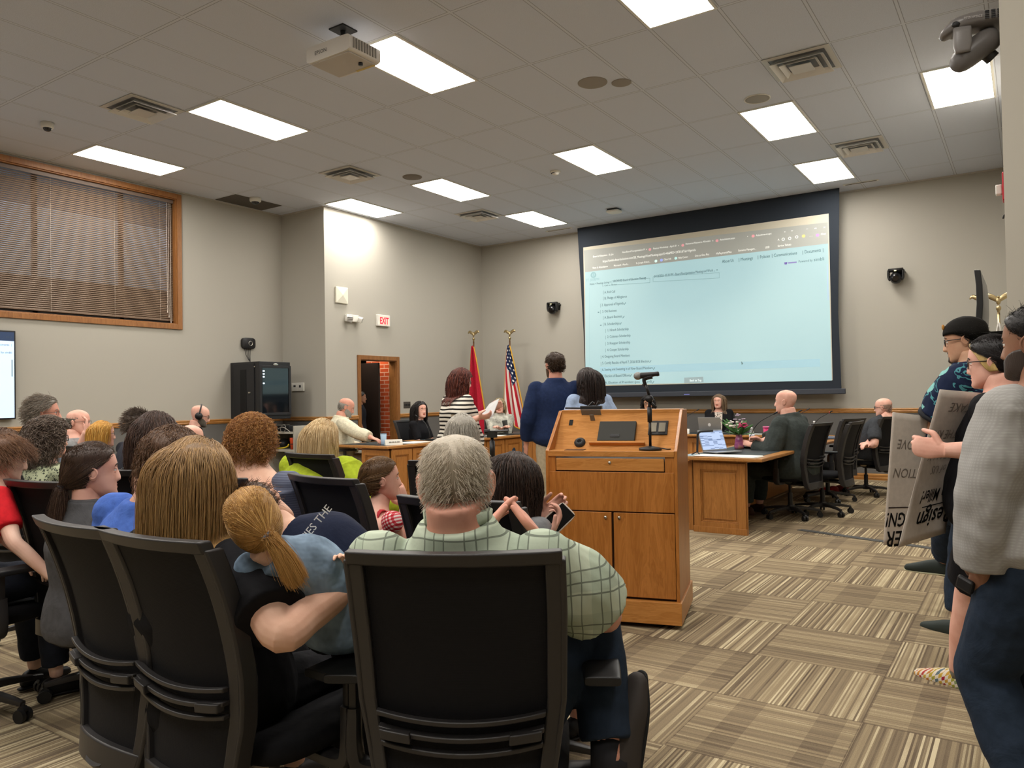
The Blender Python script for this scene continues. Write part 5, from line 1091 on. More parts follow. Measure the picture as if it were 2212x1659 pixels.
def person(lab, head, h, pose='sit', s=None, face=(0, 0, 0), lean=(0, 0), fat=0.0, fem=False, skin='fair', top=None, bot=None, hair=None, hands=(None, None), poles=(None, None), feet=(None, None),
           build=1.0, curl=.5, glass=None, glasscol='1B1B1C', bd=None, shoes='black', palms=(None, None), group=None, knees=.2, extra=None, neckfwd=.02, browc=None, hide_legs=False, hs=1.0, seat=None, al=1.0, hsz=1.0, nkz=1.0, ears=1.0):
    """head: measured centre of the head (room), h: heading of the body, face: (yaw, pitch, roll) of the head relative to the body"""
    head = np.array(head, float); dist = DEP(head); near = dist < 5.2; far = dist > 9
    if s is None: s = 1.0 if pose == 'sit' else head[2]/(1.638)
    H = s*(.97 if fem else 1.0)*hs; a, b_ = math.radians(lean[0]), math.radians(lean[1])
    Lsp = .50*s
    def spine(q):
        bend = q*.75+.25; return np.array([math.sin(b_*bend)*q*Lsp, math.sin(a*bend)*q*Lsp, math.cos(a*bend)*math.cos(b_)*q*Lsp])
    nb = spine(1.0); yaw, pit, rol = [math.radians(v) for v in face]
    HR = Rz(yaw)@Rx(pit)@Ry(rol); nk = nb+np.array([math.sin(b_)*.05, neckfwd*s+math.sin(a)*.05, .052*s*nkz]); off = nk+HR@np.array([0, .012*s, .105*H])
    RzH = Rz(h); base = head-RzH@off; pz = base[2]; org = np.array([base[0], base[1], 0.0])
    root = thing('person', lab, 'person', org, h, group); P0 = np.array([0, 0, pz]); hc = P0+off
    def loc(w): return RzH.T@(np.asarray(w, float)-org)
    def tgt(v, dflt):
        if v is None: return np.array(dflt, float)
        return loc(v[1:]) if v[0] == 'w' else np.array(v[1:] if v[0] == 'l' else v, float)
    vox = .0065 if dist < 3 else .009 if near else .014
    tab = T_F if fem else T_M
    def trow(q, infl=0.0):
        w_ = np.interp(q, [r[0] for r in tab], [r[1] for r in tab]); d_ = np.interp(q, [r[0] for r in tab], [r[2] for r in tab]); g = math.exp(-((q-.28)/.32)**2)
        return ((w_*build+fat*.055*g+fat*.02)*s+infl, (d_*build+fat*.085*g+fat*.015)*s+infl)
    def torso(mb, q0, q1, infl, n=12, cap='flat', widen=0.0):
        qs = np.linspace(q0, q1, n); mb.tube([P0+spine(q)+[0, fat*.035*s*math.exp(-((q-.25)/.3)**2), 0] for q in qs], [np.array(trow(q, infl))+widen*max(0, .4-q) for q in qs], 26, lat=(1, 0, 0), cap=cap, pw=2.25); return mb
    SW = (.178 if not fem else .155)*s*(build*.9+.1)+fat*.02*s; R = 1 if True else 0
    twist = Rz(math.radians(lean[2]) if len(lean) > 2 else 0)
    sh = [P0+spine(.92)+twist@np.array([k*SW, -.005, -.005]) for k in (-1, 1)]
    ua, fa = .285*s*al, .25*s*al
    dfl = [(k*.10*s, .33*s, pz+.12*s) for k in (-1, 1)] if pose == 'sit' else [(k*(SW/s+.09)*s, .06*s, pz-.05*s) for k in (-1, 1)]
    el, wr = [], []
    for i, k in enumerate((-1, 1)):
        T = tgt(hands[i], dfl[i]); pl = poles[i] if poles[i] is not None else (k*.5, -.6, -.8); pl = np.array(pl, float) if len(pl) == 3 else loc(pl[1:])-sh[i]; e, w_ = ik(sh[i], T, ua, fa, pl); el.append(e); wr.append(w_)
    # legs
    hip = [P0+np.array([k*.085*s*build, .0, -.02*s]) for k in (-1, 1)]; th_, sk_ = .43*s, .42*s; kn, an = [], []
    for i, k in enumerate((-1, 1)):
        if pose == 'sit': ft = tgt(feet[i], (k*knees*s, .46*s, .085)); pl = np.array([k*.15, .5, 1.0])
        else: ft = tgt(feet[i], (k*.10*s, -.01, .085)); pl = np.array([k*.05, 1.0, 0])
        if pose == 'sit' and feet[i] is None: kp = hip[i]+unit([k*(knees-.085)*.8, 1, (.50-pz+.02)*1.2])*th_; ak = np.array([kp[0], kp[1]+.03, .085]); kn.append(kp); an.append(ak)
        else: kp, ak = ik(hip[i], ft, th_, sk_, pl); kn.append(kp); an.append(ak)
    f2 = 1+fat*.22
    AR = np.array([.050, .047, .043, .037, .036, .033, .0245])*s*(build if not fem else build*.9)*(1+fat*.25)
    def arm(mb, i, infl=0.0, q1=1.0, q0=0.0, cap='flat', loose=0.0):
        S_, E_, W_ = sh[i], el[i], wr[i]; pts = [S_, S_*.7+E_*.3, S_*.35+E_*.65, E_, E_*.72+W_*.28, E_*.45+W_*.55, W_]; qs = np.array([0, .16, .35, .53, .66, .79, 1.0]); P = catmull(np.hstack([pts, AR[:, None], qs[:, None]]), 5)
        P = P[(P[:, 4] <= q1+1e-6) & (P[:, 4] >= q0-1e-6)]; r = P[:, 3]+infl+loose*smst(0, .3, P[:, 4]); mb.tube(P[:, :3], r, 16 if near else 10, cap=cap); return mb
    LR_ = np.array([.088, .084, .072, .056, .053, .052, .034])*s*f2*(1.04 if fem else 1)
    def leg(mb, i, infl=0.0, q1=1.0, flare=0.0, cap='flat'):
        S_, E_, W_ = hip[i], kn[i], an[i]; pts = [S_, S_*.7+E_*.3, S_*.3+E_*.7, E_, E_*.75+W_*.25, E_*.5+W_*.5, W_]; qs = np.array([0, .16, .37, .53, .65, .77, 1.0]); P = catmull(np.hstack([pts, LR_[:, None], qs[:, None]]), 4); P[:, 3] = np.maximum(P[:, 3], .02)
        P = P[P[:, 4] <= q1+1e-6]; mb.tube(P[:, :3], P[:, 3]+infl+flare*np.maximum(0, P[:, 4]-.5), 16 if near else 12, cap=cap); return mb
    # ---- body: torso, neck, legs in one remeshed surface, arms with hands finer, head with features
    parts = []; m = torso(MB(), -.14, 1.2, 0); bare = bot and bot.get('kind') in ('shorts', 'skirt')
    m.tube([P0+spine(.95), (P0+spine(1.03)+P0+nk)/2, P0+nk, P0+nk+HR@np.array([0, .0, .05*H])], [(.064*s, .052*s), (.058*s, .054*s), (.055*s, .058*s), (.052*s, .056*s)] if not fem else [(.07*s, .055*s), (.051*s, .05*s), (.048*s, .05*s), (.047*s, .05*s)], 18, lat=(1, 0, 0), sub=3)
    for i in (0, 1): 
        m.ell(sh[i], (.055*s*build, .05*s, .055*s), 12, 8)
        if bare or not far: leg(m, i)
    parts.append(remesh(m, vox*1.3 if not bare else vox, 4))
    am = MB(); dh = [None, None]
    for i, k in enumerate((-1, 1)):
        arm(am, i); hd = unit(wr[i]-el[i]); pm = palms[i] if palms[i] is not None else ((0, 0, -1) if pose == 'sit' else (-k, .3, 0)); pm = np.array(pm, float)
        if len(pm) == 6: hd = unit(pm[3:]); pm = pm[:3]
        add_hand(am, wr[i], hd, pm, s*hsz, k, curl if not isinstance(curl, (tuple, list)) else curl[i])
    parts.append(remesh(am, .0031 if dist < 3.6 else .004 if dist < 4.5 else .0065 if not far else .009, 2))
    hm = head_part(MB(), fem, ears, H, HR, hc, jowl=min(fat, 1)*.6).mesh('h', True); parts.append(hm)
    bm_ = mesh_join(parts); body = link('body', bm_, [SK[skin], LIP[skin], M_EYE, M_IRIS], root)
    # ---- clothes
    top = top or {}; bot = bot or {}
    if top.get('mat'):
        inf = top.get('inf', .012); sl = top.get('sleeve', .42); m = torso(MB(), top.get('hem', -.10), top.get('neck', 1.085 if top.get('collar') else 1.035), inf+.003, 16, widen=top.get('widen', .02))
        for i in (0, 1):
            m.ell(sh[i]+[0, 0, -.004], (.056*s*build+inf, .05*s+inf, .054*s+inf), 14, 8)
            if sl > 0: arm(m, i, inf, sl, loose=top.get('loose', .006))
        me = remesh(m, vox*1.05, 4, top.get('folds', .010 if not far else .006)*.75, .11); g = link(top.get('name', 'shirt'), me, top['mat'], root)
        if top.get('collar'):
            cm = MB(); c0 = P0+spine(1.0)
            for q, rr, zz in ((0, 1, 1),): 
                th2 = np.linspace(0, 2*math.pi, 29)[:-1]; rg = []
                for o, z in ((.003, -.012), (.012, -.014), (.016, .028), (.006, .034)):
                    rg.append(np.stack([np.cos(th2)*((.066 if not fem else .057)*s*top.get('cr', 1)+o), np.sin(th2)*((.066 if not fem else .058)*s*top.get('cr', 1)+o)+.008, np.full(28, z)-.03*np.maximum(np.sin(th2), 0)], 1)@Rx(-a*.5).T+c0+[0, 0, .012+top.get('cz', 0)])
                cm.rings(rg, cap=False, close=True)
            link('collar', cm, top.get('collarmat', top['mat']), g, smooth=1)
        if top.get('cuff'):
            cm = MB()
            for i in (0, 1): arm(cm, i, inf+.003, sl+.005, sl-.06, loose=top.get('loose', .006))
            link('cuff', cm, top['cuff'], g, smooth=1)
    if bot.get('mat') and not hide_legs:
        kind = bot.get('kind', 'trousers'); m = torso(MB(), -.15, .14, .016 if kind != 'skirt' else .02, 7)
        q1 = {'trousers': .985, 'shorts': .46, 'capri': .8, 'skirt': .5}[kind]
        for i in (0, 1): leg(m, i, bot.get('inf', .014), q1, bot.get('flare', .03 if kind == 'trousers' else 0.0))
        if kind in ('shorts', 'skirt') and pose == 'stand': m.tube([P0+[0, 0, -.02], P0+[0, .01, -.2*s]], [(.175*s*f2, .13*s*f2), (.16*s*f2, .12*s*f2)], 20, lat=(1, 0, 0))
        link(kind, remesh(m, vox*1.15, 4, .012 if not far else 0, .08), bot['mat'], root)
    if shoes and not hide_legs:
        for i, k in enumerate((-1, 1)):
            f = unit([k*.2, 1, 0]) if not (isinstance(shoes, dict) and shoes.get('dir')) else unit(shoes['dir'][i]); smt = shoes['mat'] if isinstance(shoes, dict) else plain({'black': '17171A', 'brown': '4A2E1E', 'white': 'D0CCC4', 'red': '8E1F24'}.get(shoes, shoes), .5)
            ak = an[i]; up = np.array([0, 0, 1.]) if not (isinstance(shoes, dict) and shoes.get('up')) else unit(shoes['up'][i]); L_ = .26*s
            so = ak-up*.055*s; m = MB().tube([so-f*.055*s, so-f*.03*s+up*.01, so+f*.06*s+up*.006*s, so+f*.13*s-up*.006*s, so+f*.19*s-up*.012*s], [(.028*s, .028*s), (.036*s, .052*s), (.040*s, .044*s), (.044*s, .034*s), (.033*s, .022*s)], 18, lat=np.cross(f, up), sub=4, cap='round', pw=2.4)
            sh_ = link('shoe', m, smt, root, smooth=1)
            m = MB().tube([so-f*.08*s-up*.028*s, so+f*.0*s-up*.028*s, so+f*.12*s-up*.028*s, so+f*.205*s-up*.026*s], [(.026*s, .008), (.034*s, .009), (.043*s, .009), (.024*s, .008)], 18, lat=np.cross(f, up), sub=4, cap='round'); link('sole', m, plain(shoes.get('sole', '1a1a1a') if isinstance(shoes, dict) else ('CFCBC0' if shoes == 'white' else '1c1a1a'), .7), sh_, smooth=1)
            if isinstance(shoes, dict) and shoes.get('sock'): link('sock', MB().tube([ak-up*.03*s, ak+up*.015*s, ak+unit(kn[i]-ak)*.055*s], [.038*s, .0385*s, .041*s], 16), shoes['sock'], root, smooth=1)
    # ---- hair and face
    hr = hair or {}
    cb = (P0+spine(.84), np.array([SW+.02*s, .12*s+fat*.05, .11*s])); ob = [cb, (P0+spine(.45), np.array([.17*s+fat*.05, .14*s+fat*.07, .22*s]))]
    bc = hair_mat(*browc) if browc else (hr.get('mat') or hair_mat('4A3628'))
    brows(H, HR, hc, root, bc)
    if hr.get('kind'):
        hobj = link('hair', hair_cap(hr, H, HR, hc), hr['mat'], root, smooth=1)
        nst = hr.get('n', 2600 if dist < 3.4 else 1500 if near else 700 if not far else 420)
        if nst: hr.setdefault('r', .00055 if dist < 2.5 else .0008 if dist < 3.6 else .0011 if near else .0024 if not far else .0034); strands('hair_strands', hr, H, HR, hc, hr['mat'], hobj, nst, ob if hr['kind'] != 'pony' else None)
        if hr['kind'] == 'pony': tt = HR@np.array(hr.get('tie', (0, -.125, 0)))*H+hc; td = HR@unit(hr.get('taildir', (0, -.35, -1))); link('hair_tie', MB().tube([tt-td*.008, tt+td*.012], [.017*H, .017*H], 14), plain(hr.get('tiec', '17171B'), .8), root, smooth=1)
    if bd: beard(H, HR, hc, root, *bd)
    if glass: glasses(glass, H, HR, hc, root, glasscol)
    inf_ = dict(root=root, hc=hc, HR=HR, H=H, P0=P0, spine=spine, wr=wr, el=el, sh=sh, s=s, an=an, kn=kn, loc=loc, org=org, Rh=RzH, SW=SW, nb=P0+nb, trow=trow, arm=arm, torso=torso, near=near, vox=vox)
    if extra: extra(inf_)
    if seat: bd_ = Rz(h)@np.array([0, .07, 0]); chair(org[0]+bd_[0], org[1]+bd_[1], h, *([seat] if isinstance(seat, str) else seat))
    return inf_
D2 = math.radians
def W(px, py, d): p = at(px, py, d); return ('w', *p)
def stripes_mat(name, c1, c2, f, ax=2, duty=.5):
    t = NT(name, .85, .1); o = t.xyz(); v = t.math('ADD', o[ax], t.math('MULTIPLY', t.noise(t.obj(), 5, 1), .02)); t.col(t.mix(t.math('GREATER_THAN', t.math('FRACT', t.math('MULTIPLY', v, f)), duty), c1, c2)); t.bump(t.noise(t.obj(), 9, 3), .25, .03); return t.m
def plaid_mat():
    t = NT('green_plaid', .85, .1); x, y, z = t.xyz(); wob = t.math('MULTIPLY', t.noise(t.obj(), 6, 1), .03); base = t.mix(t.math('MULTIPLY', t.math('GREATER_THAN', t.math('PINGPONG', t.math('MULTIPLY', t.math('ADD', x, wob), 10.0), .5), .25), .6), 'BFC9B4', 'A2B09C')
    base = t.mix(t.math('MULTIPLY', t.math('GREATER_THAN', t.math('PINGPONG', t.math('MULTIPLY', t.math('ADD', z, wob), 9.0), .5), .27), .45), base, '9DAA98')
    def lines(v, f, w_, ph=0.0): return t.math('LESS_THAN', t.math('PINGPONG', t.math('ADD', t.math('MULTIPLY', v, f), ph), .5), w_)
    xw, zw = t.math('ADD', x, wob), t.math('ADD', z, wob)
    l = t.math('MAXIMUM', t.math('MULTIPLY', t.math('MAXIMUM', lines(xw, 40.0, .07), 0.0), t.math('GREATER_THAN', t.math('PINGPONG', t.math('MULTIPLY', xw, 9.5), .5), .14)), t.math('MULTIPLY', lines(zw, 34.0, .07), t.math('GREATER_THAN', t.math('PINGPONG', t.math('MULTIPLY', zw, 8.0), .5), .2)))
    t.col(t.mix(t.math('MULTIPLY', l, .72), base, '4E534B')); t.bump(t.noise(t.obj(), 8, 4), .3, .03); return t.m
def gingham_mat():
    t = NT('red_gingham', .85, .1); x, y, z = t.xyz(); a = t.math('GREATER_THAN', t.math('FRACT', t.math('MULTIPLY', t.math('ADD', x, t.math('MULTIPLY', z, .5)), 60.0)), .5); b = t.math('GREATER_THAN', t.math('FRACT', t.math('MULTIPLY', t.math('SUBTRACT', z, t.math('MULTIPLY', x, .5)), 60.0)), .5)
    t.col(t.ramp(t.math('MULTIPLY', t.math('ADD', a, b), .5), [(.1, 'D8C8C4'), (.5, 'C45A60'), (.9, 'A8202C')])); return t.m
def spots_mat(name, c1, c2, sc, th=.3, ring=False):
    t = NT(name, .8, .1); v = t.voro(t.obj(), sc); m_ = t.math('LESS_THAN', v, th)
    if ring: m_ = t.math('MULTIPLY', m_, t.math('GREATER_THAN', v, th*.5))
    t.col(t.mix(m_, c1, c2)); t.bump(t.noise(t.obj(), 9, 3), .25, .03); return t.m
def tropical_mat():
    t = NT('octopus_print', .8, .15); n = t.noise(t.obj(), 9, 2, .5, 1.2); w_ = t.math('LESS_THAN', t.math('ABSOLUTE', t.math('SUBTRACT', n, .52)), .022); v = t.voro(t.obj(), 8.5); b = t.math('LESS_THAN', t.math('ADD', v, t.math('MULTIPLY', t.noise(t.obj(), 40, 2), .14)), .36)
    c = t.mix(w_, '1B2540', '4E8E98'); c = t.mix(b, c, t.mix(t.noise(t.obj(), 50, 2), '5FA8A8', '9AD0C8')); t.col(c); t.bump(t.noise(t.obj(), 8, 3), .25, .03); return t.m
def denim_mat(c='8D9CA8', name='light_denim'):
    t = NT(name, .85, .1); n = t.noise(t.obj(), 11, 3, .6); a = lin(c); t.col(t.ramp(n, [(.3, tuple(v*.45 for v in a)), (.5, a), (.7, tuple(min(1, v*1.5) for v in a))])); t.bump(n, .5, .03); return t.m
def waffle_mat():
    t = NT('grey_waffle_knit', .9, .1); x, y, z = t.xyz(); v = t.math('MULTIPLY', t.math('PINGPONG', t.math('MULTIPLY', t.math('ADD', x, y), 110.0), .5), t.math('PINGPONG', t.math('MULTIPLY', z, 110.0), .5)); t.col(t.ramp(v, [(.0, '989693'), (.22, 'A5A4A0')])); t.bump(v, .25, .002); return t.m
F = fabric
BLK = F('black_cloth', '17171A', .9, .2); JEAN = F('dark_denim', '25303F', .85, .3); KHAKI = F('khaki_cloth', 'B5A88F', .85, .25); NAVYT = F('navy_trousers', '20242E')
HR_ = dict(silver=('A8A49C', '6E6A62'), white=('CFC8BA', 'A59C8C'), brown=('5C4230', '7A5A40'), dark=('2A1E18', '4A3428'), black=('1B1716', '2E2624'), dblond=('8A6A44', 'B8925E'), blond=('C9A878', 'E2CCA0'), gold=('C8923E', 'E2B868'), straw=('A8743C', 'CFA05E'), auburn=('5A2A22', '7E4634'), grey=('6E685F', '8E887E'), ltbrown=('7A6048', 'A08460'), grbrown=('5A4C42', '8A7A6C'))
HM = {k: hair_mat(*v) for k, v in HR_.items()}
# ---- near row
def e_p1(i):
    r = i['root']
person('man with short white hair in a green plaid shirt, seated nearest the camera', at(985, 1047, 1.95), D2(31), s=1.02, hs=1.06, build=1.1, nkz=.3, ears=1.25, face=(4, -4, -2), lean=(-8, -2), fat=.25, skin='ruddy',
    top=dict(mat=plaid_mat(), sleeve=.45, loose=.036, collar=1, cr=1.06, cz=.03, hem=-.16, folds=.014, inf=.018), bot=dict(mat=JEAN), al=1.04, hands=(W(1035, 1168, 2.15), W(1168, 1168, 2.15)), poles=((-.9, -.2, -.9), ('w', *at(1500, 1600, 1.65))),
    palms=((.85, 0, -.4, .50, .55, .62), (-.85, 0, -.4, -.50, .55, .62)), curl=.16, hair=dict(kind='short', mat=hair_mat('C2B6A2', 'D8CEBE'), th=.004, len=.022, ear=1, mess=.16, lift=.0, r=.0006, n=5200, line=.05, nape=.012), feet=(None, W(1315, 1650, 2.0)), shoes=dict(mat=plain('3A3532', .7), sock=plain('26262A', .9), dir=[(0, 1, 0), (.15, .25, 1)], up=[(0, 0, 1), (-.8, -.5, .1)]), glass=None)
def watch_on(i, side, c='17181B', face_c='0B0B0D', label=None):
    k = 0 if side < 0 else 1; w_ = i['wr'][k]; d = unit(i['wr'][k]-i['el'][k]); p = w_-d*.03*i['s']; m = MB().tube([p-d*.011, p+d*.011], [.0275*i['s'], .0275*i['s']], 20)
    b = link('watch', m, plain(c, .5), i['root'], smooth=1); out = unit(np.array([side*.6, -.5, .7])); out = unit(out-d*(out@d)); m = MB().box(p+out*.03*i['s'], (.034, .034, .01), np.stack([unit(np.cross(d, out)), d, out], 1)); link('watch_face', m, plain(face_c, .15), b, bevel=.003)
i2 = person('woman in a black t-shirt with very long light brown hair, arms around a little girl', at(424, 1040, 2.25), D2(2), s=1.0, build=1.3, hs=1.05, face=(20, -6, 0), lean=(-10, 3), fat=.42, fem=True, skin='fair',
    top=dict(mat=BLK, sleeve=.44, loose=.03, folds=.014), bot=dict(mat=BLK), al=1.12, hands=(W(700, 1210, 2.25), W(782, 1246, 2.115)), poles=(('w', *at(640, 1290, 2.4)), ('w', *at(900, 1430, 1.87))), curl=.5, palms=((0, -.6, -.8, .8, .2, -.3), (-.6, .3, -.3, -.1, .9, .2)),
    hair=dict(kind='long', mat=hair_mat('8C6E4C', 'B8935F', 'C09658'), th=.016, len=.35, n=8000, r=.0008, wave=.35, part=.01, seed=4, lump=.15))
watch_on(i2, 1, 'B9BAB8')
i3 = person('little girl with a blonde ponytail in a denim jacket, leaning on the woman in black', at(552, 1128, 1.96), D2(42), s=.57, build=.9, face=(12, 14, -24), lean=(-22, -32), hs=1.33, skin='pale',
    top=dict(mat=denim_mat('74879A'), sleeve=.25, hem=-.2, folds=.012, loose=.01, inf=.02, name='denim_jacket', collar=1, widen=.0), bot=dict(mat=BLK), feet=(W(760, 1450, 2.3), W(790, 1450, 2.35)), al=1.3, hands=(W(500, 1230, 2.25), W(520, 1300, 2.1)), poles=((-.2, .6, -1), ('w', *at(690, 1560, 2.0))),
    hair=dict(kind='pony', mat=hair_mat('A87C42', 'D8AE6C', 'B88A4C'), th=.012, n=5200, r=.0008, tie=(.03, -.125, -.012), taildir=(.35, -.2, -.9), taillen=.12, tiec='6E7078', lump=.2, seed=6), shoes='white')
def navy_extra(i):
    c = i['P0']+i['spine'](.78); bk = -i['trow'](.7, .034)[1]
    for s_, z, h_ in (('COMMUNITIES THE', .05, .03), ("'S CHURCH", .01, .022)):
        me = text_mesh(s_, h_, None, basis((.64, 0, .77), (-.77, 0, .64), (0, -1, 0), (c[0]-.77*z+.01, c[1]+bk, c[2]+.64*z+.01)), 'CENTER'); link('shirt_lettering', me, plain('D8D8D4', .7), i['root'])
person('child in a navy shirt with white lettering bending forward beyond the little girl', at(568, 1100, 2.25), D2(35), s=.66, hs=1.1, face=(0, -5, -55), lean=(12, -50), skin='fair', top=dict(mat=F('navy_shirt', '1C2236', .85, .3), sleeve=.62, folds=.016), bot=dict(mat=BLK), hair=dict(kind='short', mat=HM['brown'], th=.014, len=.05, n=1500), hands=(W(690, 1300, 2.3), W(735, 1240, 2.05)), poles=((-.5, -.3, -.8), ('w', *at(760, 1500, 2.3))), extra=navy_extra)
person('person in a bright blue shirt, mostly hidden behind the long haired woman in black', at(372, 1004, 2.75), D2(10), s=1.04, hs=1.05, nkz=.3, face=(10, -6, 0), lean=(-3, 0), fat=1.0, fem=True, build=1.3, skin='fair', top=dict(mat=F('blue_jersey', '4464B0', .85, .3), sleeve=.5, inf=.024, loose=.03, folds=.012), bot=dict(mat=BLK), hair=dict(kind='curly', mat=hair_mat('5E432F', '7E5E44'), th=.02, len=.1, n=2200, r=.0010, curl=.5))
person('girl with brown hair pulled back and a charcoal grey sweatshirt, in profile at the left', at(200, 1018, 3.2), D2(6), hs=1.08, s=.95, face=(-24, 2, 0), lean=(0, 0), fem=True, fat=.2, skin='pink', top=dict(mat=F('charcoal_sweatshirt', '4A4A4C', .9, .3), sleeve=.97, folds=.016, loose=.012, collar=1), bot=dict(mat=BLK),
    hair=dict(kind='pony', mat=hair_mat('3E2C22', '5E4634'), th=.010, n=4200, tie=(0, -.115, -.055), taildir=(0, -.2, -1), taillen=.1, ear=1, lump=.1, r=.0008))
person('boy with a brown fringe and a red t-shirt at the left edge of the photo', at(14, 990, 3.6), D2(0), seat='black task chair of the boy in red at the left edge of the photo', s=.86, face=(-12, -14, 0), lean=(22, 0), skin='pale', top=dict(mat=F('red_jersey', 'BE1D26', .85, .3), sleeve=.42, folds=.012), bot=dict(mat=NAVYT), hands=(W(95, 1235, 3.5), W(110, 1245, 3.35)), poles=(None, ('w', *at(-40, 1240, 3.1))), hair=dict(kind='short', mat=hair_mat('6E4C34', '8C6648'), th=.018, len=.075, n=3200, fwd=1, line=.035, mess=.15, lift=.05, r=.0009))
# ---- second row
person('woman with curly dark grey brown hair in a green patterned blouse', at(105, 948, 4.55), D2(6), seat='black task chair behind the woman in the patterned green blouse', s=1.02, face=(-8, 2, 0), fem=True, fat=.45, skin='pink', glass='rect', top=dict(mat=spots_mat('patterned_blouse', 'A4A98C', '3E443A', 60, .42, True), sleeve=.6, folds=.012), bot=dict(mat=BLK), hair=dict(kind='curly', mat=HM['grbrown'], th=.026, len=.2, n=3600, curl=.9, r=.0016, lump=.3))
person('woman with dark brown collar length hair in a black and white speckled blouse', at(337, 948, 4.25), D2(14), seat='black task chair of the woman in the speckled blouse', hs=1.06, s=1.03, face=(16, 0, 0), fem=True, fat=.4, skin='fair', top=dict(mat=spots_mat('speckled_blouse', '1B1B1D', 'D8D6D0', 90, .3), sleeve=.6, folds=.012), bot=dict(mat=BLK), hair=dict(kind='bob', mat=hair_mat('3C2A22', '5E4436'), th=.028, len=.22, n=3600, r=.0014, wave=.8, lump=.25))
def earring(i):
    for s_ in (1,): link('earring', MB().torus(i['HR']@np.array([.079, -.012, -.045])*i['H']+i['hc'], .009, .0018, 14, 6, Ry(1.2)).xf(np.eye(3), (0, 0, 0)), M_METAL, i['root'], smooth=1)
    th = np.linspace(0, 2*math.pi, 40)[:-1]; c = i['nb']+np.array([0, .0, .0]); m = MB()
    for a in th: m.ell(c+[math.cos(a)*.078*i['s'], math.sin(a)*.072*i['s'], .008-.03*math.sin(a)], (.006, .006, .005), 6, 5)
    link('bead_necklace', m, plain('C8C4BC', .3, .5), i['root'], smooth=1)
person('woman with curly strawberry blonde hair and a slate grey scoop back top', at(545, 958, 3.75), D2(14), seat='black task chair behind the curly haired woman in slate grey', s=1.03, face=(6, 0, 0), fem=True, fat=.95, build=1.32, nkz=.6, skin='fair', glass='rect', top=dict(mat=stripes_mat('slate_ribbed_top', '5A5F70', '6A7082', 90, 2, .5), sleeve=.97, neck=.86, folds=.014, loose=.012), bot=dict(mat=BLK), hair=dict(kind='curly', mat=hair_mat('94602E', 'CFA05E'), th=.034, len=.10, n=5200, curl=1.5, r=.0009, lump=.35), extra=earring)
person('woman with long blonde hair in a lime green top', at(698, 948, 5.05), D2(4), s=1.05, nkz=.5, build=1.35, face=(-4, 0, 0), fem=True, fat=.6, skin='pink', top=dict(mat=F('lime_sweater', '9DAE2A', .85, .35), sleeve=.97, loose=.03, inf=.03, folds=.03, widen=.1), bot=dict(mat=BLK), hair=dict(kind='long', mat=hair_mat('C0A274', 'E6D2A8'), th=.018, len=.36, n=5000, r=.0013, wave=.3, part=.02), hands=(None, W(850, 1090, 5.0)))
person('girl with a brown ponytail in a red gingham sundress resting her chin on her hand', at(824, 1036, 3.55), D2(-8), s=.84, hs=1.06, face=(-26, 6, 0), lean=(10, 3), fem=True, skin='pink', top=dict(mat=gingham_mat(), sleeve=0, neck=.80, hem=-.1, inf=.008, folds=.008, name='sundress'), bot=dict(mat=BLK), hands=(None, W(872, 1092, 3.68)), poles=(None, ('w', *at(875, 1500, 3.8))), palms=(None, (-.8, .0, .3, -.1, -.2, 1)), curl=.35,
    hair=dict(kind='pony', mat=hair_mat('5A4026', '8A6A44'), th=.010, n=4200, tie=(0, -.118, .0), taildir=(0, -.9, -.55), taillen=.17, ear=1, lump=.1, r=.0009, tiec='101014'),
    extra=lambda i: link('shoulder_strap', MB().tube([i['sh'][1]*.45+i['nb']*.55+[0, -.06, -.04], i['sh'][1]*.5+i['nb']*.5+[.0, -.02, .025], i['sh'][1]*.5+i['nb']*.5+[0, .05, -.01]], [(.014, .003)]*3, 8, sub=4).tube([i['sh'][0]*.5+i['nb']*.5+[0, -.06, -.05], i['sh'][0]*.5+i['nb']*.5+[.0, -.02, .025], i['sh'][0]*.5+i['nb']*.5+[0, .05, -.01]], [(.014, .003)]*3, 8, sub=4), plain('B02A34', .8), i['root'], smooth=1))
person('person with straight grey white hair in a red shirt, directly beyond the man in plaid', at(998, 940, 4.5), D2(28), seat='black task chair of the grey haired person in red', s=1.0, face=(4, -4, 0), fat=.4, skin='pink', top=dict(mat=F('red_shirt', 'C43A34', .85, .3), sleeve=.5, folds=.014, loose=.02), bot=dict(mat=NAVYT), hair=dict(kind='bob', mat=hair_mat('A8A296', 'D2CCC0'), th=.014, len=.11, n=3000, r=.0012, wave=.2, ear=1))
i18 = person('girl with very long dark brown hair in a grey top looking at a phone', at(1112, 1040, 2.9), D2(4), seat='black task chair of the long haired girl holding the phone', s=.86, hs=1.05, face=(-2, -22, 0), lean=(2, 0), fem=True, skin='pink', top=dict(mat=F('grey_tee', '77787A', .85, .3), sleeve=.5, folds=.012), bot=dict(mat=BLK), knees=.14, hands=(W(1176, 1118, 2.92), W(1185, 1160, 2.78)), poles=((-.6, -.1, -.8), ('w', *at(1170, 1330, 2.5))), palms=((.7, -.5, .3, .6, .4, .6), (-.5, -.3, .6, .35, .3, .8)), curl=(.9, .8), feet=(None, None),
    hair=dict(kind='long', mat=hair_mat('2A1D17', '4A3428'), th=.014, len=.44, n=6500, r=.0010, wave=.2, part=0, seed=8))
t = thing('smartphone', 'black smartphone in a clear case held by the long haired girl', 'phone', (0, 0, 0))
pc_ = at(1200, 1127, 2.80); ux = unit(CR*.66+CU*.55+CF*.35); uy = unit(np.cross(unit(-CF*.75+CU*.45+CR*.2), ux)); uz = np.cross(ux, uy)
if uz@CF > 0: uz = -uz; uy = -uy
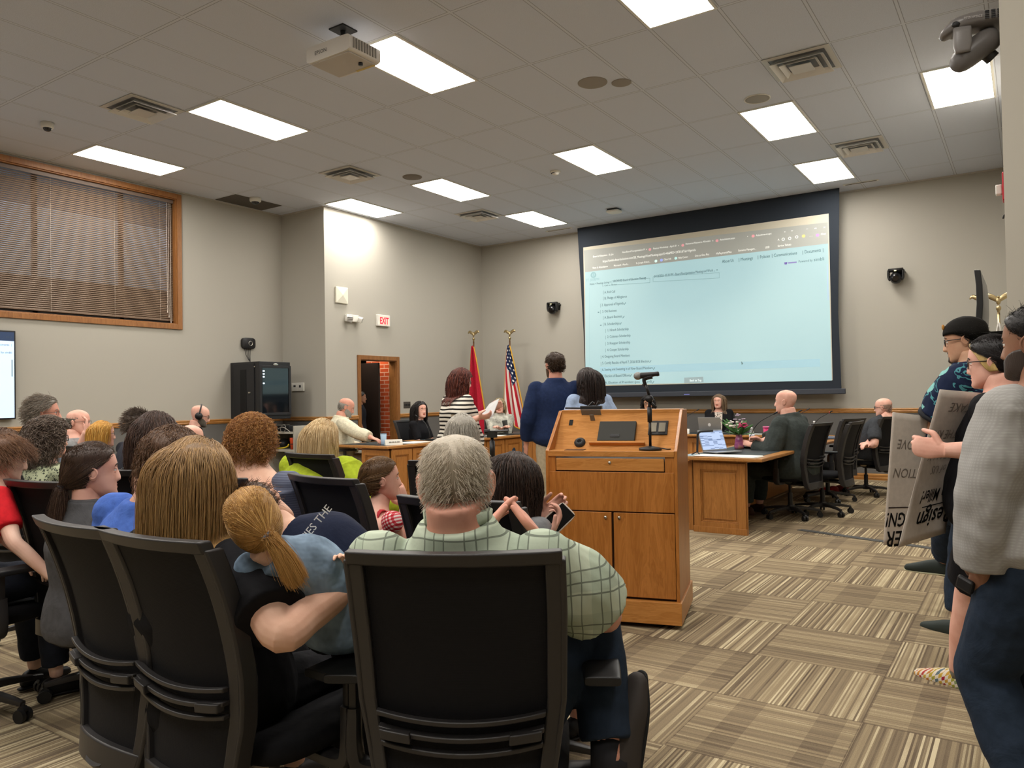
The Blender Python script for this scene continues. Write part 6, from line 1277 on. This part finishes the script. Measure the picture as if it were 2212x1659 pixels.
Rp = np.stack([ux, uy, uz], 1); pm_ = MB().rings([np.array([Rp@np.array([math.copysign(abs(math.cos(a))**.3, math.cos(a))*.074*k, math.copysign(abs(math.sin(a))**.3, math.sin(a))*.037*k, z])+pc_ for a in np.arange(32)/32*2*math.pi]) for z, k in ((-.006, .95), (-.004, 1.0), (.003, 1.0), (.005, .97))])
link('clear_case', pm_, plain('B8ACA0', .3), t, auto=True); link('screen', MB().box(pc_+uz*.0056, (.136, .064, .001), Rp), plain('08090B', .08, .6), t, bevel=.0004)
# ---- far left group by the window wall
person('man with swept grey hair and glasses, leftmost standing out above the curly haired woman', at(95, 893, 5.9), D2(-10), seat='black task chair of the man with swept grey hair', s=1.06, face=(-22, 2, 0), skin='ruddy', fat=.2, glass='thin', glasscol='3A2A28', top=dict(mat=F('blue_grey_shirt', '6E7A88', .85, .2), sleeve=.97, collar=1), bot=dict(mat=NAVYT), hair=dict(kind='short', mat=hair_mat('8A847A', 'B0AAA0', '6A5A4A'), th=.02, len=.05, n=2600, r=.0016, lift=.3))
person('balding man with glasses in a grey t-shirt resting his chin on his hand', at(170, 912, 7.1), D2(-40), seat='black task chair of the balding man resting his chin', s=1.0, face=(-16, 0, 0), fat=.6, skin='pink', glass='thin', top=dict(mat=F('grey_tshirt', '8E8F90', .85, .2), sleeve=.45), bot=dict(mat=NAVYT), hands=(W(186, 932, 6.95), None), poles=((.3, -.2, -1), None), palms=((0, -.3, .3, -.3, .0, 1), None), curl=.5, hair=dict(kind='fringe', mat=HM['grey'], th=.003, len=.006, n=500))
person('blonde woman with glasses, beside the balding man in grey', at(222, 938, 6.6), D2(-5), seat='black task chair of the blonde woman with glasses', s=.96, face=(-16, 0, 0), fem=True, skin='pink', glass='thin', top=dict(mat=F('cream_blouse', 'C8C0B0', .85, .2), sleeve=.97), bot=dict(mat=BLK), hair=dict(kind='bob', mat=HM['gold'], th=.014, len=.2, n=1800, r=.0018, wave=.2))
def hphones(i):
    R, t, H = i['HR'], i['hc'], i['H']; m = MB()
    hp_ = link('headphones', MB().torus((0, -.012, .02), .102, .008, 24, 8, Rx(math.pi/2), .5).xf(R*H, t), M_BLACK, i['root'], smooth=1)
    for s_ in (-1, 1): link('ear_cup', MB().cyl((s_*.074, -.012, -.005), (s_*.108, -.012, -.005), .04, 18).xf(R*H, t), M_BLACK, hp_, smooth=1)
person('man with shaved head wearing black headphones and a black polo at the staff desk', at(432, 898, 8.9), D2(-20), seat='black task chair of the man with headphones', s=1.04, face=(-14, -14, 0), fat=.25, lean=(8, 0), skin='pink', glass='rect', top=dict(mat=BLK, sleeve=.5, collar=1), bot=dict(mat=BLK), bd=(HM['grey'], .004), extra=hphones, hands=(None, None))
person('bald headed person mostly hidden behind the brown haired heads in the middle', at(413, 952, 5.7), D2(10), s=1.0, face=(20, -14, 0), skin='pink', fat=.3, top=dict(mat=spots_mat('black_lace', '1a1a1c', '77757a', 60, .25, True), sleeve=.97), bot=dict(mat=BLK))
person('person with brown hair at the left edge beyond the boy in red', at(8, 968, 5.0), D2(10), s=1.0, face=(0, 0, 0), skin='fair', top=dict(mat=F('dull_shirt', '4A4A50'), sleeve=.6), bot=dict(mat=BLK), hair=dict(kind='bob', mat=HM['brown'], th=.02, len=.14, n=1500))
person('person with spiky brown hair just left of the dark haired woman, beyond the laptop', at(299, 918, 6.6), D2(0), s=.98, face=(-10, 0, 0), skin='fair', top=dict(mat=F('dull_shirt_b', '3A3C44'), sleeve=.6), bot=dict(mat=BLK), hair=dict(kind='short', mat=HM['grbrown'], th=.02, len=.05, n=1200, lift=.8))
# ---- standing group in front of the lectern
STR = stripes_mat('black_white_stripes', 'D6D0C4', '23201F', 27, 2, .58)
i19 = person('standing woman with auburn hair and glasses in a black and white striped dress', at(997, 824, 7.25), D2(-22), pose='stand', face=(-14, -6, 0), fem=True, fat=.62, build=1.08, skin='pink', glass='rect', glasscol='5A4A48', top=dict(mat=STR, sleeve=.42, hem=-.42, neck=1.0, inf=.02, loose=.025, widen=.06, folds=.02, name='striped_dress'), bot=dict(mat=BLK, kind='trousers'),
    hands=(W(1062, 885, 7.3), W(1035, 902, 7.05)), poles=((-.3, -.2, -1), ('w', *at(955, 990, 6.8))), palms=((.8, .2, .2, .5, .6, .5), (-.6, .2, .6, .8, .5, .1)), curl=.8, hair=dict(kind='long', mat=hair_mat('4E241C', '8A4A38'), th=.026, len=.26, n=2600, r=.0022, wave=1.3, line=.06))
a_, b_, c_, d_ = at(1040, 893, 7.1), at(1052, 900, 7.05), at(1077, 862, 7.25), at(1064, 856, 7.3)
pm = MB(); 
for k in range(3): pm.prism([a_+CU*.002*k, b_+CR*.004*k, c_+CR*.004*k, d_], CF*.0015+CU*.0*k)
tag(link('paper_sheets', MB().prism([at(1038, 899, 7.08), at(1062, 903, 7.0), at(1078, 861, 7.15), at(1057, 872, 7.25)], CF*.004+CR*.004), plain('CFCFCF', .8)), 'white paper sheets held up by the standing woman in stripes', 'paper')
SUITN = F('navy_wool', '1F2C4C', .85, .3); 
i20 = person('standing man with brown hair and beard in a navy blazer seen from behind', at(1198, 790, 7.05), D2(38), pose='stand', face=(16, 0, 0), fat=.2, build=.98, skin='ruddy', top=dict(mat=SUITN, sleeve=.955, hem=-.17, inf=.02, loose=.012, widen=.05, collar=1, folds=.018, name='blazer'), bot=dict(mat=KHAKI), shoes='brown', hair=dict(kind='short', mat=hair_mat('3E2E22', '5E4836'), th=.009, len=.02, n=1600, ear=1, r=.0018), bd=(HM['brown'], .006), feet=(None, None))
person('standing woman with long straight dark hair and a light blue shirt, behind the lectern', at(1268, 822, 6.9), D2(48), pose='stand', face=(22, -4, 0), fem=True, fat=.2, skin='pink', glass='rect', top=dict(mat=F('light_blue_shirt', '97A9C6', .85, .3), sleeve=.97, hem=-.2, loose=.022, inf=.022, collar=1, folds=.022), bot=dict(mat=NAVYT), hair=dict(kind='long', mat=hair_mat('241A18', '40302A'), th=.016, len=.50, n=2400, r=.0022, wave=.12))
# ---- board members
CRM = F('cream_jacket', 'D2CBB2', .85, .35)
person('bald man with grey beard in a cream jacket at the left board desk', at(748, 880, 11.2), D2(-35), seat=('black task chair of the man in the cream jacket', CG2), s=1.16, lean=(6, 0), face=(-6, -18, 0), fat=.55, skin='ruddy', top=dict(mat=CRM, sleeve=.955, inf=.03, loose=.015, collar=1, name='jacket', folds=.02), bot=dict(mat=KHAKI), bd=(HM['silver'], .006), hair=dict(kind='fringe', mat=HM['silver'], th=.003, len=.006, n=300), hands=(None, W(812, 950, 10.6)))
person('dark haired woman in a black top at the left board desk behind a water bottle', at(908, 886, 12.0), D2(-80), seat=('black task chair of the dark haired woman at the board desk', CG2), s=1.1, face=(-22, 4, 0), fem=True, skin='pink', top=dict(mat=BLK, sleeve=.45), bot=dict(mat=BLK), hair=dict(kind='long', mat=HM['black'], th=.02, len=.34, n=900, r=.003))
person('woman with short blonde hair in a pale denim jacket beside the striped flag', at(1079, 877, 13.2), D2(-140), seat=('black task chair of the woman in the denim jacket', CG2), s=1.08, face=(-8, 0, 0), fem=True, fat=.4, skin='pink', glass='rect', glasscol='6a5a4a', top=dict(mat=denim_mat('A8A79C', 'pale_denim'), sleeve=.95, inf=.025, collar=1, name='jacket'), bot=dict(mat=JEAN), hair=dict(kind='bob', mat=hair_mat('9A8A6A', 'CDBE94'), th=.018, len=.14, n=700, r=.0032, line=.045), hands=(('l', .03, .33, .86), ('l', -.02, .33, .86)),
    extra=lambda i: link('white_tee', remesh(i['torso'](MB(), .3, .98, .008, 8), .014, 2), plain('D8D4CC', .8), i['root']))
person('dark curly haired person partly hidden by the microphone stand, under the screen', at(1400, 872, 12.7), D2(200), seat=('black task chair of the dark curly haired person', CG2), s=1.0, face=(0, 0, 0), fem=True, skin='olive', glass='rect', top=dict(mat=spots_mat('floral_blouse', '6A5A58', 'C8A8A0', 40, .35), sleeve=.5), bot=dict(mat=BLK), hair=dict(kind='curly', mat=HM['black'], th=.03, len=.2, n=700, r=.003, curl=.8))
person('woman with long light brown hair in a black blazer under the screen', at(1552, 867, 12.6), D2(196), seat=('black task chair of the woman with long light brown hair', CG2), s=1.0, face=(-14, 0, 0), fem=True, skin='pink', top=dict(mat=BLK, sleeve=.95, inf=.026, name='blazer', neck=.95), bot=dict(mat=BLK), hair=dict(kind='long', mat=hair_mat('6E5844', '9A8468'), th=.012, len=.36, n=900, r=.003, line=.06),
    extra=lambda i: link('patterned_blouse', MB().prism([i['nb']+[-.06, .13, -.02], i['nb']+[.06, .13, -.02], i['nb']+[.05, .175, -.36], i['nb']+[-.05, .175, -.36]], (0, .008, 0)), spots_mat('leopard_print', 'D8CCC0', '2a1c1a', 45, .32), i['root']))
GSUIT = F('grey_green_suit', '3A403E', .85, .3)
person('bald man in a grey suit seated at the right wing desk', at(1697, 868, 8.6), D2(78), seat=('black task chair of the bald man in the grey suit', CG2), s=1.15, face=(6, 2, 0), fat=.45, build=1.08, lean=(6, 0), skin='pink', top=dict(mat=GSUIT, sleeve=.95, inf=.032, loose=.016, collar=1, hem=-.2, widen=.1, name='suit_jacket', folds=.02), bot=dict(mat=GSUIT), shoes='brown', hands=(W(1625, 962, 8.6), W(1620, 968, 8.35)), poles=(None, ('w', *at(1690, 1010, 7.8))), palms=((.4, .1, -.6, -.2, .9, .3), (-.4, .1, -.6, .1, .9, .3)), curl=1.1)
POLO = F('charcoal_polo', '3A3C40', .85, .3)
def polo_x(i):
    watch_on(i, -1)
    me = text_mesh('ST. JOSEPH', .016, None, basis((-1, 0, 0), (0, .2, .98), (0, .98, -.2), (i['nb'][0]-.04, i['nb'][1]+.165, i['nb'][2]-.2)), 'CENTER'); link('chest_lettering', me, plain('9FA2A6', .6), i['root'])
person('bald man with glasses in a dark polo shirt leaning back in his chair', at(1908, 880, 10.1), D2(68), seat=('black task chair of the bald man in the dark polo shirt', CG2), s=1.05, face=(12, -2, 0), lean=(-24, 0), fat=.75, skin='pink', glass='rect', top=dict(mat=POLO, sleeve=.45, collar=1, loose=.02, folds=.02, name='polo_shirt'), bot=dict(mat=KHAKI), shoes='red', hands=(W(1855, 962, 10.1), W(1862, 966, 9.9)), palms=((0, 0, -1), (0, 0, -1)), hair=dict(kind='fringe', mat=hair_mat('A88C7C', 'B89C8C'), th=.0015, len=.004, n=200), extra=polo_x)
# person in the hallway
person('person in a dark uniform standing in the dark hallway behind the open doorway', (-9.92, 9.95, 1.42), D2(-40), pose='stand', s=.9, face=(0, 0, 0), skin='brown', top=dict(mat=F('dark_uniform', '1B1C22'), sleeve=.5), bot=dict(mat=BLK), hair=dict(kind='short', mat=HM['black'], th=.012, len=.02, n=200))
# ---- standing people at the right wall
def cap_x(i):
    R, t, H = i['HR'], i['hc'], i['H']; Rg = []; cm = F('black_cap', '1A1917', .8, .1)
    for z in np.linspace(.045, .1149, 16):
        P = ring_pts(z, 48, .0); N = P.copy(); N[:, 2] *= .7; N /= np.linalg.norm(N, axis=1)[:, None]; Rg.append(P+N*.010+np.array([0, 0, .003]))
    P = ring_pts(.045, 48, .0); N = P.copy(); N[:, 2] = 0; N /= np.linalg.norm(N, axis=1)[:, None]; lo = P+N*.010; lo[:, 2] -= .008+.055*smst(.05, -.07, P[:, 1]); Rg = [P+N*.006+[0, 0, -.006], lo]+Rg
    c = link('baseball_cap', MB().rings(Rg).xf(R*H, t), cm, i['root'], smooth=1)
    link('brim', MB().tube([(0, -.10, .02), (0, -.14, .005), (0, -.175, -.008)], [(.07, .004), (.068, .004), (.045, .003)], 18, lat=(1, 0, 0), sub=4, cap='round').xf(R*H, t), cm, c, smooth=1)
    link('emblem', MB().ell((-.03, .088, .082), (.012, .008, .016), 12, 8).xf(R*H, t), plain('B8823A', .6), c, smooth=1)
JSH = dict(mat=plain('2B332F', .7), sole='C9C8A8')
person('bearded man in a backwards black cap and a navy octopus print shirt', at(2085, 735, 4.3), D2(72), pose='stand', s=1.05, face=(12, -6, 0), fat=.75, build=1.08, lean=(2, 0), skin='olive', glass='rect', top=dict(mat=tropical_mat(), sleeve=.46, cuff=plain('1A1C22', .8), collar=1, hem=-.14, inf=.03, loose=.03, widen=.12, folds=.02, name='printed_shirt'), bot=dict(mat=JEAN), shoes=JSH, bd=(hair_mat('3A2C24', '4A3A30'), .0015), hair=dict(kind='short', mat=HM['black'], th=.008, len=.02, n=1200, ear=1),
    hands=(W(1990, 1040, 4.4), W(2020, 1060, 4.15)), poles=(('w', *at(1850, 930, 4.3)), ('w', *at(1900, 960, 3.9))), feet=(W(2020, 1268, 5.0), W(2062, 1385, 4.35)), extra=cap_x)
def streak(i):
    st = dict(kind='long', mat=hair_mat('C8A868', 'E4CE94'), th=.016, len=.16, seed=5, r=.0009, line=.068, wave=.2)
    R, H, t = i['HR'], i['H'], i['hc']; m = MB()
    for k in range(26):
        o = k*.0035; m.tube([(-.012-o*.3, .078-o*.25, .092-o*.12), (-.045-o*.1, .070-o*.3, .068-o*.1), (-.072, .045-o*.55, .03), (-.081, .02-o*.5, -.02), (-.078-o*.1, .0-o*.4, -.045)], [.0025, .003, .003, .0025, .001], 5, sub=4)
    link('blonde_streak', m.xf(R*H, t), st['mat'], i['root'], smooth=1)
def checker_mat():
    t = NT('rainbow_checker', .7, .2); x, y, z = t.xyz(); a = t.math('FLOOR', t.math('MULTIPLY', t.math('ADD', x, y), 62.0)); b = t.math('FLOOR', t.math('MULTIPLY', t.math('ADD', z, t.math('MULTIPLY', t.math('SUBTRACT', y, x), .6)), 62.0)); p = t.math('FLOORED_MODULO', t.math('ADD', a, b), 2.0)
    c = t.ramp(t.white(a, 2.0), [(.0, 'A8303A'), (.3, 'B4473E'), (.5, 'C8A23E'), (.7, '9AA044'), (.85, '4E7C84'), (1, '9A2438')]); t.col(t.mix(p, 'DCD2C0', c)); return t.m
person('woman in black with a blonde front streak in black hair, holding a sign', at(2143, 782, 3.38), D2(70), pose='stand', s=.99, face=(12, -4, 0), fat=.8, build=1.12, fem=True, skin='pink', glass='round', glasscol='3A3028', top=dict(mat=BLK, sleeve=.42, hem=-.2, neck=.99, inf=.02, loose=.02, widen=.08, folds=.016, name='black_dress'), bot=dict(mat=BLK, kind='shorts', inf=.045, flare=.02), lean=(4, 0),
    hsz=1.12, hands=(W(2040, 972, 3.12), ('l', .25, .05, .75)), poles=(('w', *at(2130, 1060, 2.9)), None), palms=((1, 0, 0, -.12, 1, .1), None), curl=(1.15, .4), feet=(W(2062, 1476, 3.62), W(2150, 1515, 3.42)), shoes=dict(mat=checker_mat(), sole='D2C8B4', dir=[(.12, 1, 0), (.12, 1, 0)], sock=plain('8A8880', .8)), hair=dict(kind='pony', mat=hair_mat('171314', '2E2422'), th=.012, n=4200, r=.0008, tie=(.02, -.11, -.05), taildir=(.3, -.4, -1), taillen=.13, ear=1), extra=streak)
def keys_x(i):
    w_ = i['wr'][0]+np.array([0, .06, -.05]); link('black_wallet', MB().box(w_, (.018, .06, .045), Rx(.3)), M_BLACK, i['root'], bevel=.008)
person('bearded man in a grey waffle knit sweater, cut by the right edge', at(2238, 742, 2.45), D2(54), pose='stand', s=.985, face=(8, 0, 0), fat=.4, build=1.05, skin='brown', top=dict(mat=waffle_mat(), sleeve=.96, hem=-.08, inf=.025, loose=.025, folds=.03, widen=.03, name='sweater'), bot=dict(mat=JEAN, inf=.03), hands=(W(2118, 1262, 2.42), None), poles=(('w', *at(2040, 1050, 2.2)), None), palms=((.6, .2, -.3, .35, .5, -.8), None), curl=.9, bd=(hair_mat('4A403A', '8A8680'), .005), hair=dict(kind='short', mat=HM['black'], th=.014, len=.04, n=1600, lift=.5), extra=keys_x)
# ---- paper signs
M_CARD = fabric('grey_poster_paper', 'CFC5BA', .85, .1, 4, .05, False)
def sign(name_l, c, d, texts, bendk=.03):
    """c: four measured corners tl, tr, br, bl with distances; texts in the sheet's own u, v"""
    P = [at(*q) for q in c]; nu, nv = 12, 20; V = []
    nrm = unit(np.cross(P[1]-P[0], P[3]-P[0]))
    def S(u, v): p = (P[0]*(1-u)+P[1]*u)*(1-v)+(P[3]*(1-u)+P[2]*u)*v; return p+nrm*bendk*math.sin(v*math.pi)*math.sin(u*1.4)
    for j in range(nv+1):
        for i in range(nu+1): V.append(S(i/nu, j/nv))
    me = bpy.data.meshes.new('sheet'); me.from_pydata([tuple(v) for v in V], [], [(j*(nu+1)+i, j*(nu+1)+i+1, (j+1)*(nu+1)+i+1, (j+1)*(nu+1)+i) for j in range(nv) for i in range(nu)])
    o = link('paper_sign', me, M_CARD, smooth=1); tag(o, name_l, 'sign'); solid(o, .0012)
    side = -1 if nrm@CF > 0 else 1
    for s_, u, v, sz, cl, sx in texts:
        m = text_mesh(s_, 1.0, None, Matrix.Identity(4), 'CENTER', bold=.012 if cl < '7' else 0, shear=.2); co = np.array([v_.co for v_ in m.vertices]); W_ = np.linalg.norm(P[1]-P[0]); H_ = np.linalg.norm(P[3]-P[0]); ns = []
        for x, y, z in co:       # upside down lettering: reads from the other end of the sheet
            uu = u+(x*sz*sx)/W_*UD[0]; vv = v+(y*sz)/H_*UD[1]; ns.append(S(uu, vv)+nrm*side*(.0022+abs(z)))
        for v_, q in zip(m.vertices, ns): v_.co = Vector(q)
        link('handwriting', m, plain(cl, .8), o)
UD = (-1, 1)
sign('larger grey paper sign with upside down handwriting held by the woman in black', [(2030, 841, 3.30), (2135, 850, 3.42), (2042, 1152, 3.46), (1940, 1183, 3.30)], 0, [('Resign', .66, .80, .115, '1C1A1A', .8), ('______', .66, .78, .07, '2C2A2A', 1), ('Kim Miller!', .62, .66, .085, '1C1A1A', .60), ('TAKE', .55, .08, .06, 'A69C92', 1), ('IN THE KIT', .5, .26, .06, 'A69C92', .8), ('REALLY', .45, .40, .06, 'A69C92', .9), ('of US', .5, .50, .055, 'A69C92', .9)])
UD = (-1, 1)
sign('narrow grey paper sign with upside down handwriting, left of the larger sign', [(1928, 890, 4.2), (2010, 900, 4.25), (1985, 1172, 4.3), (1908, 1178, 4.2)], 0, [('LER', .40, .90, .12, '1C1A1A', .8), ('IGN!', .36, .76, .11, '1C1A1A', .7), ('____', .4, .73, .08, '3C2A2A', 1), ('ABOVE', .6, .2, .075, 'A69C92', .8), ('TION', .5, .42, .075, 'A69C92', .9)], .02)
